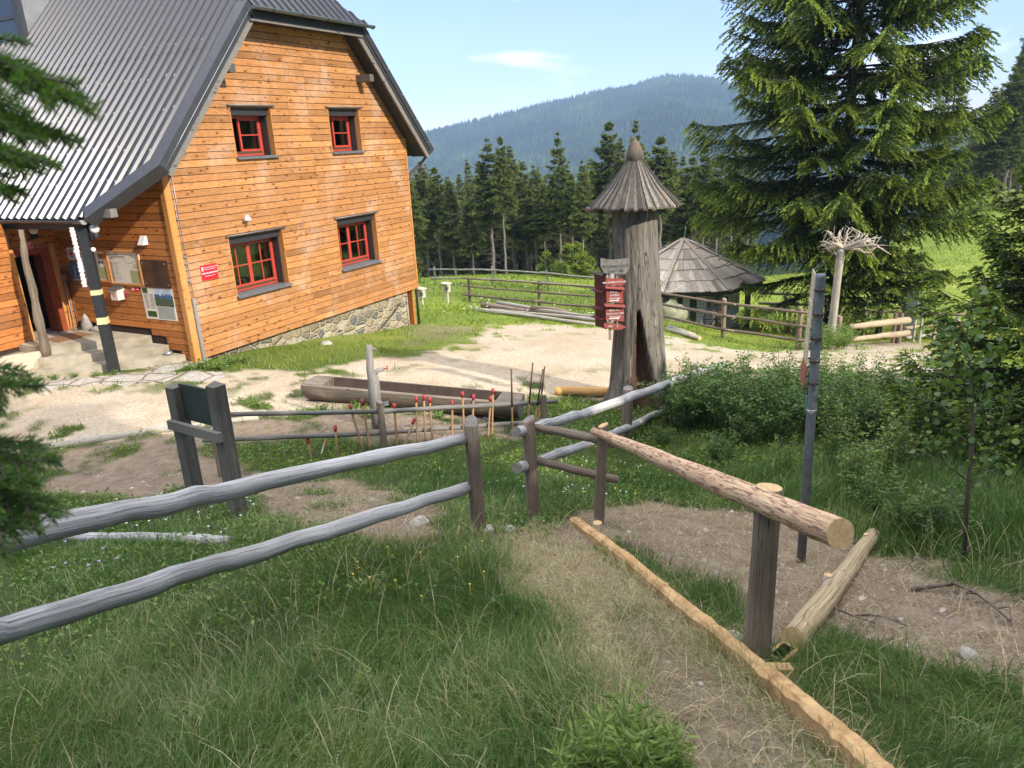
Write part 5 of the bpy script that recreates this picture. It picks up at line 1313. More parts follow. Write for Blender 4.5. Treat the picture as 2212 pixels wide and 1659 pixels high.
def arrow_sign(label, pts, lines_, roof=None, mat='signred'):
    t = thing('hiking_sign', label, 'sign', tuple(on_board(pts[0][0], pts[0][1], 0)), group='red hiking signs on the dead trunk')
    board2d('board', pts, 0, .022, M[mat], t)
    if roof:
        m = MB(); a = on_board(roof[0], roof[1], -.02); b = on_board(roof[2], roof[3], -.02); up = Vector((0, 0, .022))
        m.hexa([a, b, b + nrm * .11 - up, a + nrm * .11 - up, a + Vector((0, 0, .018)), b + Vector((0, 0, .018)), b + nrm * .11 - up * .2, a + nrm * .11 - up * .2]); m.build('drip_board', [M[mat]], t)
    for s_, sz, x, y in lines_: btext(t, s_, sz, x, y, M['letter'])
    return t
arrow_sign("red arrow sign reading VRH SMREKOVCA 30' under the grey wooden board", [(1308, 601), (1344, 601), (1352, 609), (1343, 617), (1308, 615)], [("VRH SMREKOVCA 30'", .046, 1326, 611)])
tt = arrow_sign('square red sign reading KRNES KAMEN TRAVNIK with an arrow', [(1309, 621), (1345, 622), (1346, 655), (1310, 651)], [('KRNES', .05, 1326, 632), ('KAMEN', .05, 1327, 639), ('TRAVNIK', .05, 1327, 646)], (1306, 619, 1347, 622))
def arrow(par, px, py, L):
    m = MB(); a = on_board(px, py, .025); 
    m.prism([a, a + ux * (L - .04), a + ux * (L - .04) + Vector((0, 0, .016)), a + Vector((0, 0, .016))], nrm * .002); m.prism([a + ux * (L - .045) + Vector((0, 0, -.014)), a + ux * L + Vector((0, 0, .008)), a + ux * (L - .045) + Vector((0, 0, .03))], nrm * .002); m.build('arrow_mark', [M['letter']], par)
arrow(tt, 1315, 650.5, .19)
tt = arrow_sign('square red sign reading BELA PEC KOCA NA LOKI RADUHA with an arrow', [(1309, 660), (1346, 661), (1348, 694), (1308, 690)], [('BELA PEČ', .05, 1327, 671), ('KOČA NA LOKI', .047, 1328, 678.5), ('RADUHA', .05, 1328, 685.5)], (1305, 658, 1349, 660))
arrow(tt, 1315, 689.0, .20)
tt = arrow_sign('splintered low red arrow sign with faded writing', [(1304, 698), (1340, 700), (1352, 706), (1344, 711), (1330, 712), (1305, 707)], [('1000', .045, 1317, 706), ('T', .06, 1333, 707)])
# signs seen edge-on round the trunk
for k, (px0, px1, y0, y1, lab) in enumerate([(1300, 1308, 592, 628, 'topmost shaded red sign seen from its side left of the trunk'), (1299, 1309, 630, 666, 'second shaded red sign seen from its side under the topmost one'), (1298, 1309, 667, 690, 'third shaded red sign seen from its side above the lowest'), (1296, 1309, 688, 711, 'lowest shaded red sign seen from its side')]):
    t = thing('hiking_sign', lab, 'sign', tuple(on_board(px1, y1, 0)), group='red hiking signs on the dead trunk')
    c0 = on_board(px1, y0, -.01); c1 = on_board(px1, y1, -.01); sd = (-ux * .50 + nrm * -1.0).normalized() ; w = .42
    v2 = (-nrm * 1.0 - ux * .42).normalized() * .34
    m = MB(); m.prism([c0, c0 + v2, c1 + v2, c1], ux * .02); m.build('board', [M['signred_shaded']], t)
    m = MB(); m.hexa([c0 + ux * .04, c0 + v2 + ux * .04, c0 + v2 - ux * .09 - Vector((0, 0, .03)), c0 - ux * .09 - Vector((0, 0, .03)), c0 + ux * .04 + Vector((0, 0, .02)), c0 + v2 + ux * .04 + Vector((0, 0, .02)), c0 + v2 - ux * .09 - Vector((0, 0, .01)), c0 - ux * .09 - Vector((0, 0, .01))]); m.build('drip_board', [M['signred_shaded'] if k else M['shingle_d']], t)

# ------------------------------------------------------------------ fences of the slope
def vpost(px0, py0, px1, py1, r):                    # a post from its top and foot pixels at a given distance
    a = Pr(px0, py0, r); b = Pr(px1, py1, r); return a, b
def add_post(name, parent, a, b, rad, mat, endmat='endg', slant=.02, seed=1, n=12, sink=.25):
    m = MB(); d = (Vector(b) - Vector(a)); pts = [Vector(a) + d * t for t in (0, .02, .3, .6, 1.0)] + [Vector(b) + Vector((0, 0, -sink))]
    m.tube(pts, [rad * .93, rad, rad * .98, rad * 1.03, rad * 1.06, rad * 1.08], n, .045, seed, mi_cap=1)
    # cut the top on a slant
    for j in range(n):
        v = m.v[j]; s_ = slant * math.cos(2 * math.pi * j / n + seed); m.v[j] = (v[0], v[1], v[2] + s_)
    return m.build(name, [M[mat], M[endmat]], parent)
def add_rail(name, parent, pts, rads, mat, endmat='endg', seed=1, rough=.06, n=16, sub=9, wob=.010):
    rnd = random.Random(seed); P = []; R = []
    for i in range(len(pts) - 1):
        a, b = Vector(pts[i]), Vector(pts[i + 1])
        for k in range(sub):
            t = k / sub; P.append(a.lerp(b, t) + Vector((rnd.uniform(-wob, wob), rnd.uniform(-wob, wob), rnd.uniform(-wob, wob)))); R.append((rads[i] + (rads[i + 1] - rads[i]) * t) * (rnd.uniform(.94, 1.06) + (.10 if rnd.random() < .12 else 0)))
    P.append(Vector(pts[-1])); R.append(rads[-1]); m = MB(); m.tube(P, R, n, rough, seed, mi_cap=1); return m.build(name, [M[mat], M[endmat]], parent)
p1a, p1b = vpost(1017, 912, 1035, 1148, 5.83)
f1 = thing('rail_fence', 'weathered silver-grey two-rail fence running out of the picture beside the grass slope', 'fence', tuple(p1b))
add_post('post', f1, p1a, p1b, .062, 'post', slant=.045, seed=2)
ua, ub = Pr(-260, 1213, 3.15), Pr(1012, 946, 5.86); la, lb = Pr(-260, 1432, 3.15), Pr(1018, 1050, 5.86)
add_rail('rail', f1, [ua, Pr(0, 1168, 3.72), Pr(500, 1056, 4.85), ub], [.068, .066, .062, .050], 'grey', seed=3, wob=.010)
add_rail('rail', f1, [la, Pr(0, 1362, 3.72), Pr(500, 1210, 4.85), lb], [.062, .062, .062, .052], 'grey', seed=4, wob=.008)
qa = Pr(-245, 1130, 3.3); add_post('post', f1, qa, Vector((qa.x, qa.y, gz(qa.x, qa.y))), .06, 'post', seed=5)
p2a, p2b = vpost(1141, 905, 1153, 1112, 6.54)
f2 = thing('rail_fence', 'grey rail fence climbing past the dead trunk from the gap beside the path', 'fence', tuple(p2b))
add_post('post', f2, p2a, p2b, .060, 'oldpole', slant=.03, seed=7)
p4a, p4b = vpost(1357, 838, 1353, 950, 11.75); add_post('post', f2, p4a, Vector((p4b.x, p4b.y, gz(p4b.x, p4b.y))), .085, 'post', slant=.02, seed=8)
p5a = Pr(1500, 787, 14.6); add_post('post', f2, p5a, Vector((p5a.x, p5a.y, gz(p5a.x, p5a.y))), .085, 'post', seed=9)
add_rail('rail', f2, [Pr(1114, 935, 6.35), Pr(1268, 892, 8.9), Pr(1497, 808, 14.4), Pr(1560, 790, 16.4)], [.052, .058, .075, .08], 'pale' if False else 'grey', seed=11)
add_rail('rail', f2, [Pr(1118, 1012, 6.35), Pr(1290, 950, 9.0), Pr(1345, 927.6, 11.5), Pr(1462, 876, 14.2), Pr(1510, 858, 15.6)], [.050, .052, .060, .075, .08], 'grey', seed=12)
p3a, p3b = vpost(1303, 918, 1293, 1130, 6.23)
f3 = thing('corner_fence', 'short dark rail fence with a fresh-sawn end between two thin posts', 'fence', tuple(p3b))
add_post('post', f3, p3a, p3b, .047, 'post', 'end', seed=13)
add_rail('rail', f3, [Pr(1123, 917, 6.66), Pr(1240, 938, 6.42), Pr(1330, 958, 6.38)], [.036, .042, .045], 'darkrail' if 'darkrail' in M else 'post', 'end', seed=14, wob=.004)
add_rail('rail', f3, [Pr(1128, 986, 6.66), Pr(1240, 1014, 6.42), Pr(1336, 1037, 6.38)], [.036, .040, .038], 'post', 'end', seed=15, wob=.004)
# new barrier log on two posts
f4 = thing('log_barrier', 'half-peeled reddish log resting aslant on two posts beside the dirt path', 'barrier', (3.8, .53, 1.7))
pra, prb = vpost(1662, 1052, 1635, 1424, 3.81)
add_post('post', f4, pra, prb, .072, 'post', 'end', slant=.008, seed=17, n=16)
A = Pr(1283, 931, 6.35); Bq = Pr(1660, 1088, 3.72)
d = (Bq - A); Ce = A + d * 1.0
# extend the log towards the viewer until its end shows at the measured place
best = min(np.linspace(1.0, 1.5, 200), key=lambda t: abs((lambda q: (1106 + F * (RM[0] @ q) / (RM[2] @ q)))(np.array(A + d * t) - CAMP) - 1816))
add_rail('log', f4, [A, A + d * .5, Bq, A + d * best], [.036, .058, .068, .070], 'fresh', 'end', seed=18, rough=.025, n=20, sub=7, wob=.005)

# hewn edging beam along the path and the log lying on the soil
def lying(name, label, cat, pix, rads, mat, endmat, parent=None, lift=.5, seed=1, square=False, group=None):
    P = [G(a, b) for a, b in pix]
    m = MB()
    if square:
        n = 4
    pts = []; rr_ = []
    rnd = random.Random(seed)
    for i in range(len(P) - 1):
        for k in range(6):
            t = k / 6; q = P[i].lerp(P[i + 1], t); r = rads[i] + (rads[i + 1] - rads[i]) * t; pts.append(Vector((q.x, q.y, gz(q.x, q.y) + r * lift)) if False else q + Vector((rnd.uniform(-.004, .004), rnd.uniform(-.004, .004), r * lift))); rr_.append(r * rnd.uniform(.96, 1.04))
    pts.append(P[-1] + Vector((0, 0, rads[-1] * lift))); rr_.append(rads[-1])
    m.tube(pts, rr_, 18, .05, seed, mi_cap=1); o = m.build(name, [M[mat], M[endmat]]); setp(o, label, cat, group); return o
def hewn_beam(label, pix, w, h):
    P = [G(a, b) for a, b in pix]; L = [0]
    # smooth polyline, straight in plan
    a, b = P[0], P[-1]; n = 46; m = MB(); rnd = random.Random(4); rings = []
    d = (b - a); d.z = 0; d.normalize(); s = Vector((-d.y, d.x, 0))
    for i in range(n):
        t = i / (n - 1); tt = t * (len(P) - 1); k = min(int(tt), len(P) - 2); q = P[k].lerp(P[k + 1], tt - k)
        g = q.z; ww = w * (1 + .5 * 0) * rnd.uniform(.93, 1.07); hh = (h * (.55 + .45 * min(1, t * 5)) if t < .2 else h) * rnd.uniform(.95, 1.05)
        e = .005
        pr = [(-ww / 2, -.03), (-ww / 2 + rnd.uniform(-e, e) * (1 if i % 3 else 3), hh - .02), (-ww / 2 + .02, hh), (ww / 2 - .02, hh + rnd.uniform(-.006, .006)), (ww / 2, hh - .02), (ww / 2, -.03)]
        rings.append([q * 1 + s * u + Vector((0, 0, v)) for u, v in pr])
    k = 6
    for r in rings: m.v += [tuple(p) for p in r]
    for i in range(n - 1):
        tint = .5
        for j in range(k): m.face([i * k + j, i * k + (j + 1) % k, (i + 1) * k + (j + 1) % k, (i + 1) * k + j][::-1], .55 if j == 2 else .45)
    m.face(list(range(k))); m.face([(n - 1) * k + j for j in range(k)][::-1])
    o = m.build('edging_beam', [M['hewn_b']]); setp(o, label, 'beam'); return o
def m_hewn():
    t = NT('axe_hewn_beam'); c = t.co(); n = t.noise(c, 9, 6, .65, .5); n2 = t.noise(c, 2.2, 4); f = t.noise(c, 45, 4)
    w = t.n('ShaderNodeTexVoronoi', {'Vector': c, 'Scale': 4.2}).outputs['Distance']
    col = t.ramp(n, [(.3, (.26, .14, .06)), (.5, (.46, .29, .135)), (.72, (.60, .41, .21))])
    col = t.mix(t.ramp(n2, [(.55, 0.0), (.7, .5)]), col, (.40, .21, .13))
    col = t.mix(t.ramp(f, [(.5, 0.0), (.8, .25)]), col, (.2, .11, .05))
    return t.bsdf(col, .8, t.bump(t.math('ADD', n, t.math('MULTIPLY', w, .8)), .7, .02), spec=.2)
M['hewn_b'] = m_hewn()
hewn_beam('long freshly hewn yellow beam edging the dirt path', [(1240, 1128), (1320, 1195), (1430, 1290), (1530, 1375), (1640, 1465), (1760, 1572), (1860, 1665), (1930, 1730)], .095, .105)
lg = lying('lying_log', 'peeled pale log lying on the soil behind the near barrier post', 'log', [(1712, 1402), (1790, 1300), (1850, 1215), (1885, 1165)], [.075, .072, .066, .060], 'peeled', 'end', seed=6, lift=.75)
def peg(px, py, h, r, label, seed=1, mat='pale', lean=(0, 0)):
    b = G(px, py); m = MB(); m.tube([b - Vector((0, 0, .1)), b + Vector((lean[0], lean[1], h))], [r, r * .95], 10, .05, seed, mi=0, mi_cap=1); o = m.build('peg', [M[mat], M['end']]); setp(o, label, 'peg', 'wooden pegs holding the logs'); return o
peg(1291, 1156, .12, .042, 'rounded wooden peg behind the upper end of the hewn beam', 2, 'peeled')
peg(1437, 1288, .10, .022, 'small wooden peg behind the middle of the hewn beam', 3)
peg(1785, 1280, .15, .030, 'wooden peg against the middle of the lying log', 4)
peg(1868, 1182, .13, .022, 'thin wooden peg near the far end of the lying log', 6)
q = G(1693, 1425); m = MB()
for k in range(2): m.obox(q + Vector((.0, .02 * k, .03)), Vector((.07, -.03, 0)), Vector((.018, .04, 0)), Vector((0, 0, .018)), .6)
o = m.build('wood_offcut', [M['hewn_b']]); setp(o, 'sawn wood offcut in the grass beside the hewn beam', 'offcut')
q = G(1690, 1470); m = MB(); m.hexa([q + Vector(v) for v in ((-.02, .09, -.02), (.06, -.06, -.02), (.12, -.02, -.02), (.05, .10, -.02), (-.02, .09, .045), (.05, -.05, .05), (.11, -.02, .04), (.05, .09, .05))]); o = m.build('wood_offcut', [M['hewn_b']]); setp(o, 'pale split offcut touching the side of the hewn beam', 'offcut')
lying('edging_log', 'old grey half-buried log in the grass below the sign board', 'log', [(150, 1165), (300, 1168), (440, 1172), (500, 1172)], [.05, .06, .055, .04], 'grey', 'endg', seed=8, lift=.5)
lying('edging_log', 'long low grey log edging the gravel yard near the spruce twigs', 'log', [(70, 977), (190, 955), (300, 938), (365, 930), (560, 905)], [.07, .07, .065, .06, .06], 'pale', 'endg', seed=9, lift=.35)
lying('edging_log', 'orange split log lying at the foot of the dead trunk', 'log', [(1198, 852), (1260, 854), (1325, 855)], [.09, .10, .10], 'fresh2' if 'fresh2' in M else 'hewn_l', 'end', seed=10, lift=.8)
rb_ = random.Random(21)
def branch_lying(label, pix, r, mat='twig'):
    P = [G(a, b) + Vector((0, 0, .02 + .03 * (i % 2))) for i, (a, b) in enumerate(pix)]; m = MB(); m.tube(P, [r * (1 - .7 * i / len(P)) for i in range(len(P))], 7, .1, 3); 
    for i in range(1, len(P) - 1): m.tube([P[i], P[i] + Vector((rb_.uniform(-.12, .12), rb_.uniform(-.12, .12), .03)), P[i] + Vector((rb_.uniform(-.25, .25), rb_.uniform(-.25, .25), .01))], [r * .4, r * .3, r * .15], 5)
    o = m.build('fallen_branch', [M[mat]]); setp(o, label, 'branch'); return o
branch_lying('dark forked branch lying on the soil near the tall grass', [(1968, 1278), (2060, 1276), (2110, 1290), (2150, 1330), (2180, 1350)], .016)
branch_lying('small dry stick on the soil behind the lying log', [(1780, 1310), (1840, 1345), (1890, 1352)], .010)
branch_lying('short dead stick beside the lying log foot', [(1850, 1335), (1900, 1345), (1960, 1360)], .009)
for k, (px, py, s_) in enumerate([(1665, 1265, .035), (1675, 1280, .025), (1052, 1148, .06), (1100, 1145, .05), (2093, 1418, .05), (1690, 1225, .03), (1585, 1380, .05), (705, 745, .16), (905, 1135, .09)]):
    q = G(px, py); rock('stone', (q.x, q.y, q.z + s_ * .15), (s_ * 1.3, s_, s_ * .5), 30 + k, ['grey stone on the soil behind the near barrier post', 'smaller grey stone beside the one behind the near barrier post', 'flat stone in the worn gap between the fences', 'second flat stone in the worn gap', 'pale stone far along the bare bank', 'small stone in front of the steel pole', 'broad stone by the foot of the lying log', 'flat pale boulder in the grass below the gable', 'flat pale stone near the first fence post'][k], M['rock'])

# ------------------------------------------------------------------ sign board seen from behind
bd = thing('sign_board_stand', 'dark wooden sign stand seen from behind with a grey-green panel', 'sign stand', (4.8, 6.3, .95))
bl = Pr(375, 825, 8.23); blb = Pr(421, 1118, 8.23); br_ = Pr(463, 822, 7.63); brb = Pr(513, 1120, 7.63)
dv = (br_ - bl); dv.z = 0; dv.normalize(); nv = Vector((-dv.y, dv.x, 0))
for a, b in ((bl, blb), (br_, brb)):
    m = MB(); s = .068; c = Vector((a.x, a.y, 0)); zt_ = a.z; zb = gz(a.x, a.y) - .3
    ring = [c + dv * i * s + nv * j * s for i, j in ((-1, -1), (1, -1), (1, 1), (-1, 1))]; n0 = len(m.v)
    m.v += [tuple(p + Vector((0, 0, zb))) for p in ring] + [tuple(p + Vector((0, 0, zt_ - .05))) for p in ring] + [tuple(c + Vector((0, 0, zt_)))]
    for i in range(4): m.face([i, (i + 1) % 4, 4 + (i + 1) % 4, 4 + i], .5, 0, [(i / 4, 0), ((i + 1) / 4, 0), ((i + 1) / 4, 1.6), (i / 4, 1.6)]); m.face([4 + i, 4 + (i + 1) % 4, 8], .6)
    m.build('post', [M['darkpost']], bd)
za = Pr(400, 836, 8.0).z; zb_ = Pr(410, 915, 8.0).z
m = MB(); c = (bl + br_) / 2; c.z = (za + zb_) / 2; hw = (br_ - bl).length / 2 - .06; m.obox(c - nv * -.02, dv * hw, nv * .012, (0, 0, (za - zb_) / 2)); m.build('panel', [M['green_board']], bd)
m = MB(); c2 = Vector((c.x, c.y, zb_ - .045)); m.obox(c2 - nv * .095 * (1 if nv.dot(Vector((c.x, c.y, 0))) > 0 else -1), dv * (hw + .13), nv * .025, (0, 0, .05)); m.build('cross_bar', [M['darkpost']], bd)

# ------------------------------------------------------------------ tool rack with red tipped handles, drinking trough
RA = Vector((6.83, 8.28, 0)); RB = Vector((10.96, 5.37, 0)); rd = (RB - RA).normalized()
def on_rack(px, py, off=0.0):                        # point of the vertical plane through the rack
    n_ = Vector((-rd.y, rd.x, 0)); d = Vector(ray(px, py)); o = RA + n_ * off; t = (o - Vector(CAMP)).dot(n_) / d.dot(n_); return Vector(CAMP) + d * t
rack = thing('tool_rack', 'low dark two-rail rack in front of the trough', 'rack', tuple((RA + RB) / 2))
for k, (x0, y0, x1, y1) in enumerate(((462, 925, 466, 988), (820, 868, 823, 968), (1174, 853, 1176, 946))):
    a = on_rack(x0, y0, -.05); b = on_rack(x1, y1, -.05); add_post('post', rack, a, Vector((a.x, a.y, gz(a.x, a.y))), .055, 'post', seed=40 + k)
add_rail('rail', rack, [on_rack(488, 895, .03), on_rack(820, 889, .03), on_rack(1203, 867, .03)], [.035, .036, .038], 'darkrail2', seed=43, wob=.004, n=10)
add_rail('rail', rack, [on_rack(437, 951, .03), on_rack(820, 936, .03), on_rack(1180, 909, .03)], [.036, .036, .036], 'darkrail2', seed=44, wob=.004, n=10)
m = MB(); q = on_rack(833, 872, -.1); m.obox(q, rd * .045, (0, 0, .035), Vector((-rd.y, rd.x, 0)) * .004); m.build('metal_plate', [M['zinc']], rack)
HN = [(664, 947, 671.6, 983), (723.7, 918.5, 728, 977), (755, 874, 785, 973), (782.3, 862, 800, 973), (850.7, 871, 858.5, 964), (895.5, 905, 871.4, 962), (899, 856, 901, 956), (915.5, 852, 918.8, 955), (927.8, 857, 933.6, 952), (977, 865, 976, 948),
      (998.7, 846, 1003.5, 955), (1022.9, 852, 1020, 955), (1060, 855, 1054.5, 958), (1065, 839, 1063, 957)]
ORD = ['first', 'second', 'third', 'fourth', 'fifth', 'sixth', 'seventh', 'eighth', 'ninth', 'tenth', 'eleventh', 'twelfth', 'thirteenth', 'fourteenth']
EXTRA = ['short low, counted from the sign stand', 'short, counted from the sign stand', 'steeply leaning, counted from the sign stand', 'tall, just before the faucet post', 'straight, just past the faucet post', 'short tilted one low under the rail', 'upright, left one of three close together', 'upright middle one of three close together', 'upright, right one of three close together', 'low, alone before the trough basin', 'upright, before the dark basin', 'shorter, before the dark basin', 'shorter one of the last pair', 'taller one of the last pair']
for k, (x0, y0, x1, y1) in enumerate(HN):
    a = on_rack(x0, y0, .02 + .05); b = on_rack(x1, y1, -.10); t = thing('wooden_tool', f'{ORD[k]} red-tipped wooden handle in the rack: {EXTRA[k].split(",")[0]}' + (', ' + EXTRA[k].split(', ')[1] if ', ' in EXTRA[k] else ''), 'tool', tuple(b), group='red tipped wooden handles standing in the rack')
    L = (a - b).length; e = b + (a - b) * (1 - .10 / max(L, .3)); b = Vector((b.x, b.y, gz(b.x, b.y) - .03))
    m = MB(); m.tube([b, b.lerp(e, .15), b.lerp(e, .5), e], [.026, .018, .017, .019], 9); m.build('shaft', [M['handle']], t)
    m = MB(); m.tube([e, a], [.022, .029], 10); m.build('painted_tip', [M['redtip']], t)
for k, (x0, y0, x1, y1, lab) in enumerate([(1104.5, 797, 1107.5, 946, 'tall dark pole standing before the trough end'), (1150.9, 783, 1137, 935, 'tallest thin dark pole leaning past the trough end'), (1176.7, 791.5, 1160, 935, 'longer of two dark poles crossing at the last rack post'), (1172.8, 797, 1150, 930, 'shorter of two dark poles crossing at the last rack post')]):
    a = on_rack(x0, y0, .05); b = on_rack(x1, y1, -.05); b = Vector((b.x, b.y, gz(b.x, b.y) - .02)); t = thing('pole', lab, 'pole', tuple(b), group='long dark poles leaning on the rack')
    m = MB(); m.tube([b, b.lerp(a, .45)], [.015, .016], 8); m.build('lower_shaft', [M['handle']], t); m = MB(); m.tube([b.lerp(a, .45), a], [.017, .014], 8); m.build('dark_grip', [M['grip']], t)
t = thing('marker_stake', 'little pink and white stake stuck in the grass under the rack', 'stake', tuple(on_rack(696, 978, -.1)))
a = on_rack(703, 949, -.1); b = on_rack(694, 980, -.1); m = MB(); m.beam(a, a.lerp(b, .4), .03, .01); m.build('painted_tip', [M['signpink']], t); m = MB(); m.beam(a.lerp(b, .4), b, .025, .008); m.build('shaft', [M['white']], t)

# trough: a long hollowed log
T0 = Pz(652, 850, .20); T1 = Pz(1118, 893, -.02); 
td = (T1 - T0); TL = td.length; td.normalize(); tn = td.cross(Vector((0, 0, 1))).normalized(); tu = tn.cross(td)
if tn.dot(T0) > 0: tn = -tn                           # tn points to the viewer
Rt = .31; T0 = T0 + tu * .12 - tn * .28; 
tr = thing('water_trough', 'long drinking trough hollowed from one grey log on the gravel', 'trough', tuple((T0 + T1) / 2))
m = MB(); ks = 26; rows = []
def tprof(hollow):
    P = []
    for i in range(15):
        a = math.pi + math.pi * (i / 14) ; P.append((Rt * 1.05 * math.cos(a), Rt * math.sin(a)))
    P += [(Rt * 1.05, .06)]
    if hollow: P += [(Rt * .80, .075), (Rt * .66, -.17), (-Rt * .66, -.17), (-Rt * .80, .075)]
    else: P += [(Rt * .80, .075), (Rt * .66, .077), (-Rt * .66, .077), (-Rt * .80, .075)]
    P += [(-Rt * 1.05, .06)]
    return P
st_ = [(0, 0, .90), (.05, 0, 1), (.42, 0, 1.03), (.421, 1, 1.03)] + [(x, 1, 1.03 - .05 * x / TL) for x in np.linspace(.8, TL - .8, 12)] + [(TL - .421, 1, .98), (TL - .42, 0, .98), (TL - .04, 0, .95), (TL, 0, .9)]
rnd = random.Random(2)
for x, h, s_ in st_:
    c = T0 + td * x; rows.append([c + tn * u * s_ * rnd.uniform(.985, 1.015) + tu * v * s_ for u, v in tprof(h)])
k = len(rows[0])
for r in rows: m.v += [tuple(p) for p in r]
for i in range(len(rows) - 1):
    for j in range(k):
        inner = j in (17 - 1, 17, 18, 19) ; mi = 1 if 16 <= j <= 18 and st_[i][1] and st_[i + 1][1] else 0
        x0_, x1_ = st_[i][0], st_[i + 1][0]
        m.face([i * k + j, (i + 1) * k + j, (i + 1) * k + (j + 1) % k, i * k + (j + 1) % k][::-1], .5, mi, [(j / k, x0_), (j / k, x1_), ((j + 1) / k, x1_), ((j + 1) / k, x0_)][::-1], j < 14)
m.face(list(range(k)), .5, 2); m.face([(len(rows) - 1) * k + j for j in range(k)][::-1], .5, 2)
m.build('hollow_log', [M['trough'], M['troughin'], M['endg']], tr)
m = MB()
for x in (.5, TL * .55, TL - .6): c = T0 + td * x; m.obox(c - tu * (Rt + .08), td * .07, tn * .22, tu * .10)
m.build('support_block', [M['rock']], tr, kind='stuff')
m = MB(); c = T0 + td * (TL * .58) + tn * .05 - tu * .17; m.box(0, 0, 0, 0, 0, 0) if False else None
# faucet post
fp = thing('faucet_post', 'forked weathered wooden post with a small tap in front of the trough', 'tap post', (9.2, 7.6, .1))
fr_ = 12.0; f0 = Pr(812, 890, fr_); f1_ = Pr(808, 838, fr_); f2_ = Pr(800, 800, fr_); f3_ = Pr(797, 746, fr_)
f0 = Vector((f0.x, f0.y, gz(f0.x, f0.y) - .2)); m = MB(); m.tube([f0, f1_, Pr(806, 815, fr_), f2_, f3_], [.10, .10, .095, .065, .05], 12, .05, 6, mi_cap=1); m.build('post', [M['greypost'], M['endg']], fp)
m = MB(); m.tube([Pr(807, 812, fr_), Pr(815, 800, fr_), Pr(829, 797, fr_)], [.05, .038, .036], 9, .05, 2, mi_cap=1); m.tube([Pr(799, 752, fr_), Pr(810, 754, fr_), Pr(815, 757, fr_)], [.02, .018, .012], 7); m.build('branch_spout', [M['greypost'], M['endg']], fp)
m = MB(); a = Pr(829, 797, fr_); b = Pr(837, 795, fr_); m.tube([a, b], .012, 6); m.tube([b, Pr(837, 799, fr_)], .012, 6); m.tube([Pr(834, 792, fr_), Pr(839, 791, fr_)], .010, 5); m.build('tap', [M['redtip']], fp)

# ------------------------------------------------------------------ steel pole with sign boards seen edge-on
pp = thing('steel_pole', 'tall dark grey steel pole with clamps standing on the bare soil', 'pole', (5.99, .53, 1.0))
pt = Pr(1773, 592, 6.01); pb = Pr(1730, 1222, 6.01); pb = Vector((pb.x, pb.y, pb.z)); pdv = (pb - pt)
pt_ = pt; m = MB(); m.tube([pt, pt + pdv * .01, pt + pdv * .5, pb - Vector((0, 0, .1))], [.036, .037, .037, .037], 20, 0, mi_cap=1); m.build('tube', [M['steel'], M['zinc_d']], pp)
for k, py in enumerate((622, 670, 718, 765, 811, 870)):
    t_ = (py - 592) / (1222 - 592); t_ = t_ * .985; c = pt + pdv * t_; m = MB(); m.tube([c + Vector((0, 0, .012)), c - Vector((0, 0, .012))], .040, 18, mi_cap=0); vw = Vector((-c.x, -c.y, 0)).normalized(); m.obox(c + vw * .052, vw * .014, Vector((-vw.y, vw.x, 0)) * .008, (0, 0, .014)); m.obox(c + vw * .06, Vector((-vw.y, vw.x, 0)) * .022, vw * .004, (0, 0, .004))
    m.build('clamp', [M['zinc'] if k in (5,) else M['clamp']], pp)
def edge_board(name, label, p0, p1, mat, th=.006, dep=.28, shape=None, cat='sign', grp=None):
    a = Pr(p0[0], p0[1], 6.0); b = Pr(p1[0], p1[1], 6.0); vw = Vector((a.x, a.y, 0)).normalized(); sd = Vector((-vw.y, vw.x, 0))
    dirb = (vw * 1.0 + sd * .10).normalized(); m = MB(); b = Vector((a.x, a.y, b.z)) + (b - Vector((a.x, a.y, b.z))) * 1.0
    m.prism([a, a + dirb * dep, b + dirb * dep, b], sd * th); t = thing(name, label, cat, tuple(b), group=grp); m.build('board', [mat], t); return t
EB = [((1764, 594), (1757, 655), 'top pale board seen edge-on beside the steel pole'), ((1757, 660), (1752, 700), 'second board down seen edge-on beside the steel pole'), ((1752, 704), (1747, 745), 'third board down seen edge-on beside the steel pole'), ((1747, 749), (1743, 790), 'fourth board down seen edge-on beside the steel pole')]
for a, b, l in EB: edge_board('direction_board', l, a, b, M['boardedge'], grp='boards clamped to the steel pole')
t = edge_board('direction_board', 'lowest red arrow board seen edge-on beside the steel pole', (1744, 795), (1736, 838), M['signred'], dep=.34, grp='boards clamped to the steel pole')
t = edge_board('small_plate', 'little green-edged plate clamped low on the steel pole', (1745, 858), (1742, 888), M['greenp'], dep=.12)
m = MB()
for k, py in enumerate(range(608, 840, 19)):
    t_ = (py - 592) / 630 * .985; c = pt + pdv * t_; q = Pr(1764 - (py - 594) * .108, py, 6.0); m.tube([c, Vector((q.x, q.y, c.z))], .006, 5)
    m.tube([Vector((q.x, q.y, c.z + .0)) * .6 + c * .4, Vector((q.x, q.y, c.z + .05)) * .5 + Vector((c.x, c.y, c.z + .05)) * .5], .006, 5)
m.build('bracket', [M['black']], pp, kind='stuff')
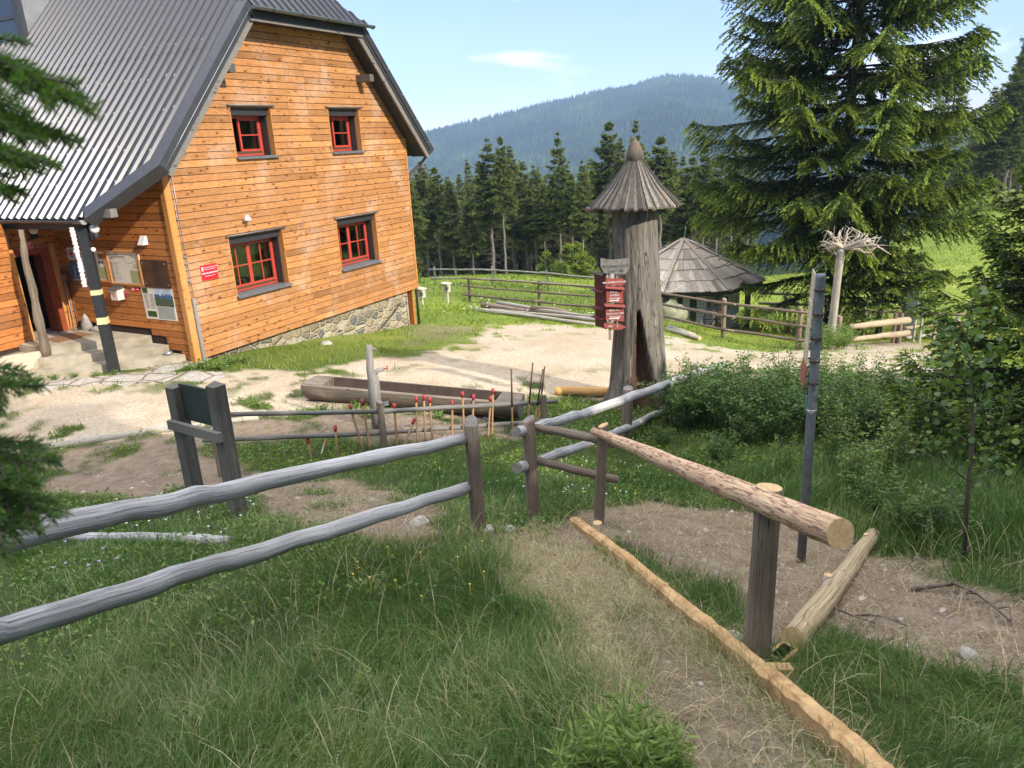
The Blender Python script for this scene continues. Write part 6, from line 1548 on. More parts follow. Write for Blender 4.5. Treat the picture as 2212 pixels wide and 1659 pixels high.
# ------------------------------------------------------------------ exhibition hut with a shingled roof
HR = 31.2
hc = Pr(1476, 520, HR + 1.0); gh = gz(hc.x, hc.y)
he = Pr(1560, 634, HR - 2.2).z                       # level of the eaves on the near side
apex = Vector((hc.x, hc.y, Pr(1476, 518, math.hypot(hc.x, hc.y)).z))
hut = thing('exhibition_hut', 'low many-sided hut with grey shingled roof and info panels round it', 'hut', (hc.x, hc.y, gh))
vd2 = math.atan2(-hc.y, -hc.x); NS = 8; ER = 3.35; a00 = vd2 + math.radians(32)
def hv(k, r, z): a = a00 + 2 * math.pi * k / NS; return Vector((hc.x + r * math.cos(a), hc.y + r * math.sin(a), z))
m = MB(); rnd = random.Random(5); cours = 5
for k in range(NS):
    for c in range(cours):
        t0, t1 = c / cours, (c + 1.06) / cours
        def pt(k_, t, lift): r = .05 + (ER - .05) * t; z = apex.z + (he - apex.z) * t + lift; return hv(k_, r, z)
        A0_, A1_ = pt(k, t0, .02), pt(k, t1, .055); B0_, B1_ = pt(k + 1, t0, .02), pt(k + 1, t1, .055)
        n = max(2, int(13 * (t0 + t1) / 2)); 
        for i in range(n):
            u0, u1 = i / n, (i + .96) / n; j = rnd.uniform(-.03, .03)
            P = [A0_.lerp(B0_, u0), A0_.lerp(B0_, u1), A1_.lerp(B1_, u1), A1_.lerp(B1_, u0)]; P[2] += (P[2] - P[1]).normalized() * j; P[3] += (P[3] - P[0]).normalized() * j
            m.hexa([p - Vector((0, 0, .02)) for p in P] + [p + Vector((0, 0, .012)) for p in P], min(1, max(0, rnd.gauss(.58, .25))))
m.build('shingle_roof', [M['shingle']], hut)
for k in range(NS):
    m = MB(); m.beam(hv(k, .05, apex.z + .07), hv(k, ER + .05, he + .09), .16, .03); m.build('hip_batten', [M['shingle']], hut)
m = MB()
for k in range(NS): m.beam(hv(k, ER - .1, he - .08), hv(k + 1, ER - .1, he - .08), .08, .12); m.beam(hv(k, ER - .55, he - .17), hv(k + 1, ER - .55, he - .17), .14, .16)
m.build('eave_beam', [M['black']], hut)
for k in range(NS):
    a = hv(k, ER - .62, he - .1); b = hv(k, ER - .62, gz(*hv(k, ER - .62, 0)[:2]) - .2)
    m = MB(); m.tube([a, b], .12, 10, .04, k); m.build('post', [M['oldpole']], hut)
m = MB(); inner = [hv(k, ER - .95, gh - .8) for k in range(NS)]; m.prism(inner, (0, 0, he - .15 - gh + .8)); m.build('plank_wall', [M['hutwall']], hut)
m = MB(); m.tube([apex + Vector((0, 0, .0)), apex + Vector((.06, -.06, .3)), apex + Vector((.06, -.08, .55))], .015, 5)
m.tube([apex + Vector((.0, 0, .1)), hv(1.4, 1.2, apex.z + (he - apex.z) * .34 + .14), hv(1.4, ER, he + .18)], .015, 5); m.build('lightning_wire', [M['zinc']], hut)
def facet_panel(k, u0, u1, z0, z1, mat, marks, label=None, cols=()):
    A_ = hv(k, ER - .92, 0); B_ = hv(k + 1, ER - .92, 0); d = (B_ - A_); p = A_.lerp(B_, u0); q = A_.lerp(B_, u1); n_ = Vector((d.y, -d.x, 0)).normalized(); cdir = Vector((p.x - hc.x, p.y - hc.y, 0))
    if n_.dot(cdir) < 0: n_ = -n_
    zb = he - .2
    t = thing('info_panel', label, 'info panel', (p.x, p.y, zb + z0), group='info panels round the hut')
    m = MB(); m.prism([p + Vector((0, 0, zb + z0)), q + Vector((0, 0, zb + z0)), q + Vector((0, 0, zb + z1)), p + Vector((0, 0, zb + z1))], n_ * .03); m.build('sheet', [mat], t)
    for (ua, ub, va, vb, mm) in marks:
        a = p.lerp(q, ua) + n_ * .031; b = p.lerp(q, ub) + n_ * .031; za, zc = zb + z0 + (z1 - z0) * va, zb + z0 + (z1 - z0) * vb
        m = MB(); m.prism([a + Vector((0, 0, za)), b + Vector((0, 0, za)), b + Vector((0, 0, zc)), a + Vector((0, 0, zc))], n_ * .004); m.build('print', [M[mm]], t)
txt = [(.15, .85, .15 + .09 * i, .18 + .09 * i, 'mapgrey') for i in range(8)]
# facets facing the viewer: find which edges those are
def facing(k):
    A_ = hv(k, 1, 0); B_ = hv(k + 1, 1, 0); c = (A_ + B_) / 2 - Vector((hc.x, hc.y, 0)); c.normalize(); return c.dot(Vector((-hc.x, -hc.y, 0)).normalized())
ks = sorted(range(NS), key=lambda k: -facing(k))
def scr(k): q = hv(k + .5, ER - .9, he); v = RM @ (np.array(q) - CAMP); return 1106 + F * v[0] / v[2]
kf = sorted(ks[:3], key=scr)                           # three visible facets from picture left to right
mid_, rt_, lf_ = kf[1], kf[2], kf[0]
def lr(k): return scr_pt(hv(k, 1, he)) < scr_pt(hv(k + 1, 1, he))
def scr_pt(q): v = RM @ (np.array(q) - CAMP); return v[0] / v[2]
def order(k, a, b): return (a, b) if lr(k) else (1 - b, 1 - a)
facet_panel(mid_, *order(mid_, .05, .46), -.95, -.05, M['paper'], [(.35, .65, .55, .9, 'ink'), (.1, .9, .38, .42, 'mapgrey')], 'wide cream panel with a small portrait drawing on the hut')
facet_panel(mid_, *order(mid_, .62, .80), -1.45, -.02, M['paper'], txt, 'tall cream text panel on the hut between two dark photos')
facet_panel(mid_, *order(mid_, .48, .60), -1.30, -.10, M['leaf'], [(.1, .9, .55, .6, 'paper')], 'narrow dark green photo panel left of the tall text panel')
facet_panel(mid_, *order(mid_, .82, .93), -.70, -.14, M['mapgrey'], [(.3, .7, .2, .8, 'leaf')], 'small grey panel with a spruce picture right of the tall text panel')
facet_panel(rt_, *order(rt_, .05, .30), -1.2, -.05, M['white'], [(.1, .9, .7, .95, 'leaf')] + txt[:5], 'white text panel nearest the corner post of the hut')
facet_panel(rt_, *order(rt_, .34, .60), -1.2, -.05, M['white'], [(.1, .5, .6, .8, 'leaf'), (.55, .9, .3, .5, 'mapgreen')] + txt[:3], 'white panel with green pictures in the middle of the sunlit hut side')
facet_panel(rt_, *order(rt_, .64, .94), -1.2, -.15, M['white'], txt[:7], 'white text panel farthest along the sunlit hut side')
facet_panel(lf_, *order(lf_, .70, .95), -1.2, -.1, M['white'], txt[:6], 'white text panel peeping out beside the dead trunk')
q = Pr(1545, 690, HR - 2.9); wr_ = thing('cart_wheel', 'dark old wooden wheel leaning against the hut', 'wheel', tuple(q)); m = MB(); vw = Vector((-q.x, -q.y, 0)).normalized(); sw = Vector((-vw.y, vw.x, 0))
m.tube([q + sw * .42 * math.cos(a) + Vector((0, 0, .42 * math.sin(a))) for a in np.linspace(0, 2 * math.pi, 25)], .03, 6, caps=False); m.build('rim', [M['black']], wr_)
for k in range(4):
    m = MB(); a = k * math.pi / 4; m.tube([q - sw * .4 * math.cos(a) - Vector((0, 0, .4 * math.sin(a))), q + sw * .4 * math.cos(a) + Vector((0, 0, .4 * math.sin(a)))], .018, 5); m.build('spoke', [M['black']], wr_)
q = Pr(1448, 690, HR - 3.4); rock('boulder', (q.x, q.y, gz(q.x, q.y) + .25), (.75, .55, .48), 14, 'mossy boulder behind the fence between dead trunk and hut', M['mossrock'], 'boulder')
q = Pr(1662, 705, HR - 1.5); g = gz(q.x, q.y); bn = thing('bench', 'reddish wooden bench end beside the hut', 'bench', (q.x, q.y, g)); m = MB(); m.box(q.x - .2, q.x + .2, q.y - .9, q.y + .5, g + .40, g + .46); m.build('seat', [M['trim']], bn)
for dy in (-.7, .3):
    m = MB(); m.box(q.x - .15, q.x + .15, q.y + dy - .04, q.y + dy + .04, g - .1, g + .40); m.build('leg', [M['red_brown']], bn)

# ------------------------------------------------------------------ far rail fences
def fence3(label, posts, tops, rails_h, rad=.045, prad=.07, mat='oldpole', pmat='oldpole', extra0=None, seedb=100):
    f = thing('rail_fence', label, 'fence', tuple(posts[0])); 
    for k, (p, h) in enumerate(zip(posts, tops)): add_post('post', f, Vector((p.x, p.y, p.z + h)), p, prad, pmat, seed=seedb + k, n=8)
    side = None
    for j, hr_ in enumerate(rails_h):
        pts = [Vector((p.x, p.y, p.z + h * hr_)) for p, h in zip(posts, tops)]
        d0 = (pts[0] - pts[1]).normalized(); d1 = (pts[-1] - pts[-2]).normalized(); pts = [pts[0] + d0 * .5] + pts + [pts[-1] + d1 * .6]
        off = Vector((-pts[1].x, -pts[1].y, 0)).normalized() * (prad + rad * .5)
        for i in range(1, len(pts) - 2):
            a = pts[i] - (pts[i + 1] - pts[i]).normalized() * .45; b = pts[i + 1] + (pts[i + 1] - pts[i]).normalized() * .45
            z_ = .05 * (i % 2) - .02
            add_rail('rail', f, [a + off + Vector((0, 0, z_)), b + off + Vector((0, 0, -z_ * .5))], [rad * random.uniform(.85, 1.15), rad * random.uniform(.8, 1.1)], mat, seed=seedb + 20 + j * 7 + i, n=8, wob=.02, sub=4)
    return f
def fpos(px, r): q = Pr(px, 600, r); return Vector((q.x, q.y, gz(q.x, q.y)))
P_ = [fpos(1012, 35.0), fpos(1163, 32.0), fpos(1390, 27.0), fpos(1567, 23.4), fpos(1735, 21.6)]
fence3('long brown three-rail fence from the forest edge to the hut', P_, [1.2, 1.2, 1.2, 1.25, 1.2], [.92, .60, .25], seedb=100)
p = P_[1] + Vector((-.12, .05, 0)); 
P2 = [fpos(940, 46), fpos(1064, 43), fpos(1182, 41), fpos(1300, 39)]
fence3('pale low fence across the meadow behind the brown fence', P2, [1.1] * 4, [.85, .35], .05, .06, 'pale', 'pale', seedb=140)
P3 = [fpos(1822, 24.6), fpos(1952, 27.0)]
f5 = thing('rail_fence', 'newer fence of two thick pale peeled rails beside the stone heap', 'fence', tuple(P3[1]))
for k, (x, r, h) in enumerate(((1822, 24.4, .95), (1945, 27.1, 1.02), (1957, 27.1, 1.02))): q = fpos(x, r); add_post('post', f5, q + Vector((0, 0, h)), q, .075, 'oldpole', seed=160 + k, n=8)
add_rail('rail', f5, [Pr(1832, 706, 24.3), Pr(1962, 692, 26.9)], [.075, .12], 'oldpeel', seed=163, n=12, wob=.01); add_rail('rail', f5, [Pr(1834, 733, 24.3), Pr(1962, 719, 26.9)], [.075, .10], 'oldpeel', 'end', seed=164, n=12, wob=.01)
f6 = thing('rail_fence', 'thin-railed gate fence continuing behind the young spruce', 'fence', tuple(fpos(1990, 28)))
for k, (x, ytop, r) in enumerate(((1978, 690, 27.5), (1993, 678, 27.2), (2022, 690, 28.5), (2042, 676, 29), (2070, 682, 29), (1870, 668, 28.6), (1862, 655, 31))):
    q = Pr(x, ytop, r); add_post('post', f6, q, Vector((q.x, q.y, gz(q.x, q.y))), .045 if k < 5 else .06, 'pale' if k < 5 else 'oldpole', seed=170 + k, n=8)
add_rail('rail', f6, [Pr(1952, 709, 27.6), Pr(2076, 695, 29)], [.06, .055], 'peeled', seed=180, n=8); add_rail('rail', f6, [Pr(1955, 730, 27.6), Pr(2050, 718, 29)], [.055, .05], 'pale', seed=181, n=8)
add_rail('rail', f6, [Pr(1862, 673, 28.8), Pr(1960, 675, 29), Pr(2085, 680, 29)], [.045, .045, .05], 'oldpole', seed=182, n=8); add_rail('rail', f6, [Pr(1836, 655, 31), Pr(1868, 672, 28.7)], [.07, .07], 'pale', seed=183, n=8)
f7 = thing('rail_fence', 'dark two-rail fence behind the big spruce at the meadow edge', 'fence', tuple(fpos(1800, 33)))
for x, r in ((1700, 34), (1790, 33), (1860, 32)): q = fpos(x, r); add_post('post', f7, q + Vector((0, 0, 1.15)), q, .06, 'oldpole', seed=190, n=8)
add_rail('rail', f7, [Pr(1640, 632, 35), Pr(1850, 644, 32)], [.06, .06], 'oldpole', seed=191, n=8); add_rail('rail', f7, [Pr(1640, 655, 35), Pr(1850, 662, 32)], [.06, .06], 'oldpole', seed=192, n=8)

# pole heap by the fence
hp_ = [((1022, 668, 30.0), (1330, 708, 23.8), .085, .07), ((1042, 662, 30.6), (1180, 679, 28.2), .12, .10), ((1075, 658, 31.0), (1320, 697, 24.6), .09, .06), ((1090, 660, 30.4), (1300, 690, 25.0), .08, .07), ((1060, 671, 29.6), (1340, 700, 24.2), .07, .08), ((1150, 672, 28.6), (1225, 681, 27.0), .10, .09), ((1050, 676, 29.2), (1290, 703, 24.4), .06, .08)]
HL = ['lowest', 'thickest short', 'topmost long', 'second long', 'middle', 'short thick upper', 'thin partly buried']
for k, (a, b, r0, r1) in enumerate(hp_):
    pa = Pr(*a); pb_ = Pr(*b); za, zb2 = gz(pa.x, pa.y), gz(pb_.x, pb_.y); lift = [.05, .16, .28, .22, .14, .34, .06][k]
    m = MB(); pts = [Vector((pa.x, pa.y, za + lift)).lerp(Vector((pb_.x, pb_.y, zb2 + lift * .7)), t) + Vector((0, 0, .03 * math.sin(t * 5 + k))) for t in np.linspace(0, 1, 9)]
    m.tube(pts, [r0 + (r1 - r0) * t for t in np.linspace(0, 1, 9)], 9, .05, k, mi_cap=1); o = m.build('pole_log', [M['oldpole'] if k % 2 else M['pale'], M['endg']]); setp(o, f'{HL[k]} pole of the pole heap lying by the brown fence', 'log', 'poles heaped beside the gravel yard')
for k, (a, b) in enumerate((((1445, 712, 24.2), (1500, 722, 22.6)), ((1440, 720, 23.4), (1512, 730, 22)))):
    pa, pb_ = Pr(*a), Pr(*b); m = MB(); m.tube([Vector((pa.x, pa.y, gz(pa.x, pa.y) + .08)), Vector((pb_.x, pb_.y, gz(pb_.x, pb_.y) + .08))], .07, 8, .05, k, mi_cap=1); o = m.build('pole_log', [M['pale'], M['end']]); setp(o, ['short pale pole on the grass just behind the dead trunk', 'longer pale pole on the grass in front of the one behind the trunk'][k], 'log', 'poles heaped beside the gravel yard')
# nesting boxes on posts
for k, (px, py0, py1, r, lab) in enumerate(((964, 611, 652, 34, 'small roofed box on a pale post at the forest edge'), (909, 622, 650, 32, 'small box on a post just past the house corner'))):
    q = Pr(px, py0, r); g = gz(q.x, q.y); t = thing('nesting_box', lab, 'nesting box', (q.x, q.y, g)); m = MB(); m.box(q.x - .05, q.x + .05, q.y - .05, q.y + .05, g - .1, q.z - .35); m.build('post', [M['pale']], t)
    m = MB(); m.box(q.x - .13, q.x + .13, q.y - .13, q.y + .13, q.z - .42, q.z - .06); m.build('box', [M['hutwall']], t); m = MB(); m.hexa([(q.x - .19, q.y - .19, q.z - .06), (q.x + .19, q.y - .19, q.z - .06), (q.x + .19, q.y + .19, q.z - .02), (q.x - .19, q.y + .19, q.z - .02), (q.x - .19, q.y - .19, q.z - .03), (q.x + .19, q.y - .19, q.z - .03), (q.x + .19, q.y + .19, q.z + .02), (q.x - .19, q.y + .19, q.z + .02)]); m.build('lid', [M['boardedge']], t)
    m = MB(); vw = Vector((-q.x, -q.y, 0)).normalized(); m.obox(Vector((q.x, q.y, q.z - .24)) + vw * .165, Vector((-vw.y, vw.x, 0)) * .07, vw * .01, (0, 0, .08)); m.build('opening', [M['black']], t)

# upturned root on a pole
r_ = 22.6; a = Pr(1816, 545, r_); b = Pr(1792, 745, r_); b.z = gz(b.x, b.y) - .2
rt = thing('root_sculpture', 'bleached tangle of dead roots spreading on top of a tall pale pole', 'sculpture', tuple(b))
m = MB(); m.tube([b, b.lerp(a, .3), b.lerp(a, .7), a, a + Vector((0, 0, .1))], [.13, .11, .10, .11, .10], 12, .06, 3); m.build('pole', [M['pale']], rt)
rnd = random.Random(9); cr_ = Vector(RM[0]); m = MB()
TG = [((1782, 498), (1795, 512)), ((1798, 503), (1800, 515)), ((1792, 520), (1805, 528)), ((1925, 550), (1870, 522)), ((1901, 513), (1860, 522)), ((1905, 530), (1865, 532)), ((1880, 545), (1855, 540)), ((1835, 492), (1828, 515)), ((1857, 500), (1845, 520)), ((1815, 497), (1812, 518)), ((1770, 522), (1795, 530)), ((1890, 520), (1850, 528)), ((1785, 535), (1800, 538)), ((1868, 505), (1850, 525))]
for k, ((x1, y1), (x0, y0)) in enumerate(TG):
    dr_ = rnd.uniform(-.35, .35); e = Pr(x1, y1, r_ + dr_); mid2 = Pr(x0, y0, r_ + dr_ * .6); 
    m.tube([a, Pr(1822, 536, r_), mid2 + Vector((0, 0, .02)), mid2.lerp(e, .5) + Vector((rnd.uniform(-.05, .05), rnd.uniform(-.05, .05), rnd.uniform(-.04, .06))), e], [.06, .05, .036, .024, .010], 6, .1, k)
    for j in range(3): s0 = mid2.lerp(e, rnd.uniform(0, .7)); m.tube([s0, s0 + Vector([rnd.uniform(-.2, .2) for _ in range(3)]), s0 + Vector([rnd.uniform(-.35, .35) for _ in range(3)])], [.018, .013, .006], 5)
m.build('root_tangle', [M['driftwood']], rt)
# comic-drawing board on the meadow edge (drawing left plain)
q0 = Pr(1960, 632, 29.4); q1 = Pr(1988, 630, 29.2); g = gz(q0.x, q0.y); t = thing('drawing_board', 'upright white board with a grey line drawing behind the pale fence', 'board', (q0.x, q0.y, g))
z1 = Pr(1975, 627, 29.3).z; z0 = Pr(1975, 720, 29.3).z; dd = (q1 - q0); dd.z = 0; nn = Vector((-dd.y, dd.x, 0)).normalized(); nn = nn if nn.dot(q0) < 0 else -nn
m = MB(); m.prism([Vector((p.x, p.y, z)) for p, z in ((q0, z0), (q1, z0), (q1, z1), (q0, z1))], nn * .02); m.build('sheet', [M['boardwhite']], t)
m = MB(); p = q0 - dd.normalized() * .05; m.box(p.x - .05, p.x + .05, p.y - .05, p.y + .05, g - .1, z1 + .05); m.build('post', [M['darkpost']], t)
m = MB(); rnd = random.Random(1)
for k in range(5): u = .2; zz = z0 + (z1 - z0) * (.80 + .03 * k); A_ = q0 + dd * .3; B_ = q0 + dd * .85; m.prism([Vector((A_.x, A_.y, zz)) + nn * .021, Vector((B_.x, B_.y, zz)) + nn * .021, Vector((B_.x, B_.y, zz + .012)) + nn * .021, Vector((A_.x, A_.y, zz + .012)) + nn * .021], nn * .003)
m.build('print_lines', [M['mapgrey']], t)
m = MB(); c = q0 + dd * .4; k = 18
for (cx, cz, rr2) in ((.35, .55, .12), (.42, .42, .15), (.72, .45, .10)):
    c = q0 + dd * cx; zz = z0 + (z1 - z0) * cz; L_ = [Vector((c.x, c.y, zz)) + dd.normalized() * rr2 * math.cos(a_) + Vector((0, 0, rr2 * math.sin(a_))) + nn * .022 for a_ in np.linspace(0, 2 * math.pi, 12)]; m.tube(L_, .012, 4, caps=False)
m.build('line_drawing', [M['mapgrey']], t)
# ------------------------------------------------------------------ trees
def nrmz(a): return a / np.maximum(np.linalg.norm(a, axis=-1, keepdims=True), 1e-9)
def diamonds(name, base, d, L, Wd, tint, mats, fold=.18):
    n = len(base); d = nrmz(d); rv = nrmz(RNG.normal(size=(n, 3)) + np.array([0, 0, .9])); s = nrmz(np.cross(d, rv)); u = np.cross(s, d)
    L = np.asarray(L)[:, None]; Wd = np.asarray(Wd)[:, None]
    mid = base + d * L * .45
    V = np.stack([base, mid + s * Wd / 2 - u * Wd * fold, base + d * L, mid - s * Wd / 2 - u * Wd * fold], 1).reshape(-1, 3)
    b = np.arange(n) * 4; f = np.stack([b, b + 1, b + 2, b, b + 2, b + 3], -1).ravel()
    return np_mesh(name, V, f, np.full(2 * n, 3), mats, tint=np.repeat(tint, 2))
def spruce(seed, h, crown, z0, nb, ns, nk, sl, sw, droop=.30, dens=1.0, tipup=.16, top=.0, light=.5, mat='needle', bark='bark', rtrunk=None, dead=0, hang=.8, name='crown', jit=.22, skew=None, whorl=0, sec=.40, jp=.10, dn=.20, cross=False):
    """crown(t) -> branch length at t = 0 (lowest) .. 1 (tip). Returns trunk mesh, crown mesh"""
    g = np.random.default_rng(seed); B = []; D = []; LL = []; TT = []
    hs = z0 + (h - z0) * np.sort(g.random(nb) ** 1.0); tw = MB(); rt_ = rtrunk or h * .011
    if whorl: hs = z0 + (h - z0) * (np.round((hs - z0) / (h - z0) * whorl) / whorl) * .985 + g.normal(0, .004 * h, nb)
    for i, z in enumerate(hs):
        t = min(.999, max(0, (z - z0) / (h - z0))); a = i * 2.39996 + g.normal(0, .4); Lb = crown(t) * g.uniform(1 - jit, 1 + jit * .7) * (1 + (skew[0] * math.cos(a - skew[1]) if skew else 0))
        if Lb < .05: Lb = .05
        dirh = np.array([math.cos(a), math.sin(a), 0.]); up = .06 + .55 * t ** 2.5; dr = droop * (1 - .7 * t) * g.uniform(.6, 1.4)
        m_ = max(3, int(ns * (.35 + .65 * Lb / crown(0.15)))); s = np.linspace(.12, 1, m_) ** .85
        cen = np.array([0, 0, z]) + dirh * (Lb * s)[:, None] + np.array([0, 0, 1.]) * (Lb * (up * s - dr * 1.9 * s ** 2 + tipup * s ** 4 * 2))[:, None]
        if Lb > .8 and bark:
            cc_ = [cen[0] - dirh * Lb * .12, cen[m_ // 2], cen[-1] if m_ < 3 else cen[int(m_ * .8)]]
            tw.tube([tuple(q) for q in cc_], [rt_ * .22 * (1 - t * .5), rt_ * .12, rt_ * .04], 5)
        side = np.array([-dirh[1], dirh[0], 0.])
        for sg in (-1, 1):
            l2 = Lb * (sec * (1 - s) + .11) * g.uniform(.7, 1.3, m_); l2 = np.minimum(l2, sl * 9)
            q = np.linspace(.0, 1, nk)
            d2 = nrmz(dirh * .75 + sg * side * g.uniform(.45, 1.0, m_)[:, None] + g.normal(0, .12, (m_, 3)))
            P = cen[:, None, :] + d2[:, None, :] * (l2[:, None] * q[None])[:, :, None]
            P[:, :, 2] -= (hang * .55 * l2[:, None] * q[None] ** 1.6)
            P += g.normal(0, sl * jp, P.shape)
            alt = np.where(np.arange(nk) % 2 == 0, 1., -1.)[None, :, None]
            s2 = nrmz(np.cross(d2, [0, 0, 1.]))[:, None, :]
            dd = d2[:, None, :] * .8 + s2 * alt * .62 * (1.15 - q[None, :, None]) + g.normal(0, dn, P.shape); dd[:, :, 2] -= hang * (.25 + .55 * q[None]) * g.uniform(.4, 1.2, dd.shape[:2])
            B.append(P.reshape(-1, 3)); D.append(dd.reshape(-1, 3))
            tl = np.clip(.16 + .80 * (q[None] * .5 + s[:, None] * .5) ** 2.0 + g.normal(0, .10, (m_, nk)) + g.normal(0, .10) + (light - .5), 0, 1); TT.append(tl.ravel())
        k2 = max(2, int(nk * .5)); B.append(cen[-1] + g.normal(0, sl * .4, (k2, 3))); D.append(np.tile(dirh, (k2, 1)) + g.normal(0, .4, (k2, 3))); TT.append(np.full(k2, min(1, .8 + light - .5)))
    k3 = 8; zz = np.linspace(h - sl * 3, h, k3); B.append(np.stack([np.zeros(k3), np.zeros(k3), zz], -1)); D.append(g.normal(0, .22, (k3, 3)) + [0, 0, .9]); TT.append(np.full(k3, .7))
    B = np.concatenate(B); D = np.concatenate(D); TT = np.concatenate(TT); SZ_ = 1 - .5 * np.clip((B[:, 2] - z0) / (h - z0), 0, 1) ** 3
    if dens < 1: k = g.random(len(B)) < dens; B, D, TT, SZ_ = B[k], D[k], TT[k], SZ_[k]
    if cross: B = np.concatenate([B, B]); D = np.concatenate([D, D]); TT = np.concatenate([TT, TT]); SZ_ = np.concatenate([SZ_, SZ_])
    n = len(B); Ls = g.uniform(.75, 1.3, n); Ws = g.uniform(.75, 1.25, n)
    if cross: h_ = n // 2; Ls[h_:] = Ls[:h_]
    cm = diamonds(name, B, D, Ls * sl * SZ_, Ws * sw, TT, [M[mat]])
    tr_ = MB(); k = 14; tr_.tube([(rt_ * .3 * math.sin(q * 2), rt_ * .3 * math.cos(q * 3) - rt_ * .3, h * .985 * q / (k - 1)) for q in range(k)], [rt_ * (1 - q / (k - 1)) ** .8 + .01 + (rt_ * .35 if q == 0 else 0) for q in range(k)], 10, .04, seed)
    for i in range(dead):
        z = z0 * g.uniform(.25, 1.15); a = g.uniform(0, 6.28); L = g.uniform(.5, 1.5) * h / 18; p = Vector((0, 0, z)); e = Vector((math.cos(a) * L, math.sin(a) * L, z - g.uniform(.0, .35) * L)); tr_.tube([p, p.lerp(e, .5) + Vector((0, 0, .05)), e], [.022 * h / 18, .014 * h / 18, .006], 4)
    n0 = len(tr_.v); tr_.v += tw.v
    for f, u, sm in zip(tw.f, tw.uv, tw.sm): tr_.face([i + n0 for i in f], .5, 0, u, sm)
    return tr_, cm
def plant_tree(name, label, cat, trm, cm, loc, bark='bark', group=None, rz=0, sc=None):
    t = thing(name, label, cat, (0, 0, 0), 0, group); trm.build('trunk', [M[bark]], t); link('crown', cm, t)
    t.location = loc; t.rotation_euler = (0, 0, rz)
    if sc: t.scale = (sc, sc, sc)
    return t
# broad-leaved ground cover round the fences
me = diamonds('clover_leaves', P_c, D_c, RNG.uniform(.03, .065, n_c) * np.clip(rr_c / 9, .7, 1.3), RNG.uniform(.018, .036, n_c), np.clip(RNG.normal(.5, .25, n_c), 0, 1), [M['leaf_light']], .1)
link('clover_leaves', me, kind='stuff', label='broad low leaves of clover and dandelion between the fences', category='ground cover')
# the big spruce
q = G(1790, 716); bx, by = q.x, q.y
ct = lambda t: 4.35 * min(1, .86 + 1.0 * t) * (1 - max(0, (t - .42) / .58)) ** .75 + .05
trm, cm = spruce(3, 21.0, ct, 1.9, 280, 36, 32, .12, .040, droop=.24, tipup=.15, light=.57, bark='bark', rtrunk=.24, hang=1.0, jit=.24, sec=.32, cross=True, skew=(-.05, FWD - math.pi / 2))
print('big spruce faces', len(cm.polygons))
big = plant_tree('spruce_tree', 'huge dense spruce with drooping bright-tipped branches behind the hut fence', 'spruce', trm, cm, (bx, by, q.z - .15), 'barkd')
# background spruces
VAR = []
for k, (h, f0, rr2, nb, drp) in enumerate([(18, .42, 2.5, 62, .22), (18, .36, 2.2, 66, .28), (18, .48, 2.3, 54, .2), (18, .30, 2.7, 70, .25), (18, .10, 3.1, 84, .22), (18, .14, 2.6, 80, .28)]):
    c_ = (lambda rr2: (lambda t: rr2 * (min(1, .5 + 1.9 * t)) * (1 - t) ** .95 + .08))(rr2 * 1.1)
    VAR.append(spruce(20 + k, h, c_, h * f0, int(nb * 1.7), 9, 9, .44, .10, droop=drp * 1.5, tipup=.12, light=.50, mat=('needle_far', 'needle_far2')[k % 2], dead=46 if f0 > .2 else 8, hang=.8, rtrunk=.20, jit=.45, whorl=26))
proto = {}
def far_spruce(k, px, top_y, r, label, group, rz, base=None):
    a = Pr(px, 600, r); g = base if base is not None else float((ground_h if r < 115 else hill_h)(np.array([a.x]), np.array([a.y]))[0])
    H_ = Pr(px, top_y, r).z - g; s = H_ / 18.0
    w = s * random.uniform(.78, 1.3)
    if k not in proto:
        t = thing('spruce_tree', label, 'spruce', (0, 0, 0), 0, group); VAR[k][0].build('trunk', [M['bark']], t); link('crown', VAR[k][1], t); proto[k] = t
        t.location = (a.x, a.y, g - .1); t.rotation_euler = (0, 0, rz); t.scale = (w, w, s); return t
    t = copy_tree(proto[k], (a.x, a.y, g - .1), rz, (w, w, s)); t['label'] = label; t['group'] = group; return t
random.seed(5)
FT = [(898, 368), (927.6, 345), (955.7, 358), (984, 388), (1023, 407), (1068, 297), (1094.5, 292), (1112, 312), (1139, 346), (1160.7, 355), (1180, 401), (1212, 284), (1238, 372), (1261.5, 345), (1290, 360), (1317.7, 260), (1341, 295), (1372, 257), (1400, 330), (1423.5, 292), (1448, 325), (1470, 335), (1489.6, 328), (1516, 312), (1545, 335), (1575, 320), (1610, 340)]
GF = 'tall spruces standing in a row at the far forest edge'
WH = ['', 'slender ', 'broad ', 'tall ', 'bare-stemmed ']
for i, (px, ty) in enumerate(FT):
    where = 'by the house corner' if px < 940 else 'past the nesting box' if px < 1050 else 'behind the brown fence' if px < 1230 else 'left of the trunk cap' if px < 1345 else 'behind the trunk cap' if px < 1400 else 'behind the hut roof' if px < 1530 else 'half hidden by the big spruce'
    far_spruce([0, 1, 2, 1, 3, 0, 2, 1, 3, 0, 2, 0, 2][i % 13], px, ty, 60 + (i * 37 % 13), f'{WH[i % 5]}spruce {where}, number {i + 1} from the house', GF, i * 1.7)
GB = 'dark spruces filling the wood behind the edge row'
for i in range(100):
    px = 880 + (i % 64) * 11.6 + random.uniform(-6, 6); r = 74 + (i * 29 % 36)
    far_spruce([4, 5, 3, 1, 5, 4][i % 6], px, random.uniform(335, 425), r, 'dark spruce standing deep in the wood behind the edge row', GB, i * 2.3)
GR = 'spruces on the wooded slope beyond the meadow'
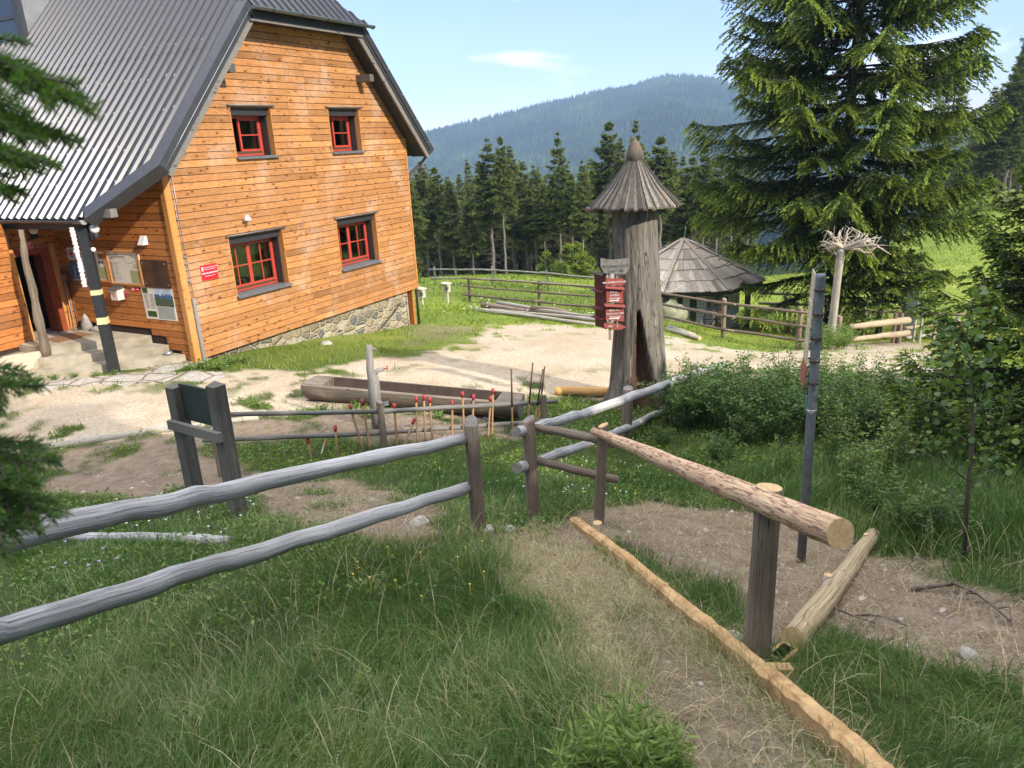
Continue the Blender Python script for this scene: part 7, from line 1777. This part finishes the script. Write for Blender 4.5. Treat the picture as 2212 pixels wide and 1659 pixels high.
for i, (px, ty, r) in enumerate([(2092, 190, 82), (2125, 150, 86), (2150, 260, 78), (2168, 95, 92), (2190, 60, 96), (2215, 110, 84), (2240, 40, 90), (2140, 90, 104), (2075, 250, 90), (2060, 300, 86), (2040, 330, 92), (2275, 60, 82), (2320, 20, 86), (2380, 40, 80), (2205, 130, 100), (2110, 230, 96), (2020, 340, 100), (1990, 350, 104)]):
    far_spruce([1, 0, 2, 3, 0, 4][i % 6], px, ty, r, f'tall spruce on the far meadow edge, number {i + 1} of the wooded slope', GR, i * 2.1)
for i in range(46):
    r = 118 + (i * 17 % 150); px = 2010 + (i * 61 % 420); a = Pr(px, 600, r); g = float(hill_h(np.array([a.x]), np.array([a.y]))[0])
    ty_z = g + random.uniform(15, 22); v = RM @ (np.array([a.x, a.y, ty_z]) - CAMP); ty = 829.5 - F * v[1] / v[2]
    far_spruce([4, 5, 3, 5][i % 4], px, ty, r, 'spruce higher up the wooded slope beyond the meadow', 'spruces higher on the wooded slope', i * 1.3)
# young spruces: at the forest edge, by the drawing board, and the near one at the right
yt = lambda t: .95 * (1 - t) ** .8 + .04
ytr, ycm = spruce(41, 2.2, yt, .10, 46, 10, 9, .12, .045, droop=.1, tipup=.15, light=.85, hang=.2, rtrunk=.03)
first = None
for i, (px, r, s_) in enumerate([(1182, 56, .9), (1228, 55, 1.15), (1247, 54, 1.2), (1262, 55, .9), (1276, 54, .75), (895, 50, .6), (1205, 57, .6)]):
    a = fpos(px, r)
    lb = ['bright little spruce at the forest edge, first of the sunny clump', 'bright young spruce, biggest left one of the sunny clump', 'bright young spruce in the middle of the sunny clump', 'bright young spruce close to the dead trunk', 'low bright spruce touching the trunk signs', 'tiny spruce seen past the house corner', 'tiny spruce low in the sunny clump'][i]
    if first is None: first = plant_tree('young_spruce', lb, 'young spruce', ytr, ycm, tuple(a), 'bark', 'bright young spruces at the forest edge'); first.scale = (s_,) * 3
    else: t = copy_tree(first, tuple(a), i * 1.1, (s_,) * 3); t['label'] = lb
tr2, cm2 = spruce(43, 4.2, lambda t: 1.7 * (1 - t) ** .7 + .1, .9, 54, 12, 9, .16, .05, droop=.15, tipup=.1, light=.55, hang=.5, rtrunk=.09, dead=8, dens=.6)
a = fpos(1908, 29.5); plant_tree('spruce_tree', 'thin sparse spruce beside the white drawing board', 'spruce', tr2, cm2, tuple(a), 'barkd')
tr3, cm3 = spruce(47, 4.0, lambda t: 1.75 * (1 - t) ** .72 + .08, .25, 120, 22, 18, .07, .024, droop=.30, tipup=.26, light=.45, hang=.5, rtrunk=.07, jit=.2, whorl=16)
a = fpos(2325, 10.2); plant_tree('spruce_tree', 'near young spruce with layered dark branches reaching in from the side', 'spruce', tr3, cm3, (a.x, a.y, a.z), 'barkd', None, .4)
# spruces beside and behind the viewer: they shade the slope
tr4, cm4 = spruce(51, 12.0, lambda t: 2.7 * (1 - t) ** .7 + .1, 2.0, 80, 12, 8, .38, .11, droop=.25, light=.6, hang=.8, rtrunk=.16)
sh0 = None
for i, (x, y, zt_) in enumerate([(-7.5, -9.5, 14.5), (-4.2, -8.2, 13.2), (-1.2, -9.6, 13.6), (1.6, -8.4, 11.6), (4.6, -9.6, 11.0), (7.6, -8.6, 8.8), (10.4, -9.8, 8.4), (13.6, -9.2, 6.6), (-10.8, -8.0, 15.5), (-2.8, -12.6, 16.0), (3.2, -12.8, 13.0), (0.2, -6.4, 9.4), (-13.5, -5, 16), (0.8, -11.6, 17.6), (-2.2, -12.2, 17.8)]):
    g = gz(x, y); s_ = (zt_ - g) / 12.0; w = max(s_, .75)
    lb = f'spruce shading the slope beside the viewer, number {i + 1}'
    if sh0 is None: sh0 = plant_tree('spruce_tree', lb, 'spruce', tr4, cm4, (x, y, g), 'barkd', 'spruces shading the slope'); sh0.scale = (w, w, s_)
    else: t = copy_tree(sh0, (x, y, g), i * 1.9, (w, w, s_)); t['label'] = lb

# spruce twigs hanging in close to the lens at the picture's edge
near = thing('spruce_tree', 'out-of-focus spruce whose twigs hang in close to the lens', 'spruce', tuple(Pr(-700, 900, 2.3)))
a = Pr(-700, 900, 2.2); m = MB(); g0 = gz(a.x, a.y); m.tube([(a.x, a.y, g0 - .2), (a.x, a.y, g0 + 6)], [.12, .06], 12, .05); m.build('trunk', [M['barkd']], near)
TW = [((-260, -20, 1.25), (205, 248, .98), 3), ((-260, 60, 1.2), (168, 215, 1.02), 2), ((-260, 150, 1.15), (150, 303, 1.0), 3), ((-260, 240, 1.45), (132, 358, 1.4), 2), ((-220, 260, 1.45), (78, 366, 1.38), 2), ((-200, 330, 1.4), (36, 416, 1.36), 2), ((-200, 60, 1.3), (60, 300, 1.1), 2),
      ((-200, 740, 1.15), (48, 850, 1.0), 2), ((-200, 900, 1.1), (82, 1012, .98), 2), ((-220, 960, 1.1), (116, 1118, .97), 3), ((-200, 1010, 1.05), (40, 1165, .95), 2)]
for k, (p0, p1, ns_) in enumerate(TW):
    g = np.random.default_rng(90 + k); A_ = np.array(Pr(*p0)); B_ = np.array(Pr(*p1)); ax_ = B_ - A_; Lx = np.linalg.norm(ax_); ax_ /= Lx
    segs = [(A_, B_)]
    sv = nrmz(np.cross(ax_, [0, 0, 1.])[None])[0]; upv = np.cross(sv, ax_)
    for t_ in np.arange(.30, .95, .13):
        for sg in (-1, 1):
            ln = .085 * (1 - t_) + .03; s0 = A_ + (B_ - A_) * t_; e = s0 + (ax_ * .75 + sv * sg * .62 + upv * g.normal(-.1, .12)) * ln; segs.append((s0, e))
    NB_, ND_, NT_ = [], [], []; tw_ = MB()
    for (s0, e) in segs:
        Ls = np.linalg.norm(e - s0); n = int(Ls * 2600); t_ = g.random(n); d_ = (e - s0) / Ls; P = s0 + (e - s0) * t_[:, None]; rv = nrmz(np.cross(np.tile(d_, (n, 1)), g.normal(size=(n, 3)))); dn = nrmz(rv * .85 + d_ * .75 + np.array([0, 0, .12]))
        NB_.append(P); ND_.append(dn); NT_.append(np.clip(.42 + .35 * t_ + g.normal(0, .12, n), 0, 1)); tw_.tube([tuple(s0), tuple(e)], [.0022, .0012], 5)
    NB_ = np.concatenate(NB_); ND_ = np.concatenate(ND_); NT_ = np.concatenate(NT_); n = len(NB_)
    me = diamonds('twig_needles', NB_, ND_, g.uniform(.011, .017, n), np.full(n, .0016), NT_, [M['needle_near']]); tp = tw_.build('twig', [M['twig']], near); link('needles', me, tp)

# ------------------------------------------------------------------ wooded ridge and slope, thousands of far trees
def cones(name, x, y, z, h, r, tint, mats, label, seed=1):
    g = np.random.default_rng(seed); n = len(x); k = 5; a0 = g.uniform(0, 6.28, n); V = np.zeros((n, k + 1, 3))
    for j in range(k):
        a = a0 + 2 * np.pi * j / k; q = r * g.uniform(.75, 1.25, n); V[:, j] = np.stack([x + q * np.cos(a), y + q * np.sin(a), z + h * g.uniform(-.02, .12, n)], -1)
    V[:, k] = np.stack([x, y, z + h], -1); b = np.arange(n)[:, None] * (k + 1); F_ = np.stack([np.concatenate([b + j, b + (j + 1) % k, b + k], 1) for j in range(k)], 1).reshape(-1)
    me = np_mesh(name, V.reshape(-1, 3), F_, np.full(n * k, 3), mats, tint=np.repeat(tint, k)); return link(name, me, kind='stuff', label=label, category='forest')
g = np.random.default_rng(5); n = 30000; a = g.uniform(az_of(1800), az_of(760), n); r = np.sqrt(g.uniform(700 ** 2, 2290 ** 2, n)); x, y = r * np.cos(a), r * np.sin(a)
z = hill_h(x, y); dec = fbm(x / 90, y / 90, 33, 3); tt_ = np.clip(.25 + (dec - .45) * 1.3 + g.normal(0, .12, n), 0, 1); hh = g.uniform(9, 19, n) * (.8 + .4 * dec)
cones('ridge_forest', x, y, z - 1, hh, g.uniform(2.4, 4.2, n), tt_, [M['ridge']], 'hazy blue-green conifer forest covering the far ridge')
n = 5200; a = g.uniform(az_of(2700), az_of(1930), n); r = np.sqrt(g.uniform(150 ** 2, 560 ** 2, n)); x, y = r * np.cos(a), r * np.sin(a); z = hill_h(x, y)
cones('slope_forest', x, y, z - .5, g.uniform(11, 20, n), g.uniform(2.0, 3.4, n), np.clip(g.normal(.3, .18, n), 0, 1), [M['ridge']], 'conifer forest climbing the slope beyond the meadow', 7)

# ------------------------------------------------------------------ shrubs, saplings, herbs
def leafy(seed, h, rad, nst, per, ls, lw, mat, up=.9, spread=1.0, low=.25, roundl=False, stem_r=.005, droop=.1, trunk=None):
    g = np.random.default_rng(seed); st = MB(); B, D, T_ = [], [], []
    for i in range(nst):
        a = g.uniform(0, 6.28); rb0 = rad * .30 * g.random() ** .5; lean = g.uniform(.1, 1) * spread; H_ = h * g.uniform(.6, 1.05)
        p0 = np.array([rb0 * math.cos(a), rb0 * math.sin(a), 0.]); p1 = p0 + np.array([math.cos(a) * rad * lean * .75, math.sin(a) * rad * lean * .75, H_ * (1 - .28 * lean)]); pm = (p0 + p1) / 2 + np.array([0, 0, H_ * .12]) - np.array([math.cos(a), math.sin(a), 0]) * rad * .12 * lean
        st.tube([tuple(p0), tuple(pm), tuple(p1)], [stem_r, stem_r * .8, stem_r * .35], 4)
        t_ = np.sort(g.uniform(low, 1, per)); P = (1 - t_)[:, None] ** 2 * p0 + 2 * ((1 - t_) * t_)[:, None] * pm + (t_ ** 2)[:, None] * p1
        ang = np.arange(per) * 2.4 + g.uniform(0, 6); d = np.stack([np.cos(ang), np.sin(ang), g.normal(.15 - droop, .3, per)], -1)
        off = g.uniform(0, .5 if roundl else .25, per)[:, None] * ls * 3; B.append(P + d * off); D.append(d); T_.append(np.clip(.25 + .45 * t_ + g.normal(0, .16, per), 0, 1))
    B = np.concatenate(B); D = np.concatenate(D); T_ = np.concatenate(T_); n = len(B)
    if roundl:
        d = nrmz(D); s = nrmz(np.cross(d, nrmz(g.normal(size=(n, 3)) + [0, 0, 1.2]))); L = (ls * g.uniform(.7, 1.2, n))[:, None]; k = 7; V = []
        for j in range(k): an = 2 * math.pi * j / k; V.append(B + d * L * (.5 - .5 * math.cos(an)) + s * L * .5 * math.sin(an) + np.array([0, 0, 1]) * L * .08 * math.sin(an * 2))
        V = np.stack(V, 1).reshape(-1, 3); b = np.arange(n)[:, None] * k; me = np_mesh('foliage', V, (b + np.arange(k)[None]).ravel(), np.full(n, k), [M[mat]], tint=T_)
    else: me = diamonds('foliage', B, D, ls * g.uniform(.6, 1.25, n), lw * g.uniform(.7, 1.2, n), T_, [M[mat]], .12)
    return st, me
SHV = [leafy(1, 1.25, .95, 44, 46, .075, .042, 'leaf'), leafy(2, 1.0, .8, 40, 42, .065, .040, 'leaf_light'), leafy(3, .75, .6, 26, 34, .06, .03, 'leaf', spread=.8), leafy(4, 1.5, .55, 16, 40, .065, .036, 'leaf_light', spread=.6, stem_r=.007)]
shp = {}
def shrub(k, px, py, s_, label, rz=0, group='leafy shrubs between the pole and the old trunk', r=None):
    q = G(px, py) if r is None else fpos(px, r)
    if k not in shp:
        t = thing('shrub', label, 'shrub', (0, 0, 0), 0, group); SHV[k][0].build('stems', [M['twig']], t, kind='stuff'); link('foliage', SHV[k][1], t); shp[k] = t; t.location = (q.x, q.y, q.z - .03); t.rotation_euler = (0, 0, rz); t.scale = (s_,) * 3; return t
    t = copy_tree(shp[k], (q.x, q.y, q.z - .03), rz, (s_,) * 3); t['label'] = label; t['group'] = group; return t
SH = [(0, 1470, 925, .9, 'dark shrub pressed against the foot of the dead trunk'), (0, 1520, 915, 1.0, 'dense shrub under the upper fence post past the trunk'), (1, 1555, 880, .9, 'light shrub beside the last post of the grey fence'), (0, 1590, 930, 1.05, 'dense dark shrub filling the middle of the thicket'),
      (1, 1640, 890, .95, 'light shrub at the thicket top near the gravel'), (0, 1655, 945, .95, 'dark shrub in the thicket just before the steel pole'), (1, 1700, 900, 1.0, 'light leafy shrub behind the steel pole'), (1, 1745, 880, 1.0, 'sunlit shrub right beside the steel pole boards'), (0, 1765, 930, .9, 'dark shrub behind the lower steel pole'),
      (1, 1800, 860, .9, 'sunlit shrub near the root sculpture foot'), (1, 1850, 890, .9, 'sunlit shrub before the far gravel patch'), (2, 1880, 930, .9, 'small shrub past the steel pole in tall grass'), (1, 1930, 900, .85, 'light shrub under the near young spruce'), (0, 1990, 905, .9, 'dark shrub in the shade of the near young spruce'),
      (0, 2060, 930, 1.0, 'dark shrub below the near young spruce trunk'), (1, 2140, 940, .9, 'light shrub at the edge under the spruce'), (2, 1560, 1000, .7, 'low shrub in front of the thicket'), (3, 1790, 1010, .75, 'upright bushy sapling right behind the steel pole'), (3, 1690, 1040, .5, 'little sapling growing out of the bare soil edge'),
      (3, 1850, 1100, .75, 'slender leafy sapling beside the lying log'), (2, 1900, 1120, .8, 'low leafy clump by the far end of the lying log'), (2, 1960, 1150, .8, 'leafy clump under the aspen sapling'), (3, 1925, 1060, .8, 'second slender sapling near the aspen'), (2, 2020, 1170, .7, 'low leafy clump right of the aspen foot'), (2, 1610, 960, .8, 'mid-height shrub low in the thicket'), (2, 1430, 960, .55, 'small shrub in the grass by the grey fence'), (0, 1830, 945, .75, 'round dark shrub deep in the tall grass'), (3, 1500, 900, .9, 'tall leafy stems over the thicket near the trunk'), (3, 1600, 880, .85, 'tall thin stems rising from the middle of the thicket'), (3, 1680, 870, .9, 'tall stems just left of the steel pole'), (3, 1760, 860, .85, 'sunlit tall stems right of the steel pole boards'), (3, 1870, 880, .8, 'tall stems before the far gravel patch'), (3, 1960, 1000, .8, 'leggy sapling between tall grass and aspen'), (3, 2130, 1040, .8, 'leggy bright sapling right of the aspen')]
for i, a in enumerate(SH): shrub(a[0], a[1], a[2], a[3], a[4], i * 1.7)
for i, (px, r, s_, lab) in enumerate([(1800, 22.3, .9, 'yellowish shrub at the foot of the root sculpture'), (1830, 23.2, .8, 'sunlit shrub between sculpture and pale rails'), (1780, 21.6, .8, 'sunlit shrub before the big spruce trunk')]): shrub(1, px, 0, s_, lab, i, 'leafy shrubs between the pole and the old trunk', r)
# weeds along walls, steps and trough
WV = leafy(9, .28, .28, 12, 12, .09, .045, 'leaf_light', low=.1, spread=1.2, stem_r=.003)
wp = None
for i, (px, py, s_, lab) in enumerate([(435, 795, .9, 'weed clump at the gable corner foot'), (465, 800, 1.0, 'broad-leaved weeds before the gable corner'), (495, 790, .9, 'third weed clump along the gable foot'), (530, 785, .8, 'grassy weeds on the gravel edge below the gable'), (410, 800, .6, 'small weeds on the flagstones'), (245, 812, .55, 'weeds growing round the black porch post'), (205, 815, .5, 'weeds in front of the lowest step'),
    (160, 818, .5, 'weeds at the step foot near the ramp'), (120, 822, .6, 'weeds at the corner of the steps'), (85, 825, .6, 'weeds below the plank ramp'), (690, 893, .7, 'dark weeds under the near end of the trough'), (945, 905, .6, 'weeds growing before the trough'), (345, 775, .5, 'weed growing from the lowest step'), (800, 905, .8, 'weeds round the faucet post')]):
    q = G(px, py)
    if wp is None: wp = thing('weed', lab, 'weed', (0, 0, 0), 0, 'weeds along the walls and steps'); WV[0].build('stems', [M['twig']], wp, kind='stuff'); link('foliage', WV[1], wp); wp.location = q; wp.scale = (s_,) * 3
    else: t = copy_tree(wp, tuple(q), i * 1.3, (s_,) * 3); t['label'] = lab
# willowherb clump at the bottom edge
HV = leafy(12, .55, .10, 5, 46, .10, .021, 'leaf_light', low=.15, spread=.5, stem_r=.003, droop=-.2)
hp0 = None
for i, (px, py, s_) in enumerate([(1250, 1690, .6), (1300, 1650, .62), (1345, 1625, .7), (1400, 1640, .62), (1455, 1675, .55), (1290, 1700, .6), (1400, 1700, .65), (1350, 1690, .6), (1215, 1730, .5), (1440, 1640, .5), (790, 1490, .35)]):
    q = G(px, py + 30); lab = f'narrow-leaved herb stem, plant {i + 1} of the bright clump at the lower edge' if i < 10 else 'single narrow-leaved herb in the foreground grass'
    if hp0 is None: hp0 = thing('herb', lab, 'herb', (0, 0, 0), 0, 'narrow-leaved herbs at the lower edge'); HV[0].build('stems', [M['leafstem']], hp0, kind='stuff'); link('foliage', HV[1], hp0); hp0.location = q; hp0.scale = (s_,) * 3
    else: t = copy_tree(hp0, tuple(q), i * 2.3, (s_,) * 3); t['label'] = lab
# aspen sapling
b = G(2084, 1205); r_a = math.hypot(b.x, b.y); asp = thing('aspen_sapling', 'thin dark-stemmed aspen sapling with round leaves in the tall grass', 'sapling', tuple(b))
px_ = [(2084, 1205), (2090, 1060), (2098, 980), (2102, 900), (2098, 850), (2094, 790), (2088, 720), (2100, 660), (2125, 600)]
pts = [Pr(x_, y_, r_a) for x_, y_ in px_]; pts[0].z = gz(b.x, b.y) - .05; m = MB(); m.tube(pts, [.017, .015, .013, .011, .010, .008, .006, .005, .003], 8, .06, 2); g = random.Random(6); LB = []
BR = [((2100, 900), (2150, 860), (2212, 845)), ((2098, 930), (2040, 880), (1990, 850)), ((2095, 1000), (2150, 960), (2215, 950)), ((2092, 1040), (2040, 1000), (1960, 960)), ((2100, 860), (2060, 820), (2000, 790)), ((2096, 810), (2140, 770), (2180, 750)), ((2090, 760), (2050, 720), (2010, 700)), ((2098, 960), (2060, 930), (2020, 925)), ((2096, 700), (2130, 690), (2165, 700)), ((2088, 1100), (2050, 1060), (2000, 1040)), ((2094, 780), (2070, 750), (2075, 700)), ((2090, 1060), (2130, 1020), (2160, 1010)), ((2098, 880), (2130, 830), (2150, 800)), ((2096, 830), (2050, 800), (1965, 800))]
for k, tri in enumerate(BR):
    dr_ = g.uniform(-.35, .35); P = [Pr(tri[0][0], tri[0][1], r_a), Pr(tri[1][0], tri[1][1], r_a + dr_ * .6), Pr(tri[2][0], tri[2][1], r_a + dr_)]; m.tube(P, [.006, .004, .0015], 5)
    for t_ in np.linspace(.15, 1, 16):
        c = P[0].lerp(P[1], t_ * 2) if t_ < .5 else P[1].lerp(P[2], t_ * 2 - 1); LB.append(c)
for i in range(3, len(pts) - 1):
    for t_ in np.linspace(0, 1, 5): LB.append(pts[i].lerp(pts[i + 1], t_))
m.build('stem', [M['aspstem']], asp)
gg = np.random.default_rng(8); C3 = np.repeat(np.array([list(v) for v in LB]), 2, 0); n = len(C3); C3 = C3 + gg.normal(0, .075, (n, 3)); d = nrmz(gg.normal(size=(n, 3)) + [0, 0, -.5]); s = nrmz(np.cross(d, nrmz(gg.normal(size=(n, 3)) + [0, 0, .8]))); L = gg.uniform(.026, .048, n)[:, None]; k = 8; V = []
for j in range(k): an = 2 * math.pi * j / k; V.append(C3 + d * L * (.5 - .5 * math.cos(an)) + s * L * .55 * math.sin(an))
me = np_mesh('leaves', np.stack(V, 1).reshape(-1, 3), (np.arange(n)[:, None] * k + np.arange(k)[None]).ravel(), np.full(n, k), [M['aspen']], tint=np.clip(gg.normal(.5, .25, n), 0, 1)); link('leaves', me, asp)
# small flowers
def flowers(name, label, n, zone, size, mat, hgt, seed):
    g = np.random.default_rng(seed); m = MB(); k = 0
    while k < n:
        px, py = g.uniform(zone[0], zone[2]), g.uniform(zone[1], zone[3]); q = G(px, py); h = g.uniform(*hgt); c = Vector((q.x, q.y, q.z + h))
        for j in range(6): a = j * 1.047; m.poly([c, c + Vector((math.cos(a - .4), math.sin(a - .4), .15)) * size * .8, c + Vector((math.cos(a), math.sin(a), .25)) * size, c + Vector((math.cos(a + .4), math.sin(a + .4), .15)) * size * .8])
        m.tube([q, c], .0012, 3); k += 1
    o = m.build(name, [M[mat]]); setp(o, label, 'flowers', kind='stuff')
flowers('yellow_flowers', 'tiny yellow flowers in the long grass below the fence', 20, (760, 1150, 1060, 1330), .008, 'yellow', (.10, .22), 1)
flowers('yellow_flowers', 'a few yellow flowers in the shaded grass', 14, (1150, 950, 1500, 1090), .014, 'yellow', (.06, .14), 2)
flowers('daisy_flowers', 'white daisies scattered round the sign stand foot', 26, (230, 1080, 560, 1180), .013, 'petal', (.08, .18), 3)
flowers('white_flowers', 'white clover dotted over the grass round the fences', 60, (1120, 880, 1400, 1080), .012, 'petal', (.05, .10), 4)
flowers('violet_flowers', 'violet flowers in the grass near the spruce twigs', 9, (70, 1190, 260, 1260), .016, 'violet', (.12, .2), 5)
flowers('meadow_flowers', 'pale flowers speckling the sunlit meadow', 120, (950, 605, 2180, 690), .05, 'petal', (.15, .3), 6)
hz = MB(); hz.box(-700, 3300, -2600, 3300, -210, 320)
def m_haze():
    t = NT('haze_air'); v = t.n('ShaderNodeVolumePrincipled', {'Color': (.50, .72, 1.0, 1), 'Density': .00026, 'Anisotropy': .2})
    t.t.links.new(v.outputs[0], t.out.inputs['Volume']); return t.m
hzo = hz.build('haze', m_haze(), kind='stuff', label='pale blue summer haze over the valley', category='haze')
